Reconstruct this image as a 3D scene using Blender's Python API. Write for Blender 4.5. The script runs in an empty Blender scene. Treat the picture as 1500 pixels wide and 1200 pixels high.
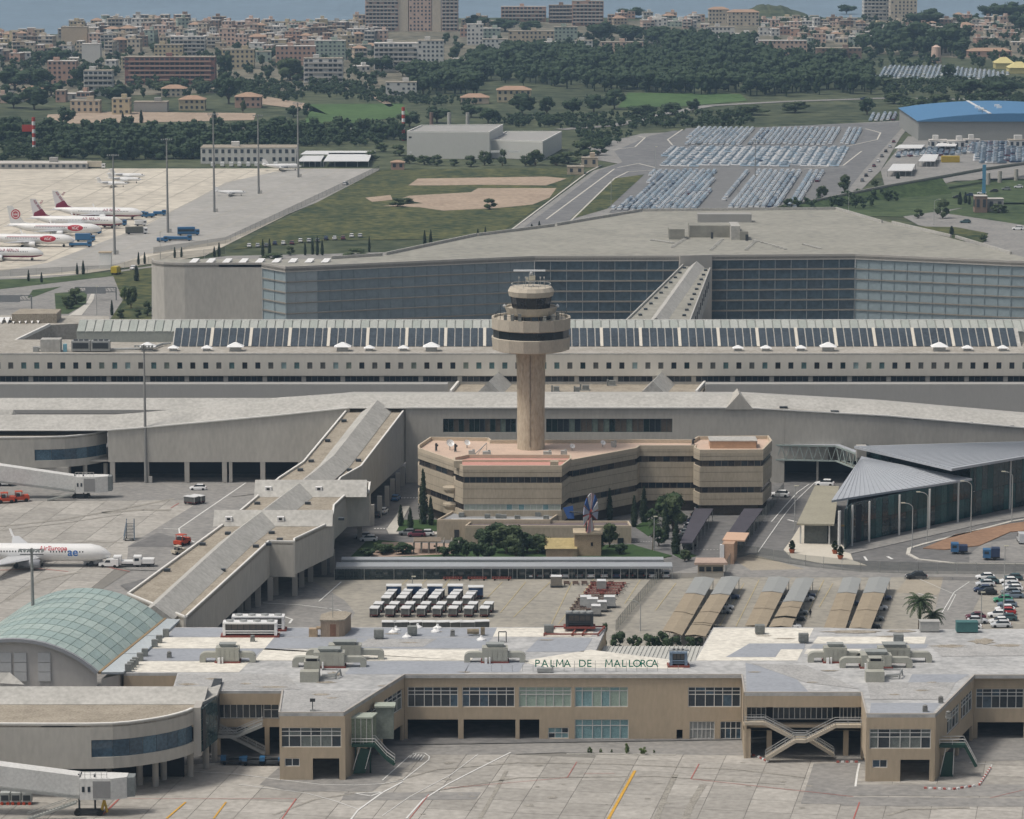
import bpy,math,random
from mathutils import Vector,Matrix
random.seed(7)
R = math.radians
C = bpy.context.scene.collection
SC = bpy.context.scene
# ---------------------------------------------------------------- camera, world, sun, exposure
FPX,HC = 5200.0,158.0
PITCH = math.atan(828 / FPX)
cd = bpy.data.cameras.new('camera'); cam = bpy.data.objects.new('camera',cd); C.objects.link(cam)
cam.location = (0,0,HC); cam.rotation_euler = (R(90) - PITCH,0,0)
cd.sensor_width = 36; cd.lens = 36 * FPX / 1500; cd.clip_start = 5; cd.clip_end = 40000
SC.camera = cam
SUN_EL,SUN_AZ = R(62),R(-108)       # azimuth from +Y,negative = to the left
w = bpy.data.worlds.new('World'); SC.world = w; w.use_nodes = True
nt = w.node_tree; bg = nt.nodes['Background']
sky = nt.nodes.new('ShaderNodeTexSky'); sky.sky_type = 'NISHITA'; sky.sun_disc = False
sky.sun_elevation = SUN_EL; sky.sun_rotation = SUN_AZ
sky.air_density = 1.0; sky.dust_density = 6.0; sky.ozone_density = 1.0
hs = nt.nodes.new('ShaderNodeHueSaturation'); hs.inputs['Saturation'].default_value = 0.45
nt.links.new(sky.outputs[0],hs.inputs['Color']); nt.links.new(hs.outputs[0],bg.inputs[0])
bg.inputs[1].default_value = 0.088
sl = bpy.data.lights.new('sun','SUN'); sl.energy = 1.9; sl.angle = R(10); sl.color = (1,.93,.83)
so = bpy.data.objects.new('sun',sl); C.objects.link(so)
sd = Vector((math.sin(SUN_AZ) * math.cos(SUN_EL),math.cos(SUN_AZ) * math.cos(SUN_EL),math.sin(SUN_EL)))
so.rotation_euler = sd.to_track_quat('Z','Y').to_euler(); so.location = (0,800,400)
SC.view_settings.view_transform = 'Standard'; SC.view_settings.look = 'None'
SC.view_settings.gamma = 1; SC.view_settings.use_curve_mapping = False
SC.view_settings.exposure = 0.07
SC.cycles.volume_bounces = 0; SC.cycles.max_bounces = 5; SC.cycles.diffuse_bounces = 2
# ---------------------------------------------------------------- photo pixel -> place in the world
_c,_s = math.cos(PITCH),math.sin(PITCH)
def _ray(x,y):
 a,b = (x - 750) / FPX,-(y - 600) / FPX
 return (a,_c + b * _s,-_s + b * _c)
def P(x,y,z=0.0):
 d = _ray(x,y); t = (z - HC) / d[2]
 return Vector((d[0] * t,d[1] * t,z))
def PY(x,y,Y):
 d = _ray(x,y); t = Y / d[1]
 return Vector((d[0] * t,Y,HC + d[2] * t))
def PW(x,y,A,B):
 d = _ray(x,y); ax,ay = A[0],A[1]; bx,by = B[0] - ax,B[1] - ay
 # t*d = A + s*(B-A)
 det = d[0] * (-by) - d[1] * (-bx)
 t = (ax * (-by) - ay * (-bx)) / det
 p = Vector((d[0] * t,d[1] * t,HC + d[2] * t))
 L = math.hypot(bx,by)
 return ((p.x - ax) * bx + (p.y - ay) * by) / L,p.z
def HT(x,yb,yt):
 return PY(x,yt,P(x,yb).y).z
# ---------------------------------------------------------------- materials
MATS = {}
def M(name,col,rough=.85,var=.12,sc=.25,metal=0.,streak=False,col2=None,spec=.3,sc2=4.,thr=None,bump=0.):
 if name in MATS: return MATS[name]
 m = bpy.data.materials.new(name); m.use_nodes = True; MATS[name] = m
 n = m.node_tree.nodes; l = m.node_tree.links; b = n['Principled BSDF']
 b.inputs['Roughness'].default_value = rough; b.inputs['Metallic'].default_value = metal
 b.inputs['Specular IOR Level'].default_value = spec
 m.diffuse_color = (*col,1)
 if var <= 0 and col2 is None:
  b.inputs['Base Color'].default_value = (*col,1); return m
 g = n.new('ShaderNodeNewGeometry'); mp = n.new('ShaderNodeMapping')
 mp.inputs['Scale'].default_value = (1,1,.3) if streak else (1,1,1)
 l.new(g.outputs['Position'],mp.inputs[0]); var *= .75 if streak else 1
 n1 = n.new('ShaderNodeTexNoise'); n1.inputs['Scale'].default_value = sc; n1.inputs['Detail'].default_value = 6
 n1.inputs['Roughness'].default_value = .65
 n2 = n.new('ShaderNodeTexNoise'); n2.inputs['Scale'].default_value = sc2 * sc * 2; n2.inputs['Detail'].default_value = 4
 l.new(mp.outputs[0],n1.inputs[0]); l.new(mp.outputs[0],n2.inputs[0])
 ad = n.new('ShaderNodeMath'); ad.operation = 'ADD'; l.new(n1.outputs[0],ad.inputs[0]); l.new(n2.outputs[0],ad.inputs[1])
 r = n.new('ShaderNodeValToRGB')
 h = n.new('ShaderNodeMath'); h.operation = 'MULTIPLY'; h.inputs[1].default_value = .5
 l.new(ad.outputs[0],h.inputs[0]); l.new(h.outputs[0],r.inputs[0])
 c2 = col2 or col
 lo = thr or (.36,.64)
 r.color_ramp.elements[0].position = lo[0]; r.color_ramp.elements[1].position = lo[1]
 r.color_ramp.elements[0].color = (*[max(0,c * (1 - var)) for c in col],1)
 r.color_ramp.elements[1].color = (*[min(1,c * (1 + var)) for c in c2],1)
 l.new(r.outputs[0],b.inputs['Base Color'])
 if bump:
  bp = n.new('ShaderNodeBump'); bp.inputs['Strength'].default_value = bump; bp.inputs['Distance'].default_value = .3
  l.new(n2.outputs[0],bp.inputs['Height']); l.new(bp.outputs[0],b.inputs['Normal'])
 return m
def screen_mat(name,col,alpha):
 m = bpy.data.materials.new(name); m.use_nodes = True; MATS[name] = m
 b = m.node_tree.nodes['Principled BSDF']; b.inputs['Base Color'].default_value = (*col,1)
 b.inputs['Alpha'].default_value = alpha; b.inputs['Roughness'].default_value = .8
 return m
concrete = M('pale concrete',(.43,.41,.375),var=.07,sc=.12,streak=True)
concrete_l = M('light concrete roof',(.43,.42,.39),var=.13,sc=.14,col2=(.47,.46,.43))
concrete_w = M('grey concrete wall',(.48,.46,.415),var=.13,sc=.15,streak=True)
white_edge = M('white coping',(.78,.77,.73),var=.04)
gravel_roof = M('tan gravel roof',(.31,.27,.21),var=.2,sc=.3,col2=(.36,.32,.26))
deck_roof = M('grey parking roof',(.29,.285,.25),var=.12,sc=.04,col2=(.33,.32,.28))
beige = M('beige render',(.45,.37,.27),var=.1,sc=.2,streak=True)
beige_d = M('beige cladding',(.47,.42,.34),var=.06,sc=.3,streak=True)
membrane = M('grey roof membrane',(.39,.395,.395),var=.14,sc=.1,col2=(.47,.47,.465))
membrane_l = M('cream roof membrane',(.66,.63,.56),var=.1,sc=.12,col2=(.76,.73,.65))
membrane_b = M('blue grey roof membrane',(.33,.35,.385),var=.1,sc=.15)
rust = M('rust stain',(.30,.22,.13),var=.3,sc=.6)
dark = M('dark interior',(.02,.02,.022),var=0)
glass_d = M('dark glass',(.025,.035,.045),rough=.12,var=.3,sc=.3,spec=.5)
glass_b = M('blue glass',(.05,.09,.13),rough=.12,var=.4,sc=.25,spec=.5)
glass_g = M('pale green blinds',(.33,.42,.36),rough=.4,var=.15,sc=.5)
glass_t = M('teal glass',(.22,.36,.38),rough=.3,var=.2,sc=.5)
glass_k = M('green black glass',(.012,.03,.032),rough=.08,var=.5,sc=.3,spec=.6)
frame_w = M('white frame',(.62,.62,.60),var=0)
frame_g = M('grey metal',(.36,.37,.37),var=.05,rough=.5)
steel = M('galvanised steel',(.40,.41,.40),var=.08,rough=.45,metal=.3)
duct = M('duct sheet metal',(.40,.40,.35),var=.1,sc=.6,rough=.5)
dark_metal = M('dark metal',(.05,.055,.06),var=.1,rough=.5)
green_metal = M('dark green metal',(.02,.06,.045),var=.1,rough=.5)
asphalt = M('asphalt',(.15,.15,.15),var=.12,sc=.06,col2=(.19,.185,.18))
asphalt_l = M('worn asphalt',(.24,.235,.225),var=.12,sc=.08,col2=(.29,.28,.265))
slabm = [M('apron concrete %s' % k,(a,a * .945,a * .855),var=.15,sc=.09,col2=(a * 1.08,a * 1.03,a * .94)) for k,a in zip('abc',(.33,.365,.40))]
joint = M('apron joint',(.22,.21,.19),var=.1)
yardm = M('yard paving',(.30,.285,.25),var=.12,sc=.07,col2=(.36,.335,.285))
paint_w = M('white paint line',(.72,.72,.70),var=.15,sc=1)
paint_y = M('orange paint line',(.62,.36,.06),var=.15,sc=1)
paint_yl = M('faded yellow line',(.50,.42,.24),var=.15,sc=1)
paint_r = M('red paint line',(.45,.14,.12),var=.15,sc=1)
grass = M('grass',(.035,.07,.026),var=.35,sc=.02,col2=(.07,.095,.04))
grass_y = M('flowering grass',(.035,.065,.025),var=.35,sc=.03,col2=(.13,.125,.045),thr=(.40,.70))
lawn = M('lawn',(.04,.08,.025),var=.25,sc=.3)
earth = M('bare earth',(.36,.28,.21),var=.15,sc=.05,col2=(.42,.33,.25))
red_earth = M('red earth',(.30,.185,.12),var=.2,sc=.1)
cream_pave = M('cream paving',(.60,.56,.48),var=.08,sc=.3)
kerbm = M('kerb stone',(.55,.53,.48),var=.1)
hillgrass = M('scrub',(.03,.055,.024),var=.4,sc=.012,col2=(.085,.095,.05))
seam = M('sea water',(.20,.275,.345),rough=.55,var=.12,sc=.01,bump=.3)
white = M('white body',(.84,.84,.83),var=.03,rough=.35,spec=.5)
tyre = M('tyre',(.02,.02,.02),var=0)
bark = M('bark',(.10,.075,.05),var=.2,sc=1)
leafs = [M('pine foliage',(.012,.028,.012),var=.4,sc=.6,col2=(.04,.068,.026),rough=.7),
  M('dull foliage',(.022,.042,.016),var=.4,sc=.6,col2=(.06,.082,.032),rough=.7),
  M('bright foliage',(.035,.07,.018),var=.4,sc=.6,col2=(.095,.13,.04),rough=.7),
  M('cypress foliage',(.010,.022,.011),var=.4,sc=1.2,col2=(.03,.048,.024),rough=.7)]
palmleaf = M('palm leaf',(.018,.04,.015),var=.35,sc=.9,col2=(.05,.08,.03),rough=.6)
blue_b = M('blue vehicle paint',(.03,.14,.30),var=.05,rough=.4,spec=.5)
orange_b = M('orange red paint',(.50,.07,.03),var=.05,rough=.4)
terra = M('terracotta roof',(.40,.27,.19),var=.12,sc=.5)
salmon = M('salmon roof tiles',(.60,.455,.36),var=.1,sc=.3)
pinkr = M('pink roof paint',(.58,.30,.25),var=.1,sc=.3)
red_m = M('red frame paint',(.24,.07,.055),var=.1)
canopy_g = M('grey canopy sheet',(.33,.34,.33),var=.05,rough=.5)
canopy_t = M('tan shade cloth',(.33,.275,.20),var=.12,sc=.4)
zinc = M('zinc roof',(.44,.465,.50),var=.06,rough=.4)
vaultg = M('vault glass',(.40,.50,.465),var=.12,sc=.12,rough=.3,col2=(.45,.54,.50))
# ---------------------------------------------------------------- mesh building
WL = {}
class MB:
 def __init__(s): s.v = []; s.f = []; s.m = []; s.cur = 0
 def add(s,vs,fs):
  o = len(s.v); s.v += [tuple(v) for v in vs]
  for f in fs: s.f.append(tuple(i + o for i in f)); s.m.append(s.cur)
  return s
 def poly(s,pts): return s.add(pts,[tuple(range(len(pts)))])
 def prism(s,pts,z0,z1):
  n = len(pts)
  a = sum(pts[i][0] * pts[(i + 1) % n][1] - pts[(i + 1) % n][0] * pts[i][1] for i in range(n))
  if a < 0: pts = pts[::-1]
  vs = [(p[0],p[1],z0) for p in pts] + [(p[0],p[1],z1) for p in pts]
  fs = [tuple(range(n - 1,-1,-1)),tuple(range(n,2 * n))]
  fs += [(i,(i + 1) % n,n + (i + 1) % n,n + i) for i in range(n)]
  return s.add(vs,fs)
 def box(s,cx,cy,z0,sx,sy,sz,rot=0):
  c,q = math.cos(rot),math.sin(rot)
  pts = [(cx + c * a - q * b,cy + q * a + c * b) for a,b in ((-sx / 2,-sy / 2),(sx / 2,-sy / 2),(sx / 2,sy / 2),(-sx / 2,sy / 2))]
  return s.prism(pts,z0,z0 + sz)
 def bar(s,a,b,wd,ht=None):
  ht = ht or wd; a = Vector(a); b = Vector(b); d = (b - a)
  if d.length < 1e-6: return s
  d.normalize(); up = Vector((0,0,1)) if abs(d.z) < .98 else Vector((0,1,0))
  r = d.cross(up).normalized() * wd / 2; u = r.cross(d).normalized() * ht / 2
  vs = [a - r - u,a + r - u,a + r + u,a - r + u,b - r - u,b + r - u,b + r + u,b - r + u]
  return s.add(vs,[(0,1,2,3),(7,6,5,4),(0,4,5,1),(1,5,6,2),(2,6,7,3),(3,7,4,0)])
 def tube(s,a,b,r,n=8,r2=None):
  a = Vector(a); b = Vector(b); d = (b - a).normalized(); r2 = r if r2 is None else r2
  up = Vector((0,0,1)) if abs(d.z) < .98 else Vector((0,1,0))
  x = d.cross(up).normalized(); y = x.cross(d)
  return s.rings([[c + (x * math.cos(t) + y * math.sin(t)) * rr for t in [2 * math.pi * k / n for k in range(n)]] for c,rr in ((a,r),(b,r2))])
 def rings(s,rs,cap=True):
  n = len(rs[0]); vs = [p for r_ in rs for p in r_]; fs = []
  for k in range(len(rs) - 1):
   for i in range(n):
    j = (i + 1) % n; fs.append((k * n + i,k * n + j,(k + 1) * n + j,(k + 1) * n + i))
  if cap: fs += [tuple(range(n - 1,-1,-1)),tuple(range((len(rs) - 1) * n,len(rs) * n))]
  return s.add(vs,fs)
 def lathe(s,cx,cy,prof,n=16,ph=0):
  return s.rings([[(cx + r * math.cos(ph + 2 * math.pi * k / n),cy + r * math.sin(ph + 2 * math.pi * k / n),z) for k in range(n)] for r,z in prof])
 def wall(s,A,B,z0,z1,t=.4):
  d = Vector((B[0] - A[0],B[1] - A[1])).normalized(); n = Vector((-d.y,d.x)) * t
  return s.prism([(A[0],A[1]),(B[0],B[1]),(B[0] + n.x,B[1] + n.y),(A[0] + n.x,A[1] + n.y)],z0,z1)
 def facade(s,A,B,z0,z1,ops,t=.4):
  A = Vector(A[:2]); B = Vector(B[:2]); L = (B - A).length; d = (B - A) / L
  us = sorted(set([0,L] + [min(max(o[k],0),L) for o in ops for k in (0,1)]))
  for i in range(len(us) - 1):
   u0,u1 = us[i],us[i + 1]
   if u1 - u0 < 1e-4: continue
   um = (u0 + u1) / 2
   cuts = sorted((max(o[2],z0),min(o[3],z1)) for o in ops if o[0] < um < o[1])
   z = z0
   for a,b in cuts + [(z1,z1)]:
    if a - z > 1e-3: s.wall(A + d * u0,A + d * u1,z,a,t)
    z = max(z,b)
  return s
 def build(s,name,mat,parent=None,loc=None,smooth=False):
  me = bpy.data.meshes.new(name)
  if parent is not None: base = WL[parent]
  elif loc is not None: base = Vector(loc)
  else:
   xs = [v[0] for v in s.v]; ys = [v[1] for v in s.v]; zs = [v[2] for v in s.v]
   base = Vector(((min(xs) + max(xs)) / 2,(min(ys) + max(ys)) / 2,min(zs)))
  me.from_pydata([(v[0] - base.x,v[1] - base.y,v[2] - base.z) for v in s.v],[],s.f)
  for mm in (mat if isinstance(mat,(list,tuple)) else [mat]): me.materials.append(mm)
  if isinstance(mat,(list,tuple)): me.polygons.foreach_set('material_index',s.m)
  if smooth: me.polygons.foreach_set('use_smooth',[True] * len(me.polygons))
  me.update()
  o = bpy.data.objects.new(name,me); C.objects.link(o); WL[o] = base
  if parent is not None: o.parent = parent
  else: o.location = base
  return o
def tag(o,label=None,cat=None,group=None,kind=None):
 if label: o['label'] = label
 if cat: o['category'] = cat
 if group: o['group'] = group
 if kind: o['kind'] = kind
 return o
def empty(name,loc,label=None,cat=None,group=None,kind=None):
 o = bpy.data.objects.new(name,None); C.objects.link(o); o.location = loc; o.empty_display_size = .5
 WL[o] = Vector(loc); return tag(o,label,cat,group,kind)
_ub = {}
def ubox(name,mat,parent,c,size,rot=0.0,rx=0.0):
 k = mat.name
 if k not in _ub:
  me = bpy.data.meshes.new('unit_' + k.replace(' ','_')); q = .5
  me.from_pydata([(x,y,z) for z in (-q,q) for x,y in ((-q,-q),(q,-q),(q,q),(-q,q))],[],
     [(3,2,1,0),(4,5,6,7),(0,1,5,4),(1,2,6,5),(2,3,7,6),(3,0,4,7)])
  me.materials.append(mat); _ub[k] = me
 o = bpy.data.objects.new(name,_ub[k]); C.objects.link(o); o.parent = parent
 o.location = Vector(c) - (WL[parent] if parent else Vector((0,0,0))); o.scale = size; o.rotation_euler = (rx,0,rot)
 WL[o] = Vector(c); return o
def sheet(name,mat,pts,z,kind='structure',parent=None,label=None):
 mb = MB(); mb.poly([P(x,y,0) + Vector((0,0,z)) for x,y in (pts if _ccw(pts) else pts[::-1])])
 o = mb.build(name,mat,parent)
 if kind: o['kind'] = kind
 return o
def _ccw(p):
 n = len(p); return sum(p[i][0] * p[(i + 1) % n][1] - p[(i + 1) % n][0] * p[i][1] for i in range(n)) < 0
def window(parent,A,B,u0,u1,z0,z1,cols,rows,pane_mats,frame=None,rec=.22,fw=.13,name='window',pane=True):
 """frame of bars with one pane per cell, cols/rows = counts or lists of fractions"""
 frame = frame or frame_w
 A = Vector(A[:2]); B = Vector(B[:2]); L = (B - A).length; d = (B - A) / L; n = Vector((-d.y,d.x)); rot = math.atan2(d.y,d.x)
 cs = [i / cols for i in range(cols + 1)] if isinstance(cols,int) else cols
 rs = [i / rows for i in range(rows + 1)] if isinstance(rows,int) else rows
 mb = MB()
 def pt(u,z,q): p = A + d * u + n * q; return Vector((p.x,p.y,z))
 for c in cs:
  u = min(max(u0 + (u1 - u0) * c,u0 + fw / 2),u1 - fw / 2); mb.bar(pt(u,z0,rec),pt(u,z1,rec),fw,.12)
 for r_ in rs:
  z = min(max(z0 + (z1 - z0) * r_,z0 + fw / 2),z1 - fw / 2)
  for i in range(len(cs) - 1):
   a = u0 + (u1 - u0) * cs[i] + fw / 2; b = u0 + (u1 - u0) * cs[i + 1] - fw / 2
   if b > a: mb.bar(pt(a,z,rec),pt(b,z,rec),.1,fw)
 w_ = mb.build(name,frame,parent)
 if pane:
  for i in range(len(cs) - 1):
   for j in range(len(rs) - 1):
    a = u0 + (u1 - u0) * (cs[i] + cs[i + 1]) / 2; zz = z0 + (z1 - z0) * (rs[j] + rs[j + 1]) / 2
    ubox('pane',random.choice(pane_mats),w_,pt(a,zz,rec + .09),((u1 - u0) * (cs[i + 1] - cs[i]) - fw * .5,.05,(z1 - z0) * (rs[j + 1] - rs[j]) - fw * .5),rot)
 return w_
def copy_tree(o,parent=None):
 c = o.copy(); C.objects.link(c); c.parent = parent
 for ch in o.children: copy_tree(ch,c)
 return c
class Proto:
 """first place() moves the built thing itself, later ones copy it and its parts"""
 def __init__(s,root): s.root = root; s.used = False
 def place(s,loc,rz=0,label=None,group=None,mats=None,sc=1.0,cat=None):
  o = copy_tree(s.root) if s.used else s.root
  s.used = True
  o.location = loc; o.rotation_euler = (0,0,rz); o.scale = (sc,sc,sc) if not isinstance(sc,tuple) else sc
  if label: o['label'] = label
  if group: o['group'] = group
  if cat: o['category'] = cat
  if mats is not None:
   for q in [o] + list(o.children):
    k = q.name.split('.')[0]
    if k in mats and q.type == 'MESH':
     q.material_slots[0].link = 'OBJECT'; q.material_slots[0].material = mats[k]
  return o
EXT = 60
def line(mb,pts,wd,z=.075):
 """painted line on the ground through photo points"""
 ps = [P(x,y) for x,y in pts]
 for i in range(len(ps) - 1):
  a,b = ps[i],ps[i + 1]; d = (b - a); d.normalize(); n = Vector((-d.y,d.x,0)) * wd / 2
  zz = Vector((0,0,z))
  mb.poly([a - n + zz,b - n + zz,b + n + zz,a + n + zz])
def offset(poly,q):
 """polygon (xy, any orientation) pushed inward by q"""
 n = len(poly); a = sum(poly[i][0] * poly[(i + 1) % n][1] - poly[(i + 1) % n][0] * poly[i][1] for i in range(n))
 sg = 1 if a > 0 else -1; out = []
 for i in range(n):
  p0,p1,p2 = Vector(poly[i - 1][:2]),Vector(poly[i][:2]),Vector(poly[(i + 1) % n][:2])
  d1 = (p1 - p0).normalized(); d2 = (p2 - p1).normalized()
  n1 = Vector((-d1.y,d1.x)) * sg; n2 = Vector((-d2.y,d2.x)) * sg
  m = (n1 + n2); m = m / max(m.dot(m) / 2,.3)
  out.append(p1 + m * q)
 return out
# ---------------------------------------------------------------- ground, roads, aprons, sea
def flat(name,mat,x0,x1,y0,y1,z):
 mb = MB(); mb.poly([(x0,y0,z),(x1,y0,z),(x1,y1,z),(x0,y1,z)]); o = mb.build(name,mat); o['kind'] = 'structure'; return o
sheet('ground',hillgrass,[(-2200,52),(85,50),(118,36),(400,31),(700,26),(2900,24),(2900,1250),(9000,4000),(-9000,4000),(-1800,1250)],-0.12)
flat('sea',seam,-6000,6000,2900,12000,-0.6)
AP = [(-60,1106),(560,1106),(1560,1106),(1560,1420),(-60,1420)]
flat('apron_base',joint,-170,170,400,P(0,1101).y,-0.05)
apron = tag(sheet('apron',joint,[(-60,1106),(1560,1106),(1560,1230),(-60,1230)],0.0),kind='structure')
def slabs(parent,region,ang,size,org,n1,n2,gap=.11):
 e1 = Vector((math.cos(ang),-math.sin(ang))); e2 = Vector((math.sin(ang),math.cos(ang)))
 def inside(px,py,poly):
  c = False; n = len(poly)
  for i in range(n):
   (x1,y1),(x2,y2) = poly[i],poly[(i + 1) % n]
   if (y1 > py) != (y2 > py) and px < (x2 - x1) * (py - y1) / (y2 - y1) + x1: c = not c
  return c
 reg = [tuple(P(x,y).xy) for x,y in region]
 for i in range(-n1,n1 + 1):
  for j in range(-n2,n2 + 1):
   c = Vector(org) + e1 * (i + .5) * size + e2 * (j + .5) * size
   if inside(c.x,c.y,reg):
    ubox('slab',random.choice(slabm),parent,(c.x,c.y,-.05 + random.uniform(-.005,.005)),(size - gap,size - gap,.2),-ang)
slabs(apron,[(-90,1104),(1590,1104),(1620,1240),(-120,1240)],R(10),7.5,P(809,1108).xy,16,8)
# left middle apron
flat('middle_ground',asphalt_l,-260,330,P(0,1101).y,P(0,462).y,-.06)
apron2 = sheet('side_apron',joint,[(-80,712),(380,712),(40,935),(-80,935)],0.0)
slabs(apron2,[(-40,733),(300,722),(285,745),(60,925),(-60,940)],R(8),7.5,P(100,810).xy,16,16)
sheet('service_road',asphalt_l,[(-60,708),(420,708),(390,722),(300,733),(-60,735)],.075)
sheet('asphalt_patch',asphalt_l,[(300,731),(372,727),(375,790),(330,840),(185,835),(188,800)],.085)
sheet('asphalt_patch',asphalt,[(186,802),(232,781),(300,800),(285,802)],.1)
sheet('asphalt_patch',asphalt,[(176,858),(250,838),(260,846),(190,868)],.1)
# strip of asphalt at the foot of the near terminal
sheet('terminal_road',asphalt_l,[(300,1100),(1600,1080),(1600,1112),(1262,1120),(1125,1108),(820,1103),(735,1106),(560,1106),(430,1106),(300,1112)],.07)
sheet('asphalt_patch',asphalt_l,[(430,1106),(625,1106),(590,1128),(545,1160),(430,1160),(380,1150)],.08)
sheet('asphalt_patch',asphalt_l,[(505,1162),(705,1161),(697,1172),(500,1173)],.085)
sheet('asphalt_patch',asphalt_l,[(1192,1119),(1262,1118),(1250,1150),(1520,1150),(1520,1118),(1600,1112),(1600,1168),(1240,1166),(1236,1179),(1173,1178)],.085)
sheet('asphalt_patch',asphalt_l,[(1236,1168),(1600,1171),(1600,1183),(1232,1181)],.08)
# yard, car park and roads in the middle
sheet('yard',yardm,[(380,846),(968,846),(905,935),(905,965),(250,965),(300,905)],.03)
sheet('yard_apron',asphalt_l,[(380,850),(455,850),(505,880),(520,898),(505,925),(300,935),(300,900)],.045)
sheet('car_park',yardm,[(960,846),(1600,846),(1600,960),(880,960)],.024)
sheet('car_park_patch',M('tan paving',(.37,.33,.265),var=.12,sc=.2),[(1330,846),(1395,846),(1372,872),(1312,868)],.045)
sheet('car_park_patch',asphalt_l,[(1382,846),(1450,846),(1410,925),(1362,925)],.05)
sheet('road',asphalt,[(330,795),(560,700),(612,690),(1600,640),(1600,846),(330,846)],.01)
sheet('road',asphalt_l,[(1050,822),(1110,812),(1260,836),(1600,838),(1600,846),(960,846)],.036)
sheet('road_verge',M('tan paving',(.37,.33,.265)),[(1075,820),(1100,812),(1180,834),(1100,836)],.045)
def kerb(pts,wd=.5,z=.14,name='kerb',mat=None):
 mb = MB(); ps = [P(x,y) for x,y in pts]
 for i in range(len(ps) - 1): mb.bar(ps[i] + Vector((0,0,z / 2)),ps[i + 1] + Vector((0,0,z / 2)),wd,z)
 o = mb.build(name,mat or kerbm); o['kind'] = 'structure'; return o
def raised(name,mat,pts,h=.14):
 mb = MB(); q = [P(x,y) for x,y in pts]; mb.prism([(p.x,p.y) for p in q],-.05,h); o = mb.build(name,mat); o['kind'] = 'structure'; return o
raised('plaza',cream_pave,[(1148,806),(1160,790),(1174,768),(1226,768),(1230,796),(1246,812),(1250,822),(1270,829),(1205,826),(1160,818)])
raised('sidewalk',asphalt_l,[(1228,806),(1262,800),(1421,762),(1600,732),(1600,742),(1440,768),(1300,800),(1246,812)],.15)
raised('earth_bank',red_earth,[(1352,804),(1400,784),(1480,768),(1600,752),(1600,772),(1480,780),(1435,800),(1385,806)],.2)
kerb([(1600,745),(1480,765),(1352,798),(1332,804),(1330,812),(1345,820),(1400,826),(1600,828)],.9,.2)
sheet('parking_patch',asphalt_l,[(1420,812),(1440,796),(1600,775),(1600,826),(1420,826)],.03)
# lines on the ground
mb = MB()
def arc(cx,cy,rx,ry,a0,a1,n=10): return [(cx + rx * math.cos(R(a0 + (a1 - a0) * i / n)),cy + ry * math.sin(R(a0 + (a1 - a0) * i / n))) for i in range(n + 1)]
line(mb,[(280,1131),(340,1134),(410,1143),(470,1150),(520,1151),(560,1149),(590,1144),(604,1133),(628,1114),(629,1109),(622,1104),(610,1104),(600,1108),(560,1144)],.22,.12)
line(mb,[(350,1150),(450,1163),(490,1174),(524,1186)],.18,.12)
line(mb,[(524,1188),(560,1162),(590,1146)],.35,.12); line(mb,[(524,1188),(512,1204)],.3,.12)
for k in range(5): line(mb,[(606 + k * 4,1104 + k * .8),(600 + k * 4,1111 + k * 1)],.18,.12)
line(mb,[(595,1200),(620,1172),(655,1150),(690,1132),(748,1103)],.3,.12); line(mb,[(560,1196),(600,1168),(660,1136),(700,1106)],.14,.12)
line(mb,[(520,1163),(543,1167),(560,1161),(520,1163)],.3,.12)
line(mb,[(1259,1119),(1256,1132),(1253,1153)],.35,.12); line(mb,[(1420,1118),(1453,1121),(1450,1128),(1434,1150)],.2,.12)
line(mb,[(360,708),(262,775),(264,786),(285,795)],.35,.12); line(mb,[(240,775),(260,776)],.3,.12)
line(mb,[(500,853),(467,882)],.3,.12)
line(mb,[(385,884),(440,887),(495,894),(510,900),(508,908),(490,920)],.3,.12); line(mb,[(416,904),(428,908),(424,914)],.5,.12)
line(mb,[(1130,765),(1150,742),(1168,722),(1185,710)],.25,.12); line(mb,[(1110,810),(1145,760),(1165,735),(1195,706)],.2,.12)
line(mb,[(1154,762),(1166,765)],.7,.12); line(mb,[(1300,816),(1307,820)],.7,.12); line(mb,[(1266,816),(1270,822)],.5,.12); line(mb,[(1384,776),(1392,775)],.4,.12)
for x in range(10): line(mb,[(1010 + x * 5,806),(1012.5 + x * 5,806)],.25,.12)
for x in range(12): line(mb,[(926 + x * 4,794),(928 + x * 4,794)],.25,.12)
for x in range(6): line(mb,[(587 + x * 4.5,730),(589.5 + x * 4.5,730)],.7,.12)
for x in range(6): line(mb,[(548 + x * 4.5,775),(550.5 + x * 4.5,775)],.8,.12)
line(mb,[(1420,853),(1398,868),(1380,898)],.2,.12); line(mb,[(1340,846),(1400,872),(1388,895)],.15,.12)
line(mb,[(1345,870),(1372,877)],.3,.12)
line(mb,[(120,1150),(200,1136),(300,1128)],.15,.12)
mb.build('road_marking',paint_w)['kind'] = 'structure'
mb = MB(); line(mb,[(886,1210),(930,1130)],.5,.14); line(mb,[(244,1200),(272,1176)],.35,.14); line(mb,[(313,1200),(331,1176)],.3,.14)
mb.build('guide_line',paint_y)['kind'] = 'structure'
mb = MB()
for x0,y0,x1,y1 in ((599,848,583,862),(626,848,612,862),(660,848,645,868),(736,853,705,885),(770,853,733,898),(806,853,752,905),(838,853,806,918),(870,849,818,915),(938,850,915,885),(990,855,960,895),(1090,855,1050,925),(1112,850,1078,918),(1207,850,1180,905),(1150,880,1140,900),(1220,855,1200,890),(715,905,706,918)):
 line(mb,[(x0,y0),(x1,y1)],.16,.1)
mb.build('bay_line',paint_yl)['kind'] = 'structure'
mb = MB()
line(mb,[(845,1117),(831,1140),(650,1156)],.12,.13); line(mb,[(600,1200),(628,1165)],.15,.13); line(mb,[(1024,1120),(1012,1142),(1250,1168)],.16,.13)
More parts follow.
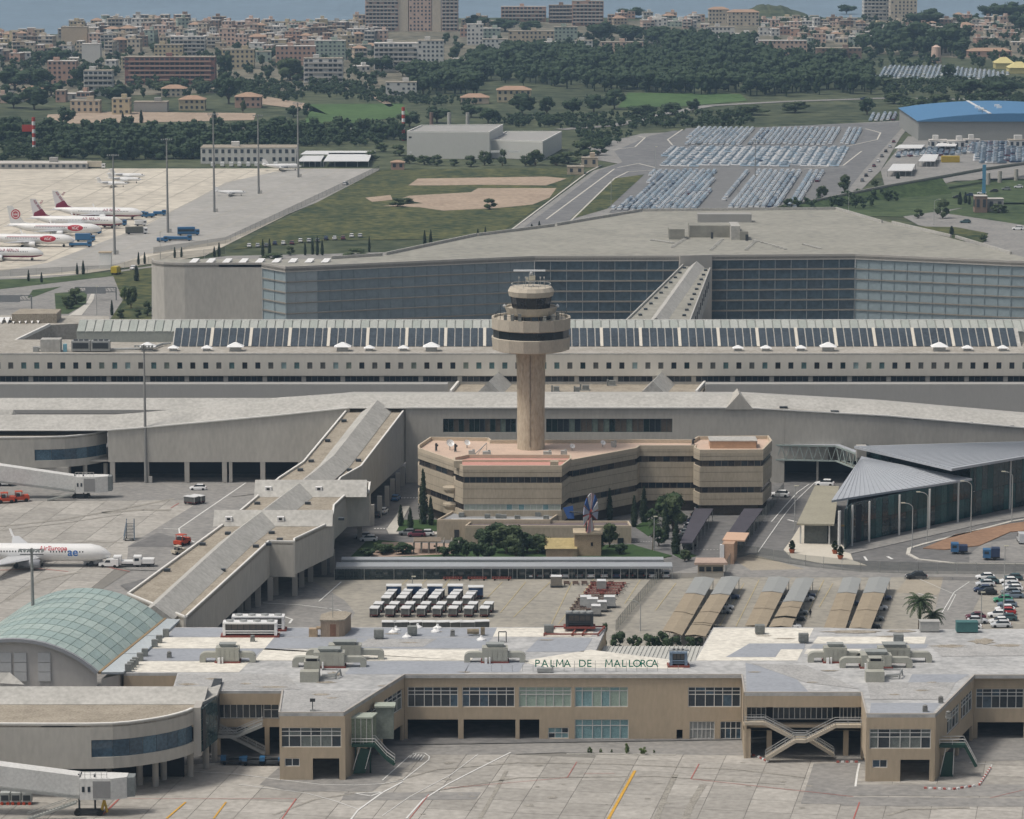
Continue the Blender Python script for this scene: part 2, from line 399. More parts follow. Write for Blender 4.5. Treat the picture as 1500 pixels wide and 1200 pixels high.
line(mb,[(1259,1176),(1247,1210)],.2,.13); line(mb,[(434,1171),(410,1205)],.2,.13); line(mb,[(300,1171),(434,1171)],.12,.13)
line(mb,[(1450,1170),(1500,1158),(1560,1150)],.12,.13); line(mb,[(856,1134),(900,1134)],.12,.13); line(mb,[(186,1160),(150,1195)],.3,.13)
line(mb,[(300,1171),(190,1171)],.12,.13)
line(mb,[(0,836),(60,834),(100,838)],.3,.13); line(mb,[(150,830),(190,838)],.3,.13); line(mb,[(250,745),(262,738)],.25,.13)
mb.build('red_line',paint_r)['kind'] = 'structure'
tm_ = M('tyre mark',(.265,.25,.22),var=.2,sc=.5,col2=(.34,.32,.28)); rt_ = random.Random(5)
for pts,wd in (([(560,1150),(640,1128),(760,1118),(900,1120),(1080,1128),(1180,1140)],.5),([(600,1165),(760,1140),(960,1138),(1150,1150)],.5),([(1000,1210),(1012,1180),(1030,1150)],1.2),([(960,1205),(975,1165),(990,1135)],.9),([(700,1205),(720,1170),(742,1130)],.7),([(400,1195),(460,1172),(540,1160)],.6),([(0,772),(90,762),(170,748),(255,731)],1.2),([(0,778),(100,766),(180,754)],.7),([(150,752),(210,747),(250,748)],2.2),([(60,800),(130,794),(180,796)],1.0),([(10,880),(60,850),(120,838)],1.0),([(1300,1195),(1330,1186),(1420,1184)],.8)):
 mb = MB(); line(mb,pts,wd,.1); mb.build('tyre_mark',tm_)['kind'] = 'structure'
for k in range(26):
 cx_,cy_ = rt_.uniform(600,1200),rt_.uniform(1112,1200); ra = rt_.uniform(2,9); mb = MB(); mb.poly([P(cx_ + ra * math.cos(a * .7) * rt_.uniform(.7,1.2),cy_ - ra * .25 * math.sin(a * .7) * rt_.uniform(.7,1.2)) + Vector((0,0,.105)) for a in range(9)]); mb.build('oil_stain',tm_)['kind'] = 'structure'
sheet('shade_tinted_floor',asphalt,[(300,1096),(1600,1076),(1600,1000),(300,1000)],.082); sheet('shade_tinted_floor',asphalt,[(-60,1150),(290,1120),(420,1112),(420,1080),(-60,1080)],.087); sheet('shade_tinted_floor',asphalt,[(-60,700),(480,700),(560,640),(-60,640)],.09)  # darker asphalt under the buildings, indoor shade put into the floor colour
def barrier(pts,label):
 r_ = empty('barrier_row',P(*pts[0]),label,'barrier'); mbs = (MB(),MB()); ps = [P(*p) for p in pts]; k = 0
 L = [(ps[i + 1] - ps[i]).length for i in range(len(ps) - 1)]
 for i in range(len(ps) - 1):
  d = (ps[i + 1] - ps[i]) / L[i]; n = int(L[i] / .8)
  for j in range(n):
   c = ps[i] + d * (j + .5) * .8; mbs[k % 2].box(c.x,c.y,.1,.5,.3,.3,math.atan2(d.y,d.x)); k += 1
 mbs[0].build('red_block',MATS['red paint line'],r_); mbs[1].build('white_block',white,r_)
barrier([(1092,1105),(1110,1110),(1126,1118)],'row of red and white plastic barriers left of the crossing stairs')
barrier([(1224,1118),(1261,1118)],'short row of red and white barriers right of the crossing stairs')
barrier([(1352,1156),(1395,1158),(1434,1152),(1452,1125)],'curved row of red and white barriers around the right gate block')
# far apron on the left
sheet('far_apron',M('pale far apron',(.50,.46,.39),var=.12,sc=.02,col2=(.62,.57,.48)),[(-200,247),(556,247),(300,375),(130,400),(-200,420)],.02)
sheet('far_apron_edge',M('grey far apron',(.36,.35,.325),var=.1,sc=.03,col2=(.40,.385,.36)),[(420,248),(556,247),(548,262),(330,352),(215,372),(160,392),(-120,420),(70,385),(215,330),(330,268)],.05)
mb = MB()
for k in range(10):
 x = -150 + k * 42; line(mb,[(x + 270,249),(x,385)],.5,.07)
mb.build('apron_joint',M('far joint',(.40,.375,.32),var=.1))['kind'] = 'structure'
sheet('perimeter_road',asphalt_l,[(-200,395),(130,402),(330,375),(480,372),(1560,340),(1560,478),(-200,478)],.0)
sheet('field',grass_y,[(556,249),(850,246),(830,275),(735,340),(690,350),(480,352),(340,366),(400,330)],.06)
sheet('dirt_patch',earth,[(598,272),(612,262),(800,259),(830,262),(800,272),(700,271),(640,272)],.1)
sheet('dirt_patch',earth,[(560,302),(620,298),(585,292),(600,287),(690,282),(700,276),(815,276),(805,290),(780,300),(730,305),(650,309),(615,304)],.1)
sheet('dirt_patch',earth,[(535,290),(572,286),(575,293),(545,296)],.1)
sheet('gravel_verge',asphalt_l,[(-200,428),(150,428),(150,436),(-200,440)],.03)
sheet('lawn_strip',grass,[(-200,415),(60,408),(165,398),(170,404),(0,424),(-200,440)],.05)
sheet('lawn_island',grass,[(80,430),(128,426),(126,445),(100,460),(82,460)],.06)
sheet('lawn_island',grass,[(48,425),(90,420),(50,435),(40,437)],.06)
sheet('lawn_island',grass_y,[(164,400),(222,392),(222,470),(160,470),(180,440)],.06)
raised('road_island',kerbm,[(126,445),(135,428),(128,424),(140,422),(137,440),(120,462),(100,463)],.1)
# access road, car lots
lot = M('car lot asphalt',(.16,.16,.165),var=.12,sc=.03,col2=(.20,.20,.20))
sheet('town_ground',M('town ground',(.10,.10,.07),var=.3,sc=.015,col2=(.20,.18,.135)),[(-200,54),(90,51),(120,40),(560,36),(1100,28),(1700,28),(1700,100),(1300,80),(1100,66),(700,72),(560,130),(-200,150)],.0)
sheet('access_road',asphalt_l,[(740,345),(870,250),(905,240),(860,232),(850,218),(940,196),(1340,176),(1320,200),(1290,250),(1240,300),(900,320),(830,330),(800,350)],.08)
sheet('access_road',lot,[(752,345),(878,250),(912,238),(900,222),(950,200),(985,192),(1330,178),(1310,200),(1265,250),(1225,300),(870,306),(810,340)],.11)
for q in ([(748,338),(862,252),(880,243),(868,243),(846,240)],[(835,325),(900,262),(920,252),(960,250)],[(930,216),(945,202),(935,200)],[(855,230),(880,222),(930,216)],
  [(800,322),(900,248)],[(905,246),(935,240),(960,246)],[(985,213),(978,205),(1000,190)],[(1240,215),(1285,205),(1290,195),(1268,189)],[(1160,250),(1235,243),(1262,222)]):
 kerb(q,.8,.2)
sheet('verge',grass_y,[(835,322),(900,262),(944,256),(890,306)],.16)
for pts,m_ in (([(985,213),(1005,188),(1268,188),(1258,213)],lot),([(962,246),(980,217),(1240,217),(1225,246)],lot),([(892,312),(950,250),(1210,250),(1170,312)],lot)):
 sheet('car_lot',M('worn car lot',(.19,.19,.19),var=.1,sc=.03),pts,.14)
sheet('far_yard',asphalt_l,[(1290,250),(1330,200),(1600,200),(1600,262),(1400,265),(1300,290)],.1)
sheet('far_field',M('green field',(.06,.12,.035),var=.2,sc=.02,col2=(.08,.14,.045)),[(445,182),(455,153),(590,152),(600,170),(520,180)],.1)
sheet('far_field',MATS['green field'],[(905,158),(920,136),(1085,138),(1095,148),(1000,156)],.1)
sheet('pale_track',earth,[(65,182),(70,168),(160,164),(375,166),(372,176),(200,180)],.1)
sheet('pale_track',earth,[(360,150),(380,140),(450,152),(480,168),(440,160)],.1)
sheet('pale_track',earth,[(540,140),(560,143),(577,155),(570,157)],.1)
mb = MB(); line(mb,[(820,190),(900,184),(1000,162),(1040,155),(1150,149),(1300,144),(1560,148)],9,.14); mb.build('highway',asphalt_l)['kind'] = 'structure'
mb = MB(); line(mb,[(560,192),(450,186),(200,190),(-50,196)],7,.14); mb.build('far_road',asphalt_l)['kind'] = 'structure'
sheet('right_road',asphalt_l,[(1320,316),(1380,306),(1450,303),(1600,300),(1600,375),(1480,372),(1420,345),(1345,330)],.06)
sheet('lawn_island',grass_y,[(1335,332),(1400,333),(1448,342),(1440,356),(1390,352)],.1)
sheet('lawn_strip',grass,[(1380,312),(1440,298),(1600,296),(1600,330),(1500,330)],.1)
sheet('bank_grass',grass,[(980,312),(1240,296),(1440,262),(1600,262),(1600,300),(1440,300),(1320,318)],.1)
# ---------------------------------------------------------------- near terminal (beige)
YA = P(840,1083).y; ZR = PY(840,989,YA).z
def TY(row): return P(750,row,ZR).y            # depth of a roof edge seen at that row
YB,YD,YC,YE = TY(1015.5),TY(1045),TY(1047),TY(1012)
term = empty('airport_terminal',(0,YA,0),'long beige airport terminal with patched grey flat roof and projecting gate blocks','terminal')
def rp(x,y): return P(x,y,ZR)
ro = [(181,986),(260,986),(252,1012),(414,1012),(409,1045),(503,1045),(592,989.5),(1087,989.5),(1091,1015.5),(1262,1015.5),(1270,1047),(1370,1047),(1427,990),(1590,990),
 (1590,921),(1300,922),(1195,919),(1045,919),(1017,969),(866,969),(888,919),(260,919),(240,921)]
mb = MB(); mb.prism([rp(*p).xy for p in ro],ZR - .5,ZR); mb.build('roof',membrane,term)
def patch(pts,mat,z=.03,name='roof_membrane'):
 mb = MB(); mb.poly([rp(*p) + Vector((0,0,z)) for p in pts]); return mb.build(name,mat,term)
patch([(242,934),(402,934),(388,950),(215,950)],membrane_l)
patch([(402,934),(722,934),(706,950),(388,950)],membrane_b)
patch([(388,950),(386,952),(702,952),(690,968),(372,968)],membrane_l,.04)
patch([(222,950.5),(385,950.5),(368,968),(205,968)],membrane_b)
patch([(205,969),(366,969),(350,985),(190,985)],membrane_l)
patch([(520,969),(690,969),(680,988),(505,988)],membrane_b)
patch([(415,920),(728,920),(722,933),(408,933)],membrane_b,.025)
patch([(728,920),(872,920),(866,933),(722,933)],membrane_l)
patch([(690,969),(770,969),(760,985),(680,985)],membrane_b)
patch([(790,935),(868,935),(855,955),(770,955)],membrane_b)
patch([(865,952),(1010,970),(1000,980),(800,978),(760,969)],membrane_l)
patch([(255,920),(408,920),(402,933),(246,933)],membrane_b)
patch([(1046,920.5),(1192,920.5),(1168,968),(1019,968)],membrane_l)
patch([(1098,943),(1180,943),(1178,951.5),(1144,951.5),(1136,963),(1063,963)],membrane_b,.05)
patch([(1198,933),(1357,933),(1354,943),(1190,943)],membrane_l)
patch([(1192,944),(1360,944),(1356,950),(1186,950)],membrane_b)
patch([(1182,951),(1262,951),(1256,958),(1178,958)],membrane_l)
patch([(1092,971),(1160,988),(1185,1014),(1094,1014)],membrane_b)
patch([(1336,988),(1420,988),(1400,1000),(1330,1000)],membrane_b)
patch([(1276,1030),(1378,1030),(1366,1045),(1274,1045)],membrane_b)
stain = M('stained membrane',(.34,.34,.335),var=.12,sc=.3,col2=(.43,.425,.415))
for q in ([(262,988),(420,988),(440,1010),(255,1010)],[(420,1012),(545,1012),(500,1043),(412,1043)],[(1100,972),(1180,975),(1260,1010),(1180,1000)],[(1270,1000),(1400,1000),(1385,1025),(1275,1025)],[(1360,945),(1590,945),(1590,960),(1380,962)],[(540,936),(640,936),(620,948),(520,948)]): patch(q,stain,.055)
def blot(cx,cy,rx,ry,n=14):
 ph = random.random() * 6; return [(cx + rx * math.cos(2 * math.pi * k / n) * (1 + .35 * math.sin(k * 2.3 + ph)),cy + ry * math.sin(2 * math.pi * k / n) * (1 + .3 * math.sin(k * 3.1 + ph))) for k in range(n)]
rs1 = M('rusty roof dirt',(.24,.20,.145),var=.25,sc=.6,col2=(.38,.35,.30))
for cx,cy,rx,ry in ((275,1003,14,1.6),(400,1007,22,1.2),(478,1000,14,1.3),(470,1018,12,1.5),(486,1023,8,1),(490,988,9,3),(1390,947,24,2.2),(1440,940,18,4),(1475,946,22,2),(1250,926,40,2.2),(1320,925,20,2),(360,1002,8,1.2),(310,995,10,1.2),
     (1310,1018,9,1),(1350,1012,10,1.1),(1365,1000,7,.8),(1150,936,14,.8),(1190,1000,8,.8),(600,942,14,.8),(1300,933,14,1),(800,938,12,.8),(680,985,10,.6),(560,1005,8,.7),(1120,932,10,.6),(1105,985,9,.8),(1215,983,12,.9),(575,929,12,.8),(640,926,10,.6)):
 patch(blot(cx,cy,rx,ry),rs1,.08,'dirt_stain')
# perimeter upstand
mb = MB()
for i in range(3,13):
 a,b = rp(*ro[i]),rp(*ro[i + 1]); mb.bar(a + Vector((0,.2,.1)),b + Vector((0,.2,.1)),.3,.2)
mb.build('coping',M('roof edge',(.45,.42,.38),var=.05),term)
def FP(Y): return lambda x0,y0,x1,y1: (PY(x0,y0,Y).x,PY(x1,y0,Y).x,PY(x0,y1,Y).z,PY(x0,y0,Y).z)
def fac(Y,x0,x1,ops,name='wall',t=.5,zt=None,z0=0,mat=None,parent=None):
 X0,X1 = PY(x0,1000,Y).x,PY(x1,1000,Y).x; f = FP(Y)
 o_ = []
 for q in ops:
  a = f(*q); o_.append((a[0] - X0,a[1] - X0,a[2] if q[3] < 2000 else -1,a[3]))
 mb = MB(); mb.facade((X0,Y),(X1,Y),z0,(ZR - .5) if zt is None else zt,o_,t)
 mb.build(name,mat or beige,parent or term); return X0,X1
PAT6 = [0,.16,.26,.36,.5,.5,.66,.74,.84,1]
def win(Y,x0,y0,x1,y1,cols=None,rows=(0,.62,.80,1),mats=None,parent=None):
 X0 = PY(x0,y0,Y).x; X1 = PY(x1,y0,Y).x; z1 = PY(x0,y0,Y).z; z0 = PY(x0,y1,Y).z
 return window(parent or term,(X0,Y),(X1 + .001,Y),0,X1 - X0,z0,z1,cols or [0,.14,.33,.5,.66,.84,1],rows if isinstance(rows,int) else list(rows),mats or [glass_d,glass_d,glass_b])
upA = [(597,1006.5,671,1036),(677,1006.5,754,1036),(760,1006.5,837,1036),(842,1006.5,920,1036),(1008,1006.5,1085,1036)]
loA = [(597,1054,671,9999),(679,1054,755,9999),(761,1054,790,9999),(803,1066,833,1082),(842,1054,921,1083),(991,1069,1000,9999),(1010,1057,1047,1083),(1055,1057,1086,9999)]
fac(YA,592.5,1090,upA + loA)
for k,q in enumerate(upA): win(YA,*q,mats=([glass_g,glass_g,glass_g] if k == 2 else [glass_t,glass_g] if k == 3 else None),rows=(0,.62,.8,1) if k != 3 else (0,.8,1))
win(YA,842,1054,921,1083,rows=(0,.68,1),mats=[glass_t]); win(YA,1010,1057,1047,1083,rows=(0,.55,1),mats=[M('grey shopfront',(.30,.31,.30),var=.1)])
win(YA,1055,1057,1086,1083,cols=4,rows=(0,.6,1)); win(YA,803,1066,833,1082,cols=3,rows=2,mats=[glass_d,glass_t])
# deep interior: floor slab and rear wall
def zslab(Y,row): return PY(800,row,Y).z
zs = zslab(YA,1052)
mb = MB(); mb.prism([(-16.2,YA + .7),(53,YA + .7),(53,YA + 40),(-16.2,YA + 40)],zs - .3,zs); mb.prism([(-60,YA + 9),(110,YA + 9),(110,YA + 38),(-60,YA + 38)],zs - .7,zs - .31)
mb.build('floor_slab',beige,term)
mb = MB(); mb.wall((-60,YA + 40),(12,YA + 40),0,ZR - .5,.4); mb.build('rear_wall',beige,term)
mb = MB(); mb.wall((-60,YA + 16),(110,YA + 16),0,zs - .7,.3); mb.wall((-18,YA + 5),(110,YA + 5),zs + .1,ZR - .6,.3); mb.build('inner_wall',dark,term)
# left gate block (D) and right gate block (C)
def gate(Y,x0,x1,wx0,wx1,ytop,dx,lbl):
 # rows relative to the block's own roof row
 r0 = ytop
 ops = [(wx0,r0 + 21,wx1,r0 + 50),(x0 + 8,r0 + 66,x0 + 30,r0 + 78),(x0 + 49,r0 + 66,x1 - 8,9999)]
 X0,X1 = fac(Y,x0,x1,ops)
 win(Y,wx0,r0 + 21,wx1,r0 + 50,mats=[glass_d,M('gate blinds',(.16,.18,.17),var=.3,sc=1)],rows=(0,.58,.8,1))
 win(Y,x0 + 8,r0 + 66,x0 + 30,r0 + 78,cols=2,rows=1)
 return X0,X1
XD0,XD1 = gate(YD,409,505,411,500,1045,0,'')
XC0,XC1 = gate(YC,1270,1370,1274,1364,1047,0,'')
zc = zslab(YD,1109)
mb = MB()
for X0,X1,Y in ((XD0,XD1,YD),(XC0,XC1,YC)):
 mb.prism([(X0 + .6,Y + .55),(X1 - .6,Y + .55),(X1 + 2,YA + .6),(X0 + 1.5,YA + .6)],zc - .1,zc + .5)
mb.build('gate_floor',beige,term)
# block side walls
def side(a,b,ops_px,name='wall',t=.5,zt=None):
 A,B = rp(*a),rp(*b); L = (B - A).xy.length
 o_ = [(u0 * L,u1 * L,z0,z1) for u0,u1,z0,z1 in ops_px]
 mb = MB(); mb.facade(A,B,0,(zt or ZR - .5),o_,t); mb.build(name,beige,term); return A,B,L
zw0,zw1 = PY(840,1036,YA).z,PY(840,1006.5,YA).z
for a,b in (((503.5,1045),(592,989.5)),((1370.5,1047),(1427,990))):
 A,B,L = side(a,b,[(.30,.62,zw0,zw1),(.66,.97,zw0,zw1),(.20,.60,-1,zs - .9),(.63,.97,-1,zs - .9)])
 for u0,u1 in ((.30,.62),(.66,.97)): window(term,A,B,u0 * L,u1 * L,zw0,zw1,4,[0,.6,.8,1],[glass_d,MATS['gate blinds']])
A,B = rp(409,1045),rp(414,1012)
mb = MB(); mb.facade((B.x,B.y),(A.x,A.y),0,ZR - .5,[(1,(B - A).length - 2,-1,zs - 1)],.4); mb.build('wall',beige,term)
A,B = rp(1270,1047),rp(1262,1015.5)
mb = MB(); mb.facade((B.x,B.y),(A.x,A.y),0,ZR - .5,[(1,(B - A).length - 2,-1,zs - 1)],.4); mb.build('wall',beige,term)
# section B with crossing stairs
B_ops = [(1101,1037,1124,9999),(1131,1037,1224,9999),(1231,1037,1260,9999)]
fac(YB,1091,1262.5,[],z0=PY(1100,1036,YB).z)
zB = PY(1100,1056,YB).z; zB2 = PY(1100,1064,YB).z
X0,X1 = PY(1091,1000,YB).x,PY(1262,1000,YB).x
mb = MB(); mb.box((X0 + X1) / 2,YB + 2.2,zB2 - 1.0,X1 - X0,2.4,1.0); mb.build('spandrel',beige,term)
mb = MB(); mb.wall((X0,YB + 1.0),(X1,YB + 1.0),PY(1100,1072,YB).z,PY(1100,1068,YB).z,2.2); mb.build('balcony_slab',beige,term)
wz0,wz1 = PY(1100,1058,YB).z,PY(1100,1036,YB).z
for a,b,n in ((1095,1124,4),(1134,1222,11),(1232,1261,5)):
 window(term,(PY(a,1000,YB).x,YB + 1.9),(PY(b,1000,YB).x,YB + 1.9),0,PY(b,1000,YB).x - PY(a,1000,YB).x,wz0,wz1,n,[0,.8,1],[glass_d])
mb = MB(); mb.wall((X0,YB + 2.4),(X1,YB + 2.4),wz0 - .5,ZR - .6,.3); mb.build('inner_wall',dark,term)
for x in (1097,1129,1242):
 ubox('column',beige,term,(PY(x,1000,YB).x,YB + 2.2 if x > 1100 else YB + .5,(zB2 - .5) / 2),(.9,.8,zB2 - .5))
mb = MB(); A,B = rp(1087.5,989.5),rp(1091,1015.5); mb.facade((A.x,A.y),(B.x,B.y),0,ZR - .5,[(.8,2.4,-1,zs - 1)],.4); mb.build('wall',beige,term)
def stair(Y,pts,wd,mat,rail,name,label,low=True):
 """flight through photo points in plane Y; pts = tread line from top down"""
 ps = [PY(x,y,Y) for x,y in pts]; ps = [Vector((p.x,Y,max(p.z,.15))) for p in ps]
 r_ = empty(name,(ps[-1].x,Y,0),label,'stairs'); mb = MB(); st = MB(); rl = MB()
 for i in range(len(ps) - 1):
  a,b = ps[i],ps[i + 1]
  for q in (0,wd):
   mb.bar(a + Vector((0,q,-.15)),b + Vector((0,q,-.15)),.12,.55)
   for h in (.55,1.05): rl.bar(a + Vector((0,q,h)),b + Vector((0,q,h)),.08,.10)
   n = max(1,int((b - a).length / 1.6))
   for k in range(n + 1): c = a.lerp(b,k / n) + Vector((0,q,0)); rl.bar(c,c + Vector((0,0,1.05)),.06)
  n = max(1,int(abs(a.z - b.z) / .19))
  if abs(a.z - b.z) < .3: st.box((a.x + b.x) / 2,Y + wd / 2,a.z - .2,abs(a.x - b.x),wd,.15)
  else:
   for k in range(n): c = a.lerp(b,(k + .5) / n); st.box(c.x,Y + wd / 2,c.z - .1,.32,wd - .1,.06)
   mb.add([a + Vector((0,.1,-.35)),b + Vector((0,.1,-.35)),b + Vector((0,wd - .1,-.35)),a + Vector((0,wd - .1,-.35))],[(0,1,2,3)])
 mb.build('stringer',mat,r_); st.build('treads',mat,r_)['kind'] = 'stuff'; rl.build('railing',rail,r_)
 return r_
rail = M('pale railing',(.45,.46,.46),var=.05)
stair(YB - 1.2,[(1091,1059),(1120,1059),(1164,1082),(1183,1082),(1222,1106)],1.6,beige_d,rail,'outdoor_stairs','crossing outdoor stairs with grey rails descending from left balcony to the right')
stair(YB - 3.2,[(1262,1063),(1224,1063),(1181,1085),(1165,1085),(1122,1111)],1.6,beige_d,rail,'outdoor_stairs','crossing outdoor stairs with grey rails descending from right balcony to the left')
# section E left
fac(YE,252,412,[],z0=PY(1100,1032.5,YE).z)
X0,X1 = PY(252,1000,YE).x,PY(411,1000,YE).x
for a,b,n in ((318,383,7),(385,408,2)):
 window(term,(PY(a,1000,YE).x,YE + .6),(PY(b,1000,YE).x,YE + .6),0,PY(b,1000,YE).x - PY(a,1000,YE).x,PY(a,1054,YE).z,PY(a,1032.5,YE).z,n,[0,1] if n > 2 else [0,.6,1],[glass_d])
mb = MB(); mb.wall((X0,YE + .5),(X1,YE + .5),PY(300,1066,YE).z,PY(300,1054.3,YE).z,.5); mb.build('spandrel',beige,term)
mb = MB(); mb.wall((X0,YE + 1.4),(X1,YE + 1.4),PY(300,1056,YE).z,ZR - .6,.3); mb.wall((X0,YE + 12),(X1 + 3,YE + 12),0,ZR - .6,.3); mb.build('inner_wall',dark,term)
for x in (318,390): ubox('column',beige,term,(PY(x,1000,YE).x,YE + .9,PY(300,1066,YE).z / 2),(.8,.8,PY(300,1066,YE).z - .02))
stair(YE - 1.6,[(384,1062),(346,1078),(316,1078),(286,1096)],1.5,steel,rail,'outdoor_stairs','steel stairs with grey rails between curved pier and left gate block, upper flight')
stair(YE + .2 - .9,[(316,1068),(350,1084),(388,1103)],.7,steel,rail,'outdoor_stairs','steel stairs behind the upper flight left of the left gate block')
# section F right
F_ops = [(1430,1009,1500,1038),(1505,1009,1575,1038),(1432,1058,1500,9999),(1506,1058,1575,9999)]
fac(YA + .5,1427,1590,F_ops)
win(YA + .5,1430,1009,1500,1038); win(YA + .5,1505,1009,1575,1038)
# left end wall and roof return
mb = MB(); a,b = rp(181,986),rp(260,986); mb.wall((a.x,a.y),(b.x,b.y),ZR - 6,ZR - .5,.4); c = rp(252,1012); mb.wall((c.x,c.y),(b.x,b.y),ZR - 8,ZR - .5,-.4); mb.build('wall',beige,term)
# rear notch: wall skewed to the right, low ribbed roof
mb = MB(); a,b = rp(866,969),rp(888,919); mb.wall((a.x,a.y),(b.x,b.y),0,ZR - .51,.4); mb.build('wall',beige,term)
zz = ZR - 2.5
pts = [P(x,y,zz) for x,y in ((862,984),(884,947),(1034,947),(1022,984))]
ann = empty('low_annex',(pts[0].x,pts[0].y,0),'low annex with pale ribbed metal roof behind the sign letters','annex')
mb = MB(); mb.prism([p.xy for p in pts],0,zz - .2); mb.build('wall',beige,ann)
mb = MB(); mb.prism([p.xy for p in offset([p.xy for p in pts],-.2)],zz - .2,zz); mb.build('roof',M('ribbed roof',(.50,.50,.47),var=.08),ann)
a,b,c,d = pts
for k in range(24):
 t = (k + .5) / 24; p0 = a.lerp(d,t); p1 = b.lerp(c,t); mb = MB(); mb.bar(p0 + Vector((0,0,.08)),p1 + Vector((0,0,.08)),.18,.16); mb.build('rib',MATS['ribbed roof'],ann)
# sign letters on posts
Ys = TY(984); sgn = empty('roof_sign',PY(870,984,Ys),'green letters reading PALMA DE MALLORCA on posts along roof edge','sign')
green_l = M('green sign paint',(.0,.19,.12),var=0)
s_ = 17.0
def glyph(ch,x):
 if ch == 'M':
  p = PY(x,977,Ys); mb = MB(); a,b,c,d,e = [Vector((p.x + u,Ys,p.z + v)) for u,v in ((-.6,0),(-.5,1.35),(0,.35),(.5,1.35),(.6,0))]
  for q,r2 in ((a,b),(b,c),(c,d),(d,e)): mb.bar(q,r2,.2,.12)
  mb.build('letter',green_l,sgn); return
 cu = bpy.data.curves.new('glyph','FONT'); cu.body = ch; cu.size = 1.9; cu.extrude = .05; cu.offset = .004; cu.align_x = 'CENTER'
 o = bpy.data.objects.new('g',cu); C.objects.link(o); dg = bpy.context.evaluated_depsgraph_get()
 me = bpy.data.meshes.new_from_object(o.evaluated_get(dg)); bpy.data.objects.remove(o)
 me.materials.clear(); me.materials.append(green_l); l = bpy.data.objects.new('letter',me); C.objects.link(l); l.parent = sgn
 p = PY(x,977,Ys); l.location = Vector((p.x,Ys,p.z)) - WL[sgn]; l.rotation_euler = (R(90),0,0); WL[l] = p
for ch,x in zip('PALMADEMALLORCA',(787,798,809,820,831,853,863,892,904,914,924,933,942,951,959)): glyph(ch,x)
mb = MB(); z0 = ZR; z1 = PY(800,968,Ys).z
for k in range(19): p = PY(720 + k * 15.2,980,Ys); mb.bar((p.x,Ys + .15,z0),(p.x,Ys + .15,z1 if 4 < k < 17 else z0 + 1.2),.07)
mb.build('post',steel,sgn)
mb = MB(); mb.bar((PY(780,980,Ys).x,Ys + .2,PY(780,973,Ys).z),(PY(966,980,Ys).x,Ys + .2,PY(780,973,Ys).z),.06); mb.build('rail',steel,sgn)
# roof plant
def roofp(x,y): return P(x,y,ZR)
def ahu(x,y,wpx,label,arms=(1,1),hood=True,flip=1,sc=1.0):
 """ribbed air handler with curved ducts either side; x,y = foot of front face"""
 p = roofp(x,y); k = 8.1; W = wpx / k; r_ = empty('air_handler',p,label,'air handler','sheet metal air handlers on the terminal roof')
 body = MB(); bw = W * .42; bh = 2.5 * sc; body.box(p.x,p.y + 1.5,p.z + .3,bw,2.6,bh); body.build('casing',duct,r_)
 for i in range(5):
  X = p.x - bw / 2 + bw * (i + .5) / 5; mb = MB(); mb.box(X,p.y + .16,p.z + .5,bw / 5 - .12,.08,bh - .5); mb.build('panel',duct,r_)
 if hood:
  mb = MB(); q = [[(p.x + a * u - .0,p.y + 1.5 + b * u * .6,z) for a,b in ((-1,-1),(1,-1),(1,1),(-1,1))] for z,u in ((p.z + .3 + bh,bw * .28),(p.z + .9 + bh,bw * .36),(p.z + .95 + bh,bw * .36))]
  mb.rings(q); mb.build('exhaust_hood',M('hood metal',(.30,.32,.31),var=.1),r_)
 for sgn_,on in ((-1,arms[0]),(1,arms[1])):
  if not on: continue
  mb = MB(); x0 = p.x + sgn_ * bw / 2; x1 = p.x + sgn_ * W / 2; prof = []
  n = 6
  for i in range(n + 1):
   a = R(90 * i / n); prof.append((x1 - sgn_ * 1.2 + sgn_ * 1.2 * math.sin(a),p.z + 1.0 + .9 * math.cos(a)))
  outer = [(x0,p.z + 1.9)] + prof + [(x1,p.z + .05),(x1 - sgn_ * 1.1,p.z + .05),(x1 - sgn_ * 1.1,p.z + .9),(x0,p.z + .9)]
  f = [(a_,p.y + .6,b_) for a_,b_ in outer]; g = [(a_,p.y + 2.1,b_) for a_,b_ in outer]; nn = len(f)
  mb.add(f + g,[tuple(range(nn)),tuple(range(2 * nn - 1,nn - 1,-1))] + [(i,i + nn,(i + 1) % nn + nn,(i + 1) % nn) for i in range(nn)])
  mb.build('duct',duct,r_)
 mb = MB(); mb.box(p.x,p.y + 1.5,p.z,bw + .4,2.9,.3); mb.build('base_frame',red_m,r_)
 mb = MB(); mb.box(p.x - bw * .35,p.y - .3,p.z,.5,.5,1.1); mb.tube((p.x - bw * .2,p.y - .25,p.z),(p.x - bw * .2,p.y - .25,p.z + 1.2),.16); mb.build('control_box',white,r_)
 return r_
ahu(333,972,82,'air handler standing alone at left end of the terminal roof')
ahu(505,968,115,'wide air handler behind two others at centre left of terminal roof')
ahu(482,979,108,'air handler in front of the wide one at centre left of roof')
ahu(725,972,90,'air handler left of the green roof letters')
ahu(1224,972,80,'leftmost air handler of the cluster at right of roof')
ahu(1310,972,112,'rearmost air handler of the cluster at right of roof')
ahu(1284,980,106,'middle air handler of the cluster at right of roof',sc=.85)
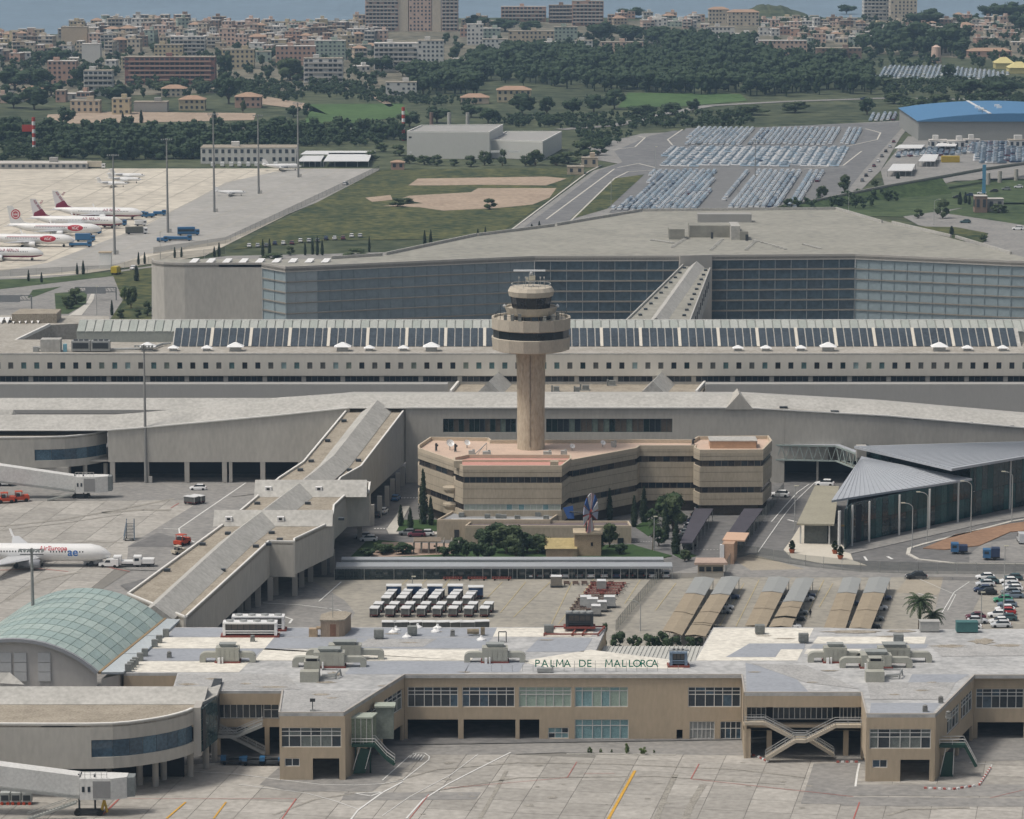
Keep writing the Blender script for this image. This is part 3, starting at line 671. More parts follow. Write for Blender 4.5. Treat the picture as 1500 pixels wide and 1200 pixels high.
def intake(x,y,label):
 p = roofp(x,y); r_ = empty('duct_unit',p,label,'duct unit','low duct units with open intakes')
 mb = MB(); mb.box(p.x,p.y + 1.2,p.z,3.3,2.2,1.9); mb.build('lower_duct',duct,r_)
 mb = MB(); mb.box(p.x + .3,p.y + 3.6,p.z,2.8,2.4,3.2); mb.build('casing',duct,r_)
 mb = MB(); mb.box(p.x + .3,p.y + 3.6,p.z + 3.2,2.3,2.0,.6); mb.build('intake_frame',duct,r_)
 mb = MB(); mb.box(p.x + .3,p.y + 2.56,p.z + 3.28,1.9,.06,.42); mb.build('intake_grille',dark,r_)
 mb = MB()
 for a,b in (((2.2,2,.9),(4.6,2.6,.9)),((4.6,2.6,.9),(5.2,5,1.2)),((2.0,3,.4),(4.4,3.2,.4)),((4.6,2.6,.9),(4.6,2.6,0)),((5.2,5,1.2),(2,5,1.2)),((5.2,5,1.2),(5.4,5.1,0))):
  mb.tube(p + Vector(a),p + Vector(b),.17,6)
 mb.build('pipework',steel,r_)
intake(453,1000,'low duct unit with open black intake in front of left air handlers')
intake(1282,1000,'low duct unit with open black intake in front of right cluster')
def chiller(x,y,z,wpx,s,label,n=8,col=None):
 p = P(x,y,z); W = wpx / s; r_ = empty('chiller',p,label,'chiller')
 mb = MB(); mb.box(p.x,p.y + 1.2,p.z,W + .8,2.8,.35); mb.build('base_frame',red_m,r_)
 mb = MB()
 for q in (-1,1): mb.box(p.x + q * (W / 2 - .25),p.y + 1.2,p.z + .35,.5,2.4,2.2)
 mb.box(p.x,p.y + 1.2,p.z + 2.55,W,2.6,.3); mb.box(p.x,p.y + .05,p.z + 1.15,W - 1,.15,.2); mb.box(p.x,p.y + 1.2,p.z + .7,W - 1,2.2,.2); mb.build('casing',col or white,r_)
 mb = MB(); mb.box(p.x,p.y + 1.3,p.z + .9,W - 1.02,1.9,1.6); mb.build('coil_core',dark_metal,r_)
 for i in range(n):
  X = p.x - (W - 1) / 2 + (W - 1) * (i + .5) / n; mb = MB(); mb.box(X,p.y + .28,p.z + 1.45,(W - 1) / n - .12,.1,1.0); mb.build('coil_panel',M('coil',(.13,.12,.11),var=.1),r_)
 for i in range(4):
  X = p.x - W / 2 + W * (i + .5) / 4; mb = MB(); mb.lathe(X,p.y + 1.2,[(.75,p.z + 2.85),(.7,p.z + 3.1),(.3,p.z + 3.1)],12); mb.build('fan',steel,r_)
  mb = MB(); mb.tube((X - .6,p.y + .7,p.z + .55 + .3),(X + .6,p.y + .7,p.z + .85),.26,8); mb.build('compressor',white,r_)
chiller(366,934,ZR,80,7.9,'white chiller with eight dark coil panels at left roof edge')
chiller(378,925,ZR,78,7.9,'white chiller standing behind the front one at left roof edge')
chiller(849,921,ZR + .6,40,7.7,'dark twin chiller on red steel frame by the roof notch',4,dark_metal)
chiller(994,978,ZR,26,8.2,'small dark condenser bank right of the roof letters',3,M('blue grey casing',(.18,.24,.32),var=.1))
mb = MB(); a = [roofp(x,y) + Vector((0,0,.4)) for x,y in ((797,932),(876,932),(886,921),(812,921),(838,932),(846,921),(853,932),(862,921))]
for i,j in ((0,1),(2,3),(4,5),(6,7),(0,3),(1,2)): mb.bar(a[i],a[j],.25,.25)
for q in a: mb.bar(q,q - Vector((0,0,.4)),.25)
tag(mb.build('steel_frame',red_m),'red steel support frame lying on the roof under dark chiller','steel frame')
# machine room on the roof
p = roofp(487,933); mr = empty('machine_room',p,'small round-ended tan machine room on the roof beside the chillers','machine room')
mb = MB(); pts = [(p.x - 2.2,p.y),(p.x + 1.2,p.y),(p.x + 2.2,p.y + .6),(p.x + 3.2,p.y + 6),(p.x + 2,p.y + 7.5),(p.x - .5,p.y + 7.5),(p.x - 2.2,p.y + 5)]
mb.prism(pts,p.z,p.z + 3.0); mb.build('wall',M('weathered tan wall',(.36,.28,.21),var=.2,sc=.5,streak=True),mr)
mb = MB(); mb.prism(offset(pts,-.15),p.z + 3.0,p.z + 3.25); mb.build('roof',gravel_roof,mr)
mb = MB(); mb.box(p.x + .1,p.y - .04,p.z + .1,1.1,.06,2.3); mb.build('door',M('rusty door',(.22,.12,.08),var=.2),mr)
mb = MB(); mb.box(p.x - 3.6,p.y + .6,p.z,1.6,1.4,1.5); mb.tube((p.x - 3,p.y,p.z + 1.7),(p.x - 2.2,p.y,p.z + 1.7),.3); mb.build('pipe_box',M('rust tan',(.40,.30,.2),var=.2),mr)
mb = MB(); mb.tube((p.x,p.y + 2,p.z + 3.25),(p.x,p.y + 2,p.z + 8),.06,6); mb.tube((p.x - 1,p.y + 2,p.z + 5),(p.x + 1.2,p.y + 2,p.z + 5),.04,6); mb.build('antenna',steel,mr)
# small boxes and vents over the roof
spots = [(207,'b',928,'grey cabinet at the foot of the vault roof'),(370,'s',940,'tan vent cowl just below the white chillers'),(555,'b',936,'cabinet on legs near rear roof edge, left of the skylight dots'),(604,'b',931,'small box near rear roof edge beside white vent caps'),(663,'s',932,'little grey vent near rear roof edge'),(697,'t',931,'brown pump skid near rear roof edge'),
  (736,'f',941,'small open frame standing on the cream roof strip'),(804,'b',929,'grey cabinet on the red frame'),(804,'v',985,'open duct cowl in front of the letter A'),(1113,'b',929,'dark square cowl on the cream roof patch'),(1177,'b',942,'small grey cowl near the right end of cream patch'),(1316,'b',943,'twin pipe cowl behind the right cluster'),
  (1361,'c',925,'pale grey equipment cabinet below the palms'),(1416,'g',926,'teal container box at the rear roof edge'),(248,'s',964,'small dark vent at the left of the roof'),(458,'m',1042,'camera mast at front edge of the left gate block'),(1355,'s',1043,'floodlight at front edge of the right gate block'),(1378,'s',1030,'lamp on the corner of right gate block'),(1389,'s',1052,'small camera on diagonal wall')]
for x,k,y,lab in spots:
 p = roofp(x,y); r_ = empty('roof_equipment',p,lab,'roof equipment'); mb = MB(); mb.box(p.x,p.y,p.z,.9,.7,.3); mb.build('foot',steel,r_); mb = MB()
 mt = steel
 if k == 'b': mb.box(p.x,p.y,p.z + .3,1.8,1.4,1.5); mb.box(p.x,p.y - .75,p.z + .6,1.2,.1,.9); mt = M('cabinet',(.22,.23,.22),var=.2)
 elif k == 'c': mb.box(p.x,p.y,p.z + .2,3.6,2,1.8); mb.box(p.x,p.y,p.z + 2,3.8,2.2,.12); mt = M('pale cabinet',(.42,.42,.40),var=.1)
 elif k == 'g': mb.box(p.x,p.y,p.z + .2,4,2,1.8); mb.box(p.x,p.y,p.z + 2,4.1,2.1,.1); mt = M('teal container',(.07,.17,.17),var=.1)
 elif k == 't': mb.tube((p.x - 1.6,p.y,p.z + .8),(p.x + .6,p.y,p.z + .8),.5,10); mb.box(p.x + 1.3,p.y,p.z + .2,.8,.8,1.3); mt = M('brown pump',(.25,.21,.15),var=.3)
 elif k == 'f':
  for q in (-.7,.7): mb.bar((p.x + q,p.y,p.z),(p.x + q,p.y,p.z + 2),.18)
  mb.bar((p.x - .7,p.y,p.z + 2),(p.x + .7,p.y,p.z + 2),.18); mt = dark_metal
 elif k == 'v': mb.box(p.x - .8,p.y,p.z + .2,2.6,1.0,.6); mb.bar((p.x + .6,p.y,p.z + .3),(p.x + .6,p.y,p.z + 1.3),.25)
 elif k == 'm': mb.tube((p.x,p.y,p.z),(p.x,p.y,p.z + 2),.08,6); mb.box(p.x,p.y,p.z + 1.7,.9,.5,.5); mt = dark_metal
 else: mb.box(p.x,p.y,p.z + .2,.8,.8,.7); mb.lathe(p.x,p.y,[(.3,p.z + .9),(.45,p.z + 1.1),(.1,p.z + 1.3)],8); mt = M('vent metal',(.2,.2,.19),var=.2)
 mb.build('casing',mt,r_)
grp = 'white vent caps near rear roof edge'
mb = MB(); mb.lathe(0,0,[(.9,0),(.85,.25),(.25,.6),(.2,.9)],10); vc = Proto(tag(mb.build('vent_cap',white,loc=(0,0,0)),'x','vent cap'))
for i,(x,y) in enumerate([(580,924),(576,927),(612,920),(641,921),(638,926),(1000,974),(596,934),(705,938)]):
 vc.place(roofp(x,y),0,'white vent cap near rear roof edge, %s' % ['left of the others','leftmost of all','above the tan pump skid','behind the slim box','in front of its twin','beside the dark condenser bank','next to the cabinet on legs','farthest right of the row'][i],grp)
# wooden-looking duct left of the curved pier, gate annexes
p = PY(531,1052,YD + 4)
jb = empty('glass_gate_box',(p.x,YD + 4,0),'greenish glass box on legs beside the left gate block','gate box')
gy = YD + 3.2; x0,x1 = PY(512,1070,gy).x,PY(552,1070,gy).x; z0,z1 = PY(530,1090,gy).z,PY(530,1053,gy).z
mb = MB(); mb.prism([(x0,gy),(x1 - .8,gy),(x1,gy + 3.5),(x0,gy + 3.5)],z1,z1 + .25); mb.prism([(x0,gy),(x1 - .8,gy),(x1,gy + 3.5),(x0,gy + 3.5)],z0 - .3,z0); mb.build('deck',M('pale green metal',(.38,.42,.36),var=.1),jb)
mb = MB(); mb.prism([(x0 + .2,gy + .2),(x1 - 1.0,gy + .2),(x1 - .2,gy + 3.3),(x0 + .2,gy + 3.3)],z0,z1); mb.build('glazing',M('green box glass',(.19,.23,.17),rough=.3,var=.3,sc=.6),jb)
for i in range(5):
 X = x0 + (x1 - .8 - x0) * i / 4; ubox('mullion',frame_w,jb,(X,gy + .12,(z0 + z1) / 2),(.1,.1,z1 - z0))
mb = MB()
for X in (x0 + 1,x1 - 1.2): mb.bar((X,gy + 1.5,0),(X,gy + 1.5,z0 - .3),.3)
mb.build('leg',green_metal,jb)
gy2 = gy + 9; zt = PY(560,1034,gy2).z
mb = MB(); mb.box(PY(564,1040,gy2).x,gy2,PY(564,1080,gy2).z,3.0,2.5,zt - PY(564,1080,gy2).z); mb.build('upper_box',M('dull green panel',(.22,.25,.22),var=.2),jb); mb = MB(); mb.box(PY(564,1040,gy2).x,gy2,zt,3.6,3,.3); mb.build('upper_roof',MATS['pale green metal'],jb)
def fire_stair(Y,pts,wd,lab,leaf):
 r_ = stair(Y,pts,wd,green_metal,frame_w,'gate_stairs',lab)
 a = [PY(x,y,Y) for x,y in leaf]
 mb = MB(); mb.add([Vector((q.x,Y + .6,q.z)) for q in a],[(0,1,2,3)]); mb.add([Vector((q.x,Y + .7,q.z)) for q in a],[(3,2,1,0)]); mb.build('side_ramp',green_metal,r_)
 mb = MB(); mb.bar(Vector((a[0].x,Y + .4,a[0].z + .8)),Vector((a[3].x,Y + .4,a[3].z + .8)),.12); mb.bar(Vector((a[1].x,Y + .4,a[1].z + .8)),Vector((a[2].x,Y + .4,a[2].z + .8)),.12); mb.build('handrail',frame_w,r_)
fire_stair(YD + 2,[(515,1091),(549,1091),(566,1110),(578,1119)],2.2,'dark green gate stairs with white rails under the glass box',[(528,1097),(544,1100),(535,1134),(517,1135)])
fire_stair(YC + 2.5,[(1376,1092),(1414,1092),(1430,1122)],2.2,'dark green gate stairs with white rails beside right gate block',[(1386,1103),(1398,1103),(1396,1142),(1377,1142)])
# low shrubs along the foot of the wall come later
# ---------------------------------------------------------------- curved pier building, lower left
def PZ(x,y,z): return P(x,y,z)
def gable(mb,a,b,c,d,e,f):
 """two sloping faces: ridge a-b, eaves c-d (front) and e-f (back)"""
 mb.add([a,b,d,c],[(0,1,2,3)]); mb.add([a,b,f,e],[(3,2,1,0)]); mb.add([a,c,e],[(0,1,2)]); mb.add([b,d,f],[(2,1,0)])
def curved_pier(front_top,win_t,win_b,soffit_row,g_row,ridge,cols,label,zt,endx,bands):
 """front_top: parapet points (px) at height zt; walls hang down from it"""
 r_ = empty('pier_building',P(60,g_row,0),label,'pier building')
 pts = [P(x,y,zt) for x,y in front_top]; zs_ = bands[0]; w0,w1 = bands[1],bands[2]
 back = pts[0].y + 17 if ridge else pts[0].y + 30
 deck = [p.xy for p in pts] + [Vector((pts[-1].x,back)),Vector((pts[0].x,back))]
 mb = MB(); mb.prism(deck,zt - .5,zt - .25); mb.build('roof',gravel_roof,r_)
 mb = MB(); mb.prism(offset(deck,.3),zs_,zs_ + .3); mb.build('floor_slab',concrete,r_)
 W = MB(); E = MB(); gl = []
 for i in range(len(pts) - 1):
  a,b = pts[i],pts[i + 1]; xm = (front_top[i][0] + front_top[i + 1][0]) / 2
  if win_t <= xm <= win_b:
   W.wall(a,b,zs_,w0,.5); W.wall(a,b,w1,zt,.5); gl.append((a,b))
  else: W.wall(a,b,zs_,zt,.5)
  E.wall(a,b,zt,zt + .18,.55)
 W.build('wall',concrete_w,r_); E.build('coping',white_edge,r_)
 for a,b in gl:
  d = (b - a).xy.normalized(); n = Vector((-d.y,d.x)); c = (a + b).xy / 2 + n * .35
  ubox('pane',random.choice([glass_b,glass_b,M('blue glass light',(.09,.15,.20),rough=.15,var=.3,sc=.3)]),r_,(c.x,c.y,(w0 + w1) / 2),((b - a).xy.length - .12,.1,w1 - w0),math.atan2(d.y,d.x))
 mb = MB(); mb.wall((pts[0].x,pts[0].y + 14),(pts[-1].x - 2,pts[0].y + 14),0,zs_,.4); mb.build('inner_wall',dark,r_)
 for x,y in cols:
  q = P(x,y); mb = MB(); mb.lathe(q.x,q.y,[(.55,0),(.55,zs_)],12); mb.build('column',concrete,r_,smooth=False)
 return r_,pts
g1 = 1160; s1 = (g1 + 228) / 158
zt1 = 12.8
ft = [(-60,1061),(0,1061),(60,1061.3),(110,1061.3),(133,1061.2),(165,1060.5),(190,1058.5),(210,1056),(230,1053),(247,1049.8),(262,1046),(274,1042.5),(283,1038.5)]
# window heights from the photo at x=160: rows 1082 and 1110; soffit row 1126
yy = P(160,1060.8,zt1).y
zz_ = [PY(160,r,yy).z for r in (1126,1109.5,1084)]
pier1,pp1 = curved_pier(ft,133,284,0,g1,True,[(205,1150),(228,1152),(240,1142),(279,1138),(302,1126),(314,1116),(250,1132),(265,1122),(160,1140)],'curved grey pier building with blue window band standing on columns, lower left',zt1,285,zz_)
# end pier strip, glazed stair end and sloping ridge roof behind
a = P(283,1038.5,zt1); b = P(294,1038.5,zt1)
mb = MB(); mb.prism([a.xy,b.xy,b.xy + Vector((0,6)),a.xy + Vector((0,6))],zz_[0] - .6,zt1 + .2); mb.build('end_wall',concrete,pier1)
c = P(318,1020,zt1)
glz = M('dark blue stair glazing',(.05,.085,.09),rough=.1,var=.4,sc=.3)
for i in range(4):
 for j in range(4):
  q0 = b.lerp(c,i / 4); q1 = b.lerp(c,(i + 1) / 4); m = (q0 + q1) / 2; d = (q1 - q0).xy; h = (zt1 - zz_[0]) / 4
  ubox('pane',glz,pier1,(m.x,m.y,zz_[0] + h * (j + .5)),(d.length - .12,.1,h - .12),math.atan2(d.y,d.x))
mb = MB(); bs = Vector((b.x + .3,b.y + .5,0)); cs_ = Vector((c.x - .3,c.y + .5,0))
mb.prism([bs.xy,cs_.xy,(cs_.x,cs_.y + 14),(bs.x,cs_.y + 14)],zz_[0],zt1 - .3); mb.build('stair_core',dark_metal,pier1)
zr1 = 15.5
def ridge_roof(r_,pts_ridge,pts_eave,depth,mat=None):
 """strip of roof: ridge points and front eave points as world vectors, falls again behind"""
 mb = MB(); back = [p + Vector((0,depth,0)) for p in pts_eave]
 for i in range(len(pts_ridge) - 1):
  mb.add([pts_eave[i],pts_eave[i + 1],pts_ridge[i + 1],pts_ridge[i]],[(0,1,2,3)])
  mb.add([back[i],back[i + 1],pts_ridge[i + 1],pts_ridge[i]],[(3,2,1,0)])
 n = len(pts_ridge) - 1
 for k in (0,n): mb.add([pts_eave[k],back[k],pts_ridge[k]],[(0,1,2)])
 return mb.build('ridge_roof',mat or concrete_l,r_)
e0 = [P(x,1032,zt1 - .2) for x in (-60,60,180,298)]; Yr = e0[0].y + 5
ridge_roof(pier1,[PY(x,1005.5,Yr) for x in (-60,60,180,305)],e0,10)
mb = MB(); q = PY(301,1032,e0[0].y); mb.prism([(q.x - .5,e0[0].y),(c.x,c.y),(c.x,c.y + 8),(q.x - .5,e0[0].y + 10)],zt1 - .4,zt1 + .2); mb.build('end_roof',concrete_l,pier1)
for k in range(10):
 X = e0[0].x + (e0[3].x - e0[0].x) * (k + .5) / 10
mb = MB(); qq = [P(0,1001,12.5),P(36,1003,12.5)]; tp = PY(14,985,qq[0].y + 1)
mb.add([qq[0],qq[1],tp,PY(-40,985,qq[0].y + 1),PY(-60,1003,qq[0].y)],[(0,1,2,3,4)]); mb.build('gable_end',concrete_l,pier1)
# ---------------------------------------------------------------- vault hall
zs0 = 13.0
n0 = P(143,985,zs0); f0 = P(240,906,zs0); hv = empty('vaulted_hall',(n0.x - 14,n0.y,0),'hall with a big pale green glass barrel vault roof, lower left','hall')
half = 124 / ((985 + 228) / (HC - zs0)); sag = PY(20,937,n0.y).z - zs0
Rv = (half * half + sag * sag) / (2 * sag); ax = (f0 - n0)
NA,NL = 18,10
def vp(i,t,out=0,lenv=None):
 th0 = math.asin(half / Rv); th = th0 - 2 * th0 * i / NA
 base = n0 + ax * t
 return Vector((base.x - half + (Rv + out) * math.sin(th),base.y,zs0 - (Rv - sag) + (Rv + out) * math.cos(th)))
gm = [vaultg,M('vault glass dark',(.355,.455,.43),var=.12,sc=.2,rough=.3),M('vault glass light',(.44,.53,.49),var=.12,sc=.2,rough=.3)]
for i in range(NA):
 for k in range(NL):
  mb = MB(); e = .010
  a,b,c,d = vp(i + .03,k / NL + .004),vp(i + .97,k / NL + .004),vp(i + .97,(k + 1) / NL - .004),vp(i + .03,(k + 1) / NL - .004)
  lo = [q - Vector((0,0,.25)) for q in (a,b,c,d)]
  mb.add([a,b,c,d] + lo,[(0,1,2,3),(0,4,5,1),(1,5,6,2),(2,6,7,3),(3,7,4,0)])
  mb.build('pane',gm[k % 2] if random.random() < .85 else gm[2],hv)
mb = MB()
for i in range(NA):
 mb.add([vp(i,0,-.2),vp(i + 1,0,-.2),vp(i + 1,1,-.2),vp(i,1,-.2)],[(0,1,2,3)])
mb.build('frame',M('vault frame',(.52,.56,.53),var=.05),hv)
mb = MB()
for i in range(NA): mb.bar(vp(i,-.006,.0),vp(i + 1,-.006,.0),.9,.6)
mb.build('verge',M('verge metal',(.32,.33,.35),var=.05),hv)
rings = [vp(i,.006,-.3) for i in range(NA + 1)]
mb = MB(); mb.add(rings + [Vector((rings[-1].x,rings[-1].y,0)),Vector((rings[0].x,rings[0].y,0))],[tuple(range(NA + 3))[::-1]])
fr = [q + ax * .985 for q in rings]; mb.build('gable_wall',M('gable cladding',(.58,.555,.52),var=.07,sc=.15,streak=True),hv)
for k,(x,wpx,m_) in enumerate(((8,18,glass_t),(30,18,glass_t),(65,18,MATS['grey concrete wall']))):
 q = PY(x,1000,n0.y - .2); pp = PY(x,952,n0.y - .2)
 for j in range(3): ubox('cladding_panel',M('pale gable panel',(.58,.585,.58),var=.05),hv,(q.x,n0.y + .1,q.z + 1 + j * (pp.z - q.z) / 3.4),(wpx / 8.2,.2,(pp.z - q.z) / 3.4 - .1))
mb = MB(); s_a,s_b = n0 + Vector((.6,0,0)),f0 + Vector((.6,0,0)); o_a,o_b = P(180,985,zs0 - .8),P(264,907,zs0 - .8)
for i in range(3):
 t0,t1 = i / 3 + .004,(i + 1) / 3 - .004
 m2 = MB(); A1,B1,C1,D1 = s_a.lerp(s_b,t0),o_a.lerp(o_b,t0),o_a.lerp(o_b,t1),s_a.lerp(s_b,t1)
 m2.add([A1,B1,C1,D1] + [q - Vector((0,0,.4)) for q in (A1,B1,C1,D1)],[(0,1,2,3),(7,6,5,4),(0,4,5,1),(1,5,6,2),(2,6,7,3),(3,7,4,0)]); m2.build('skirt_roof',M('pale skirt roof',(.55,.60,.62),var=.08),hv)
mb.bar(s_a - Vector((.3,0,.1)),s_b - Vector((.3,0,.1)),.5,.4); mb.build('gutter',rust,hv)
mb = MB(); mb.prism([(s_a.x,s_a.y + .3),(o_a.x - .8,o_a.y + .3),(o_b.x - .8,o_b.y),(s_b.x,s_b.y)],0,zs0 - 1.3); mb.build('side_wall',MATS['gable cladding'],hv)
for t in (.05,.09,.13,.17,.25,.33,.5,.58,.7): q = o_a.lerp(o_b,t); ubox('vent_box',M('cabinet',(.22,.23,.22)),hv,(q.x + .4,q.y,ZR + .75),(1.1,.8,1.4))
# ---------------------------------------------------------------- diagonal pier and connecting building
zp = 12.6
cb = empty('connecting_building',P(750,707,0),'long grey concrete building with diagonal arm, cross gables and light ridge roofs','concourse')
gv = gravel_roof
def armpt(x,y): return P(x,y,zp + max(0,700 - y) / 103 * 5.85)
L0,L1,L2,L3 = (186,868),(305,768),(408,703),(510,597)     # left parapet
Rr = [(272,902),(394,792),(394,792),(430,795),(430,795)]
# arm deck polygon following the photo (parapet line)
left = [(186,870),(337,760),(408,700),(443,677),(510,597)]
right = [(596,597),(530,683),(500,700),(496,706),(543,706.5),(541,722),(508,724),(490,741),(488,764),(432,790),(432,794),(395,793),(272,905)]
poly = left + right
dk = [armpt(x,y) for x,y in poly]
lowp = [left[0],left[1],left[2]] + right[2:]; mb = MB(); mb.prism([armpt(*p).xy for p in lowp],zp - .7,zp - .3); mb.build('roof',gv,cb)
for q in ([(443,677),(510,597),(596,597),(530,683)],[(408,700),(443,677),(530,683),(500,700)]): mb = MB(); mb.add([armpt(*p) - Vector((0,0,.3)) for p in q[::-1]],[(0,1,2,3)]); mb.build('roof',gv,cb)
zf = 5.0
mb = MB(); mb.prism([p.xy for p in offset([p.xy for p in dk],.5)],zf,zf + .3); mb.build('floor_slab',concrete,cb)
n = len(dk); mbw,mbc = MB(),MB()
for i in range(n):
 a,b = dk[i],dk[(i + 1) % n]
 if i == len(left) - 1: continue
 if _ccw([(p.x,-p.y) for p in dk]): a,b = b,a
 d = (b - a).xy.normalized(); nn = Vector((-d.y,d.x,0)) * -.4; g0,g1 = Vector((a.x,a.y,zf)),Vector((b.x,b.y,zf))
 for m_,lo_,hi_ in ((mbw,(g0,g1),(a,b)),(mbc,(a,b),(a + Vector((0,0,.22)),b + Vector((0,0,.22))))):
  vs = [lo_[0],lo_[1],hi_[1],hi_[0]]; m_.add(vs + [v + nn for v in vs],[(0,1,2,3),(7,6,5,4),(0,4,5,1),(3,2,6,7),(0,3,7,4),(1,5,6,2)])
mbw.build('wall',concrete_w,cb); mbc.build('coping',white_edge,cb)
def strip(px_ridge_a,px_ridge_b,wid,h,name='ridge_roof',ext=0):
 """double pitched ridge roof between two roof points (centre line), width in metres"""
 a,b = armpt(*px_ridge_a),armpt(*px_ridge_b); d = (b - a).normalized(); nn = Vector((-d.y,d.x,0)) * wid / 2
 mb = MB(); up = Vector((0,0,h)); base = Vector((0,0,-.25))
 gable(mb,a + up,b + up,a - nn + base,b - nn + base,a + nn + base,b + nn + base); mb.build(name,concrete_l,cb)
strip((226,905),(345,795),7.5,2.4); strip((345,795),(462,705),7.5,2.4); strip((462,705),(490,681),7.5,2.4); strip((490,681),(553,600),7.5,2.4)
strip((314,765),(488,765),7,2.7,'cross_gable'); strip((374,722),(538,722),8,3.0,'cross_gable')
mb = MB()
for q,w_ in (((488,765),24),((538,722),24)):
 c0 = armpt(*q); mb.add([c0 + Vector((0,-3.1,0)),c0 + Vector((0,3.1,0)),c0 + Vector((.2,0,2.6))],[(0,1,2)])
mb.build('gable_end',concrete_w,cb)
for x,y,r_ in ((393,716,722),(467,716,722),(335,760,765),(411,760,765)):
 q = PY(x,y,armpt(x,r_).y - 2.0); ubox('roof_hatch',white,cb,q,(1.5,1.2,1.0)); ubox('hatch_opening',dark,cb,q + Vector((0,-.62,.05)),(.7,.1,.5))
for x,y in ((375,800),(398,780),(334,781),(297,797),(245,835),(326,835),(393,797),(451,737),(505,676),(512,688),(525,674),(504,616),(480,645),(456,675),(440,688),(377,737),(500,760),(410,790),(370,781)):
 q = armpt(x,y); mb = MB(); mb.box(q.x,q.y,q.z - .28,1.3,1.0,.55); mb.build('roof_light',M('dark skylight',(.05,.06,.07),rough=.3,var=0),cb)
# ground columns under the arm (right side) + dark inside
for (xa,ya) in ((363,893),(378,889),(396,880),(352,899),(404,872),(432,873),(442,860),(455,852),(475,842),(487,838),(545,770),(556,757),(567,742),(575,731),(583,722),(590,712),(598,702),(527,790)):
 q = P(xa,ya); mb = MB(); mb.box(q.x,q.y,0,1.1,1.1,zf); mb.build('column',concrete,cb)
ii = [p.xy for p in offset([p.xy for p in dk],5.0)]
mb = MB(); a,b = P(330,895),P(560,700)
A_,B_ = armpt(*left[0]),armpt(*left[-1]); mb.wall((A_.x + 8,A_.y),(B_.x + 5,B_.y),0,zf,.4); mb.build('inner_wall',dark,cb)
# long front wall of the connecting building
YL = P(250,707).y
top = [(158,631.5),(400,609.5),(512,598)]
mb = MB(); zb = PY(250,677,YL).z; pts = [PY(x,y,YL) for x,y in top]
for i in range(len(pts) - 1):
 a,b = pts[i],pts[i + 1]; mb.add([(a.x,YL,zb),(b.x,YL,zb),b,a,(a.x,YL + .5,zb),(b.x,YL + .5,zb),b + Vector((0,.5,0)),a + Vector((0,.5,0))],[(0,1,2,3),(7,6,5,4),(3,2,6,7),(0,4,5,1),(0,3,7,4),(1,5,6,2)])
mb.build('wall',concrete_w,cb)
Xa,Xb = PY(594,600,YL).x,PY(1150,600,YL).x; zt_ = PY(700,598,YL).z
f = FP(YL); ops = []
for q in ((649,613.5,756,633.5),(800,613.5,985,633.5),(640,645,756,650),(800,645,880,650)):
 a = f(*q); ops.append((a[0] - Xa,a[1] - Xa,a[2],a[3]))
mb = MB(); mb.facade((Xa,YL),(Xb,YL),0,zt_,ops,.5); mb.build('wall',concrete_w,cb)
bl = [glass_d,glass_k,M('green grey blind',(.16,.20,.17),var=.2),M('brown blind',(.12,.10,.08),var=.2)]
for q,n_ in (((649,613.5,756,633.5),14),((800,613.5,985,633.5),22)):
 a = f(*q); window(cb,(Xa,YL),(Xb,YL),a[0] - Xa,a[1] - Xa,a[2],a[3],n_,1,bl,frame=M('dark frame',(.10,.12,.12),var=0))
for q in ((640,645,756,650),(800,645,880,650)):
 a = f(*q); window(cb,(Xa,YL),(Xb,YL),a[0] - Xa,a[1] - Xa,a[2],a[3],8,1,[glass_d],frame=MATS['dark frame'])
rt = [(1150.2,598.2),(1300,609.5),(1500,627),(1620,637)]; pts = [PY(x,y,YL) for x,y in rt]
mb = MB(); zb2 = 5.5
for i in range(len(pts) - 1):
 a,b = pts[i],pts[i + 1]; mb.add([(a.x,YL,zb2),(b.x,YL,zb2),b,a,(a.x,YL + .5,zb2),(b.x,YL + .5,zb2),b + Vector((0,.5,0)),a + Vector((0,.5,0))],[(0,1,2,3),(7,6,5,4),(3,2,6,7),(0,4,5,1),(0,3,7,4),(1,5,6,2)])
mb.build('wall',concrete_w,cb)
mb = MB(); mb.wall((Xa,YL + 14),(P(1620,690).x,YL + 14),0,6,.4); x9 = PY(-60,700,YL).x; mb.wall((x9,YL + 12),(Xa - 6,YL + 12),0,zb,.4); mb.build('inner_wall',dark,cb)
mb = MB(); mb.prism([(x9,YL + .6),(Xa - 8,YL + .6),(Xa - 8,YL + 20),(x9,YL + 20)],zb,zb + .3); mb.build('floor_slab',concrete,cb)
rid = [(-80,608),(165,608),(213,604),(400,587),(505,577.5),(1090,577.5),(1300,589.5),(1500,609),(1620,619)]
eav = [(-80,630.3),(157,630.3),(213,626),(400,609),(512,597.3),(1093,597.3),(1300,609),(1500,626.4),(1620,636.5)]
YR_ = YL + 6.5
ridge_roof(cb,[PY(x,y,YR_) for x,y in rid],[PY(x,y,YL + .05) for x,y in eav],26)
mb = MB()
for i in range(len(eav) - 1): a,b = PY(*eav[i],YL - .1),PY(*eav[i + 1],YL - .1); mb.bar(a,b,.5,.3)
mb.build('coping',white_edge,cb)
rl2 = [PY(x,y,YL + 22) for x,y in ((-60,583),(13,583),(400,583),(500,576))]; el2 = [PY(x,y,YL + 16) for x,y in ((-80,601),(0,600.5),(420,600.5),(520,597))]
ridge_roof(cb,rl2,el2,14)
mb = MB(); mb.add([PY(1060,598,YL - .3),PY(1102,598,YL - .3),PY(1083,576,YL + 3)],[(0,1,2)]); a,b,c = PY(1062,600,YL - .4),PY(1104,600,YL - .4),PY(1083,577,YL - .4)
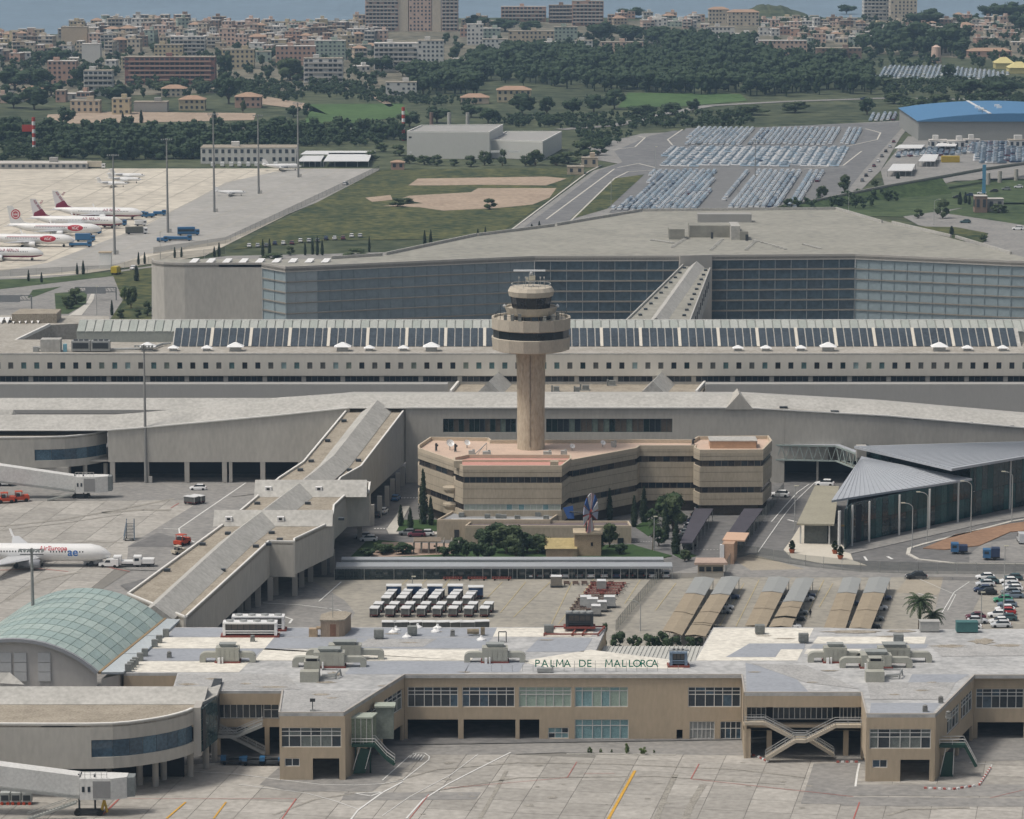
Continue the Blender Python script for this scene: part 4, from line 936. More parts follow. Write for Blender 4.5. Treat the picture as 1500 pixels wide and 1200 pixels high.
mb = MB(); d = Vector((0,9,0)); mb.add([a,b,c,a + d,b + d,c + d],[(0,1,2),(0,2,5,3),(1,4,5,2)]); mb.build('gable_end',concrete_w,cb)
for x,y in ((1148,597),(1223,603),(1288,609),(1344,614),(1420,620),(1480,625)):
 q = PY(x,y,YL - .3); ubox('roof_light',MATS['dark skylight'],cb,(q.x,q.y + .8,q.z),(2.0,1.2,.35))
for x,y in ((165,707),(274,707),(329,707),(338,707),(215,707),(385,707),(440,707),(1140,707)):
 q = P(x,y); mb = MB(); mb.box(q.x,YL + .6,0,1.2 if x != 338 else .8,1.1,zb + .02); mb.build('column',concrete,cb)
# left curved end building with window band
zt2 = PY(60,641,YL - 4).z
ft2 = [(-70,641.5),(0,641.3),(50,641),(75,640.5),(95,639.8),(112,638.5),(128,636.7),(142,634.6),(157,631.5)]
yy = P(60,641,zt2).y; zz2 = [PY(60,r,yy).z for r in (685.5,675,659)]
pier2,pp2 = curved_pier(ft2,51,158,0,707,False,[(155,704),(165,706),(125,706)],'curved grey building end with blue window band behind far boarding bridge',zt2,158,zz2)
mb = MB(); mb.prism([(PY(-60,700,yy).x,yy + .8),(PY(100,700,yy).x,yy + .8),(PY(100,700,yy).x,yy + 6),(PY(-60,700,yy).x,yy + 6)],0,zz2[0]); mb.build('ground_floor_wall',concrete,pier2)
g_ = [P(x,y,zt2 + .3) for x,y in ((0,609),(13,627),(0,636),(-30,636),(-30,600))]
mb = MB(); a = P(0,632,zt2); q = PY(20,600,a.y + 4); mb.add([a + Vector((1.5,0,0)),a + Vector((-6,0,0)),q + Vector((-7,0,0)),q,a + Vector((5.5,4,0))],[(0,1,2,3),(0,3,4)]); mb.build('gable_end',concrete_l,pier2)
# ---------------------------------------------------------------- main terminal hall (long)
Y7 = P(750,603).y
mt = empty('main_terminal',(0,Y7,0),'very long concrete terminal with square windows and glazed sawtooth roof','terminal')
X0,X1 = PY(-80,550,Y7).x,PY(1580,550,Y7).x; zw = PY(750,519,Y7).z
ops = []; f = FP(Y7); sq = []
for k in range(86):
 xc = 15.5 + 19.05 * k - 57
 a = f(xc - 3.7,531,xc + 3.7,540.5)
 if X0 < a[0] and a[1] < X1: ops.append((a[0] - X0,a[1] - X0,a[2],a[3])); sq.append(a)
lo = []
for k in range(29):
 xa = -70 + 57.15 * k + 0; a = f(xa + 3.5,551.5,xa + 54.5,560)
 if X0 < a[0] and a[1] < X1: lo.append(a)
zbase = PY(750,561,Y7).z
mb = MB(); mb.facade((X0,Y7),(X1,Y7),PY(750,550.5,Y7).z,zw,ops,.5); mb.build('wall',M('warm pale concrete',(.66,.63,.56),var=.06,sc=.12,streak=True),mt)
mb = MB(); mb.facade((X0,Y7 + .5),(X1,Y7 + .5),0,PY(750,550.5,Y7).z,[(a[0] - X0,a[1] - X0,a[2],a[3]) for a in lo],.5); mb.build('lower_wall',concrete_w,mt)
wm = [glass_d,glass_k,M('teal window',(.10,.18,.18),var=.2),M('green blind',(.20,.24,.20),var=.15),M('brown grey pane',(.12,.12,.11),var=.2),dark,MATS['teal window'],M('pale teal window',(.28,.38,.38),var=.1),MATS['brown grey pane'],glass_d]
for a in sq: ubox('window',random.choice(wm),mt,((a[0] + a[1]) / 2,Y7 + .25,(a[2] + a[3]) / 2),(a[1] - a[0],.1,a[3] - a[2]))
for a in lo: window(mt,(X0,Y7 + .5),(X1,Y7 + .5),a[0] - X0,a[1] - X0,a[2],a[3],6,1,[glass_d,glass_d,dark],frame=M('mid grey frame',(.25,.25,.25),var=0),fw=.12)
mb = MB(); mb.prism([(X0,Y7 + .5),(X1,Y7 + .5),(X1,Y7 + 30),(X0,Y7 + 30)],zw - .4,zw); mb.build('roof',M('tan flat roof',(.36,.33,.28),var=.15,sc=.15,col2=(.42,.40,.36)),mt)
mb = MB(); mb.bar((X0,Y7 + .2,zw + .1),(X1,Y7 + .2,zw + .1),.5,.3); mb.build('coping',concrete_l,mt)
ya = P(750,508,zw).y; yb = ya + 8.5; zt3 = PY(750,481,yb).z
xs = [253 + (k * 57.3) / 5 for k in range(int((1496 - 253) / 57.3 * 5) + 1)]
def slp(x,t,o=0): a = PY(x,508,ya).x; b_ = a * (yb / ya) if False else a; return Vector((a,ya + (yb - ya) * t,zw + (zt3 - zw) * t + o))
dpv = M('dark roof glazing',(.055,.07,.085),rough=.15,var=.3,sc=.15,spec=.6)
Xl,Xr = slp(252,0).x,slp(1496,0).x
mb = MB(); mb.add([slp(252,0),slp(1496,0),slp(1496,1),slp(252,1),Vector((Xr,yb,zw)),Vector((Xl,yb,zw))],[(0,1,2,3),(2,4,5,3),(0,3,5),(1,4,2)]); mb.build('sawtooth',concrete_l,mt)
ang = math.atan2(zt3 - zw,yb - ya); Ls = math.hypot(zt3 - zw,yb - ya)
for k in range(len(xs) - 1):
 if k % 5 == 4: a_,b_ = xs[k] + 1,xs[k + 1] - 4.2
 else: a_,b_ = xs[k] + 1,xs[k + 1] - .8
 A1 = slp(a_,.5); B1 = slp(b_,.5); c = (A1 + B1) / 2
 for h in (-.25,.25): ubox('glass_pane',dpv,mt,c + Vector((0,math.cos(ang),math.sin(ang))) * Ls * h * .98 + Vector((0,-.12,.12)),(B1.x - A1.x,Ls * .485,.12),rx=ang)
 if k % 5 == 4: q = slp(xs[k + 1] - 1.6,.5); ubox('glazing_rib',M('cream rib',(.66,.62,.54),var=.05),mt,q + Vector((0,-.15,.15)),(.85,Ls,.25),rx=ang)
# upper louvre strip
yc_ = yb + 1; zc0 = PY(750,486.5,yc_).z; yd_ = yc_ + 7; zd0 = PY(750,470,yd_).z
Xl2 = PY(112,480,yc_).x; Xr2 = PY(1600,480,yc_).x
mb = MB(); mb.add([Vector((Xl2,yc_,zc0)),Vector((Xr2,yc_,zc0)),Vector((Xr2,yd_,zd0)),Vector((Xl2,yd_,zd0)),Vector((Xl2,yd_,zw)),Vector((Xr2,yd_,zw)),Vector((Xl2,yc_,zw)),Vector((Xr2,yc_,zw))],[(0,1,2,3),(3,2,5,4),(0,3,4,6),(6,7,1,0)]); mb.build('louvre_base',M('louvre grey',(.30,.32,.30),var=.08),mt)
an2 = math.atan2(zd0 - zc0,yd_ - yc_); L2_ = math.hypot(zd0 - zc0,yd_ - yc_); n_ = 118
for k in range(n_):
 X = Xl2 + (Xr2 - Xl2) * (k + .5) / n_
 ubox('louvre_panel',[M('louvre pale',(.42,.44,.41),var=.1),M('louvre green',(.36,.39,.36),var=.1)][k % 3 == 0],mt,(X,(yc_ + yd_) / 2 - .1,(zc0 + zd0) / 2 + .15),((Xr2 - Xl2) / n_ - .35,L2_,.2),rx=an2)
mb = MB(); mb.bar((Xl2,yd_,zd0 + .2),(Xr2,yd_,zd0 + .2),.4,.4); mb.build('ridge_cap',white_edge,mt)
# elevated low wall in front
Yw = P(750,612).y
mb = MB(); a = PY(-80,581,Yw); mb.wall((PY(-80,580,Yw).x,Yw),(PY(656,580,Yw).x,Yw),0,PY(750,563,Yw).z,4); mb.wall((PY(1034,580,Yw).x,Yw),(PY(1600,580,Yw).x,Yw),0,PY(750,563,Yw).z,4)
tag(mb.build('parapet_wall',M('grey parapet',(.36,.355,.34),var=.05,streak=True)),'long plain grey parapet wall running in front of the main terminal','wall')
fz = PY(750,572,Yw).z
fb = empty('link_building',(PY(845,580,Yw).x,Yw,0),'low link building roof between two pitched ridges behind the tower','building')
mb = MB(); q = [P(x,y,fz) for x,y in ((655,577),(1026,577),(1036,561),(672,561))]; mb.prism([p.xy for p in q],0,fz); mb.build('roof_block',gravel_roof,fb)
for xa,xb in ((660,673),(1020,1034)):
 a,b = P(xa,577,fz),P(xb,561,fz); mb = MB(); mb.bar(a + Vector((0,0,.5)),b + Vector((0,0,.5)),.6,1.0); mb.build('parapet',white_edge,fb)
for (x0,x1) in ((716,736),(956,974)):
 a,b = P(x0,578,fz),P(x1 + 2,556,fz); a += Vector((0,0,-.5)); b += Vector((0,0,-.5)); nn = Vector((4.2,0,0)); mb = MB(); up = Vector((0,0,4.2))
 gable(mb,a + up,b + up,a - nn,b - nn,a + nn,b + nn); mb.build('ridge_roof',concrete_l,fb)
for x,y,w_,lab in ((858,572,2.4,'green grey air unit on link roof right of the tower'),(846,575,1.4,'small pipe skid on link roof right of the tower'),(897,565,2.2,'dark boxed cowl on link roof further right'),(815,574,2,'dark flat unit on link roof beside tower shaft'),(803,562,1.6,'dark cowl on link roof against tower shaft')):
 p = P(x,y,fz); r_ = empty('roof_equipment',p,lab,'roof equipment'); mb = MB(); mb.box(p.x,p.y,p.z,w_,1.5,.3); mb.build('base',steel,r_); mb = MB(); mb.box(p.x,p.y,p.z + .3,w_ * .8,1.2,1.2); mb.box(p.x - w_ * .6,p.y,p.z,.5,.5,1.8); mb.build('casing',M('cabinet',(.22,.23,.22)),r_)
# pyramid skylights and plant on main roof
pg = 'white pyramid skylights along the main terminal roof'
for i,(x,big) in enumerate(((216,1),(303,0),(345,1),(502,1),(591,0),(632,1),(1081,0),(1122,0),(1213,1),(1376,1),(1417,0),(1469,0),(254,0),(541,0),(1173,0))):
 p = P(x,514,zw); s_ = 1.6 if big else 1.05; r_ = empty('skylight',p,['small','large'][big] + ' white pyramid skylight on the terminal roof, number %s from the left' % ['one','two','three','four','five','six','seven','eight','nine','ten','eleven','twelve','thirteen','fourteen','fifteen'][sorted([216,303,345,502,591,632,1081,1122,1213,1376,1417,1469,254,541,1173]).index(x)],'skylight',pg)
 mb = MB(); mb.box(p.x,p.y,p.z,s_ * 2,s_ * 1.6,s_ * .8); mb.build('kerb',steel,r_)
 mb = MB(); h = s_ * .8; mb.rings([[(p.x + a * s_ * 1.5 * q,p.y + b * s_ * 1.2 * q,p.z + z) for a,b in ((-1,-1),(1,-1),(1,1),(-1,1))] for q,z in ((1,h),(.12,h + s_ * .75))]); mb.build('dome',M('bright white',(.85,.86,.86),var=0),r_)
p = P(74,516,zw); r_ = empty('roof_plant',p,'pale plant room with pipes at the left end of the main terminal roof','plant room'); mb = MB(); mb.box(p.x,p.y + 2,p.z,5.6,4,3.6); mb.build('cabin',concrete_l,r_)
mb = MB(); mb.box(p.x - 4.2,p.y + 1,p.z,1.6,1.5,1.4); mb.tube((p.x - 5,p.y + 1,p.z + 1),(p.x - 2.6,p.y + 1,p.z + 1),.4); mb.build('pipe_box',steel,r_); mb = MB(); mb.box(p.x + 4,p.y + 1,p.z,1,1,2.2); mb.build('tank',M('light blue tank',(.2,.42,.52),var=.1),r_)
for x,lab in ((118,'left'),(147,'right')):
 p = P(x,516,zw); r_ = empty('cooling_unit',p,'cooling unit with dark grille, %s of the pair beside the plant room' % lab,'cooling unit','cooling units on the main roof'); mb = MB(); mb.box(p.x,p.y + 1.6,p.z + .3,5.2,3,2.8); mb.build('casing',steel,r_); mb = MB(); mb.box(p.x,p.y + .05,p.z + 1,4.4,.1,1.6); mb.build('grille',dark_metal,r_)
 for q in (-1.5,0,1.5): mb = MB(); mb.lathe(p.x + q,p.y + 1.6,[(.65,p.z + 3.1),(.6,p.z + 3.4)],10); mb.build('fan',dark_metal,r_)
mb = MB(); a = [P(x,y,zw) + Vector((0,0,.6)) for x,y in ((158,515),(212,514),(225,512),(238,507),(250,506))]
for i in range(4): mb.tube(a[i],a[i + 1],.35,6)
tag(mb.build('roof_pipe',steel),'thick bent pipe on main roof running to the glazed bays','pipe')
# left end raised roofs
lr = empty('hotel_roof_block',P(40,470,0),'low roofed building with white sawtooth skylights at far left','building')
z_ = 10.0
mb = MB(); q = [P(x,y,z_) for x,y in ((-80,516),(0,514),(72,476),(82,462),(160,462),(162,466),(108,512),(-80,540))]; mb.prism([p.xy for p in [P(x,y,z_) for x,y in ((-80,512),(0,512),(74,476),(160,472),(160,463),(20,462),(-80,462))]],0,z_); mb.build('roof_block',MATS['tan flat roof'],lr)
a,b = P(-20,520,z_ + .5),P(72,476,z_ + .5); mb = MB(); mb.bar(a,b,.7,.9); mb.build('parapet',white_edge,lr)
mb = MB(); p = P(50,474,z_); mb.prism([(p.x - 7,p.y),(p.x + 7,p.y + 1),(p.x + 7,p.y + 12),(p.x - 6,p.y + 13)],z_,z_ + 3); mb.build('roof_house',gravel_roof,lr)
for k in range(7):
 p = P(2 + 9 * k,472,z_); mb = MB(); mb.add([(p.x - 1,p.y,z_ + 1.6),(p.x + .9,p.y,z_ + 1.6),(p.x + .6,p.y - 5,z_ + .2),(p.x - 1,p.y + 5,z_ + .2),(p.x + .9,p.y + 5,z_ + .2)],[(0,2,1),(0,1,4,3)]); mb.build('sawtooth_skylight',white,lr)
# ---------------------------------------------------------------- multi-storey car park with glass front
zk = 22.5
cp = empty('parking_building',P(800,480,0),'huge grey flat roofed parking building with blue glass front and curved concrete end','parking building')
curve = [(222,381),(223,383),(228,385),(240,386.5),(270,387.2),(320,387),(383,387)]
front = curve + [(418,393),(783,377),(995,376.5),(1042,375.5),(1253,374),(1481,384),(1620,388)]
back = [(1620,400 - 20),(1500,376),(1308,326),(1225,306),(942,308.5),(700,345),(565,373),(485,379),(240,379)]
K = lambda p,z=zk: P(p[0],p[1],z)
mb = MB(); mb.prism([K(p).xy for p in front + back],zk - 1,zk - .2); mb.build('roof',deck_roof,cp)
mb = MB()
bk = [K(p) for p in [(1500,376),(1430,358)]]; ed = [(1481,372),(1400,348)],[(1393,347),(1307,327)],[(1292,326),(1225,306.5)],[(1225,306.5),(942,309)],[(940,309),(815,330)],[(812,331),(700,345)],[(698,345),(565,373)],[(560,374),(485,379)]
for e in ed: a,b = K(e[0]),K(e[1]); mb = MB(); mb.bar(a + Vector((0,0,.3)),b + Vector((0,0,.3)),.6,1.0); mb.build('parapet',concrete_l,cp)
mb = MB()
for i in range(len(front) - 1): a,b = K(front[i]),K(front[i + 1]); mb.wall(a,b,zk - 1.4,zk + .5,.6)
mb.build('front_parapet',concrete,cp)
mb = MB()
for i in range(len(curve) - 1): a,b = K(curve[i]),K(curve[i + 1]); mb.wall(a,b,0,zk - 1.4,.6)
mb.build('curved_wall',concrete_w,cp)
fl = 3.45
gls = {0: M('pale cladding glass',(.34,.39,.41),rough=.35,var=.08,sc=.1),1: M('mid cladding glass',(.215,.26,.285),rough=.35,var=.1,sc=.1),2: M('dark parking glass',(.075,.11,.135),rough=.35,var=.3,sc=.08),3: M('pale blue glass',(.28,.345,.37),rough=.35,var=.08,sc=.1),4: M('slate cladding glass',(.20,.245,.27),rough=.35,var=.12,sc=.1)}
mull = M('mullion grey blue',(.29,.32,.335),var=.05); mull2 = M('brown floor edge',(.27,.25,.215),var=.1)
segs = [((383,387),(418,393),2,3),((418,393),(465,391),3,0),((465,391),(783,377),18,4),((783,377),(995,376.5),9,2),((1042,375.5),(1253,374),9,2),((1253,374),(1481,384),12,3),((1481,384),(1620,388),5,3)]
for a,b,n_,g in segs:
 A,B = K(a),K(b); d = (B - A).xy; L = d.length; d = d / L; nn = Vector((-d.y,d.x)); rot = math.atan2(d.y,d.x)
 mbm = MB()
 for i in range(n_ + 1):
  q = A.xy + d * min(max(L * i / n_,.12),L - .12) + nn * .3; mbm.bar((q.x,q.y,0),(q.x,q.y,zk - 1.4),.22)
 mbm.build('mullion',mull if g == 2 else gls[g],cp)
 for j in range(7):
  z1 = zk - 1.4 - fl * j; z0 = max(z1 - fl + (.55 if g == 2 else .44),0)
  for i in range(n_):
   q = A.xy + d * (L * (i + .5) / n_) + nn * .5
   mm = gls[g]
   if g == 2 and random.random() < .2: mm = M('dark parking glass b',(.075,.10,.12),rough=.3,var=.3,sc=.08)
   if g == 4 and random.random() < .15: mm = gls[1]
   ubox('glass_panel',mm,cp,(q.x,q.y,(z0 + z1) / 2),(L / n_ - (.2 if g == 2 else .1),.1,z1 - z0),rot)
  if z0 > .6:
   mb = MB(); mb.wall(A.xy + nn * .12,B.xy + nn * .12,z0 - (.5 if g == 2 else .42),z0 - .02,.3); mb.build('floor_edge',mull2,cp)
A,B = K((995,376.5)),K((1042,375.5)); mb = MB(); mb.wall(A,B,0,zk + .6,-1.2); mb.build('stair_core',concrete,cp)
A,B = K((383,387)),K((1620,388))
# things on its roof
rh = empty('roof_house',P(1060,352,zk),'stepped concrete plant house on the parking building roof','plant house')
def rbox(x0,x1,yb,h,dep,mat,par,name): a,b = P(x0,yb,zk - .2),P(x1,yb,zk - .2); mb = MB(); mb.prism([a.xy,b.xy,(b.x,b.y + dep),(a.x,a.y + dep)],zk - .2,zk + h); mb.build(name,mat,par)
rbox(1010,1071,348,4.0,10,deck_roof,rh,'main_block'); rbox(1071,1084,351.5,4.6,14,concrete_l,rh,'side_block'); rbox(1084,1096,352,2.8,10,deck_roof,rh,'side_block')
rbox(980,1003,351,3.4,9,deck_roof,rh,'left_block'); rbox(1022,1101,326,2.8,6,M('grey parapet',(.36,.355,.34)),rh,'rear_block')
for x,w_ in ((1043,.8),(1094,1.0)): q = P(x,349.5 if x < 1080 else 352.8,zk); ubox('door',dark_metal,rh,(q.x,q.y - .2,zk + 1.1),(w_,.3,2.2))
lab = 'white upturned skylight slivers on the curved end of parking roof'
for k in range(9):
 p = P(283 + 24.1 * k,384.5,zk); mb = MB(); mb.add([(p.x - 1.4,p.y,p.z),(p.x + .9,p.y,p.z),(p.x + 1.8,p.y + 4,p.z + .9),(p.x - .3,p.y + 4,p.z + .9),(p.x - .3,p.y + 4,p.z),(p.x + 1.8,p.y + 4,p.z)],[(0,1,2,3),(3,2,5,4),(0,3,4),(1,5,2)])
 tag(mb.build('skylight',white),'white wedge skylight on the curved end, %s from the left' % ['first','second','third','fourth','fifth','sixth','seventh','eighth','ninth'][k],'skylight',lab)
vg = [((985,362),(1003,350)),((1042,366),(1058,351)),((1093,366),(1107,353)),((1105,352),(1150,365)),((1177,358),(1200,364)),((955,352),(985,356))]
vent_m = MB()
for a,b in vg:
 for k in range(9): q = P(a[0] + (b[0] - a[0]) * k / 8,a[1] + (b[1] - a[1]) * k / 8,zk); vent_m.box(q.x,q.y,zk - .2,1.2,1.2,.5)
tag(vent_m.build('vent_rows',concrete_l,cp),kind='stuff')
# walkway from the car park to the terminal
zq = 20.0
wk = empty('covered_walkway',P(980,478,0),'sloping ridge roofed covered walkway crossing from parking building to terminal','walkway')
fa,fb_,na,nb = P(1000,388,zq),P(1041,393,zq),P(912,474,zq),P(1010,474,zq)
mb = MB(); mb.prism([na.xy,nb.xy,fb_.xy,fa.xy],zq - .6,zq - .3); mb.build('deck',deck_roof,wk)
mb = MB(); mb.wall((nb.x,nb.y),(fb_.x,fb_.y),zq - 8.5,zq + .3,.4); mb.wall((na.x,na.y),(fa.x,fa.y),zq - 8.5,zq + .3,-.4); mb.build('wall',concrete_l,wk)
a,b = (na + nb) / 2,(fa + fb_) / 2; hw = 2.6
mb = MB(); gable(mb,a + Vector((0,0,1.8)),b + Vector((0,0,1.8)),a + Vector((-hw,0,-.3)),b + Vector((-hw,0,-.3)),a + Vector((hw,0,-.3)),b + Vector((hw,0,-.3))); mb.build('ridge_roof',concrete_l,wk)
for k in range(11):
 for s_,e_ in ((na,fa),(nb,fb_)):
  q = s_.lerp(e_,(k + .5) / 11); c = q.lerp(a.lerp(b,(k + .5) / 11),.28); ubox('roof_light',MATS['dark skylight'],wk,(c.x,c.y,zq),(1.1,1.4,.5))
for k in range(9):
 q = nb.lerp(fb_,.25 + .7 * k / 9); ubox('slit_window',dark_metal,wk,(q.x + .12,q.y,zq - 3.5),(.25,.8,2.2))
# ---------------------------------------------------------------- control tower
DT = P(777,748).y; ct = empty('control_tower',(P(777,748).x,DT,0),'tan concrete control tower with dark glazed rings and radar bar on top','control tower')
cx = WL[ct].x + .1
def tz(row,rpx): r_ = rpx / 6.18; return r_,PY(777,row,DT - r_).z
def ring(name,mat,rows,n=16,parent=None,sm=False):
 mb = MB(); mb.lathe(cx,DT,[tz(row,r_)for row,r_ in rows],n,math.pi / n); return mb.build(name,mat,parent or ct,smooth=sm)
tower_c = M('tower concrete',(.43,.35,.255),var=.12,sc=.3,streak=True,col2=(.52,.46,.36)); tower_b = M('tower parapet concrete',(.50,.45,.37),var=.14,sc=.5,streak=True)
mb = MB(); r0 = 20.3 / 6.18; zt_s = tz(519,22)[1]
mb.lathe(cx,DT,[(r0,0),(r0,zt_s - 12),(r0 * 1.04,zt_s - 4),(r0 * 1.09,zt_s)],28); mb.build('shaft',tower_c,ct)
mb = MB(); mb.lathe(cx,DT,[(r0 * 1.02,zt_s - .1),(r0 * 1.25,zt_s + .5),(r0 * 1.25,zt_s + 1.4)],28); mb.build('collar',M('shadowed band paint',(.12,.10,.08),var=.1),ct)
ring('lower_parapet',tower_b,[(519.5,50),(518.5,57.5),(501,59),(500,57)])
dg = M('black cab glass',(.012,.015,.02),rough=.1,var=.2,sc=.3,spec=.5)
ring('gallery_glazing',dg,[(502,56.5),(486,56.5)])
ring('gallery_parapet',tower_b,[(488.5,57.5),(487.5,59),(471.5,59),(471.5,56),(474,55.5)])
ring('deck_wall',tower_c,[(478,27),(463,27)]);
for k in range(16):
 th = 2 * math.pi * (k + .5) / 16; r_ = 29 / 6.18; z0 = tz(474,29)[1]; z1 = tz(464.5,29)[1]
 ubox('pane',glass_d if k % 4 else glass_b,ct,(cx + r_ * math.cos(th),DT + r_ * math.sin(th),(z0 + z1) / 2),(1.5,.2,z1 - z0),th + math.pi / 2)
mb = MB(); rr = 52 / 6.18; zd = tz(471.5,56)[1]
for k in range(24):
 th = 2 * math.pi * k / 24; p = (cx + rr * math.cos(th),DT + rr * math.sin(th)); mb.bar((p[0],p[1],zd - .3),(p[0],p[1],zd + 1.0 + (k % 5 == 0) * 1.2),.1)
 t2 = 2 * math.pi * (k + 1) / 24; mb.bar((p[0],p[1],zd + .9),(cx + rr * math.cos(t2),DT + rr * math.sin(t2),zd + .9),.08)
mb.build('deck_railing',dark_metal,ct)
for k,th in enumerate((3.6,4.0,4.3,5.2,5.6,5.9)):
 r_ = 42 / 6.18; mb = MB(); mb.box(cx + r_ * math.cos(th),DT + r_ * math.sin(th),zd - .4,.8,.6,1.3 + .3 * (k % 3)); mb.build('deck_equipment',M('cabinet',(.22,.23,.22)),ct)
ring('upper_ring',tower_b,[(465,31),(464,34),(462.5,36),(453.5,39.5),(453.5,37.5),(456,36)])
ring('cab_glazing',dg,[(453.5,28),(437,31)],12)
for k in range(12):
 th = 2 * math.pi * k / 12 + math.pi / 12; a = tz(453.5,28); b = tz(437,31); mb = MB(); mb.bar((cx + a[0] * math.cos(th) * 1.0,DT + a[0] * math.sin(th),a[1]),(cx + b[0] * math.cos(th),DT + b[0] * math.sin(th),b[1]),.14); mb.build('glazing_bar',dark_metal,ct)
ring('cab_roof',tower_b,[(437.5,31),(437,33),(430,34.5),(424,31),(423.5,28)])
mb = MB(); rr = 29 / 6.18; zr_ = tz(424,31)[1]
for k in range(16):
 th = 2 * math.pi * k / 16; p = (cx + rr * math.cos(th),DT + rr * math.sin(th)); q = (cx + rr * math.cos(th + .3927),DT + rr * math.sin(th + .3927)); mb.bar((*p,zr_ - .2),(*p,zr_ + .8),.07); mb.bar((*p,zr_ + .8),(*q,zr_ + .8),.07)
for sx in (-2.9,-1.3,3.1,2.2): mb.bar((cx + sx,DT,zr_),(cx + sx,DT,zr_ + 2.2),.1); mb.box(cx + sx,DT,zr_ + 2,.35,.35,.4)
mb.build('roof_railing',M('pale grey metal',(.5,.5,.48),var=0),ct)
zt0 = PY(777,422,DT).z; zt1_ = PY(777,396.7,DT).z
mb = MB()
for a,b in ((-.55,-.35),(.55,.35)):
 mb.bar((cx + a,DT - .5,zt0),(cx + b,DT - .3,zt1_ - .5),.16); mb.bar((cx + a,DT + .5,zt0),(cx + b,DT + .3,zt1_ - .5),.16)
for k in range(4): z = zt0 + (zt1_ - zt0) * k / 4; mb.bar((cx - .5,DT - .5,z),(cx + .5,DT - .5,z + .8),.1); mb.box(cx,DT,z,1.0,1.0,.1)
mb.box(cx,DT,zt1_ - 2.6,2.2,1.4,.15); mb.build('radar_mast',M('pale grey metal',(.5,.5,.48),var=0),ct)
mb = MB(); mb.box(cx + .3,DT - .2,zt1_ - 2.3,1.4,1.0,1.1); mb.box(cx - .9,DT,zt1_ - 2.4,.5,.5,.9); mb.build('radar_drive',M('cream metal',(.55,.52,.42),var=.1),ct)
mb = MB(); w_ = 47 / 6.18; mb.box(cx - .4,DT,zt1_ - .15,w_,.5,.35); mb.lathe(cx,DT,[(.3,zt1_ - .6),(.2,zt1_ - .1)],8); mb.build('radar_bar',MATS['bright white'],ct)
mb = MB(); mb.bar((cx + .9 * 0 - .2,DT - r0 - .08,16),(cx - .2,DT - r0 * 1.05 - .08,zt_s),.12); mb.build('cable_duct',M('dull brown metal',(.16,.14,.12),var=0),ct)
for sx in (-36,36,-37):
 a = tz(455,37); mb = MB(); mb.lathe(cx + math.copysign(a[0] + .3,sx),DT,[(.35,a[1]),(.45,a[1] + .4),(.1,a[1] + .8)],8); mb.build('lamp',MATS['bright white'],ct)
# ---------------------------------------------------------------- administration building at its foot
zA = 16.0
ab = empty('office_building',P(760,786,0),'tan banded office building with salmon roofs wrapped round the tower','office building')
A_ = lambda x,y: P(x,y,zA)
clad = M('office cladding',(.43,.37,.28),var=.1,sc=.3,streak=True,col2=(.47,.41,.32)); groove = M('groove',(.19,.165,.13),var=0); bandg = M('brown black glazing',(.035,.033,.035),rough=.2,var=.5,sc=.35)
def block(parent,pts,z_base,mats_roof,levels,zt=zA,kerb_h=.9):
 """levels: list of (z0, z1, kind) kind w=wall g=glass"""
 for z0,z1,k in levels:
  mb = MB(); mb.prism(offset(pts,.35 if k == 'g' else .0 if k == 'w' else .08),z0,z1); mb.build({'w': 'cladding_band','g': 'window_band','k': 'groove'}[k],{'w': clad,'g': bandg,'k': groove}[k],parent)
 n = len(pts); ipt = offset(pts,.4); cc = sum(pts[i][0] * pts[(i + 1) % n][1] - pts[(i + 1) % n][0] * pts[i][1] for i in range(n)) > 0
 mb = MB()
 for i in range(n):
  a,b,c,d = pts[i],pts[(i + 1) % n],ipt[(i + 1) % n],ipt[i]; mb.prism([(a[0],a[1]),(b[0],b[1]),(c[0],c[1]),(d[0],d[1])],zt - kerb_h + .01,zt)
 mb.build('parapet',M('office parapet',(.55,.47,.36),var=.06),parent)
 mb = MB(); mb.prism(offset(pts,.3),zt - kerb_h,zt - kerb_h + .05); mb.build('roof',mats_roof,parent)
def lv(zt,kerb=.9,bottom=0.0,base=None):
 out = []; bands = [(zt - 2.4 - .15,zt - kerb,'w')]
 out = [(zt - 1.55,zt - kerb,'w'),(zt - 1.65,zt - 1.55,'k'),(zt - 2.6,zt - 1.65,'w'),(zt - 4.1,zt - 2.6,'g'),(zt - 5.4,zt - 4.1,'w'),(zt - 5.5,zt - 5.4,'k'),(zt - 7.6,zt - 5.5,'w'),(zt - 7.7,zt - 7.6,'k'),(zt - 9.0,zt - 7.7,'w'),(zt - 10.5,zt - 9.0,'g'),(zt - 11.9,zt - 10.5,'w'),(zt - 12.0,zt - 11.9,'k'),(zt - 13.4,zt - 12.0,'w')]
 return out
main = [(612,656),(664,674),(835,674),(933,656),(937,652.5),(1018,652.5),(1016,655),(1025,659),(1118,658.5),(1131,645),(1126,638),(1022,639),(1014,644),(940,643.5),(720,644.5),(716,641),(630,640),(612,652)]
mpts = [A_(*p).xy for p in main]
block(ab,mpts,0,salmon,lv(zA))
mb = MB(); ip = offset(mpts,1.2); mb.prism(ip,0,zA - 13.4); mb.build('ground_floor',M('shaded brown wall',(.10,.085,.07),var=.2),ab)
cen = [(664,672),(665,679),(678,684),(823,684),(837,673),(837,668),(686,667.5)]
cpts = [A_(*p).xy for p in cen]
L = lv(zA + .25)
mb = MB(); [mb.prism(offset(cpts,0),z0,z1) for z0,z1,k in L if k == 'w']; mb.build('cladding_band',clad,ab)
mb = MB(); [mb.prism(offset(cpts,.08),z0,z1) for z0,z1,k in L if k == 'k']; mb.build('groove',groove,ab)
for z0,z1,k in L:
 if k == 'g': mb = MB(); mb.prism(offset(cpts,.35),z0,z1); mb.build('window_band',bandg,ab)
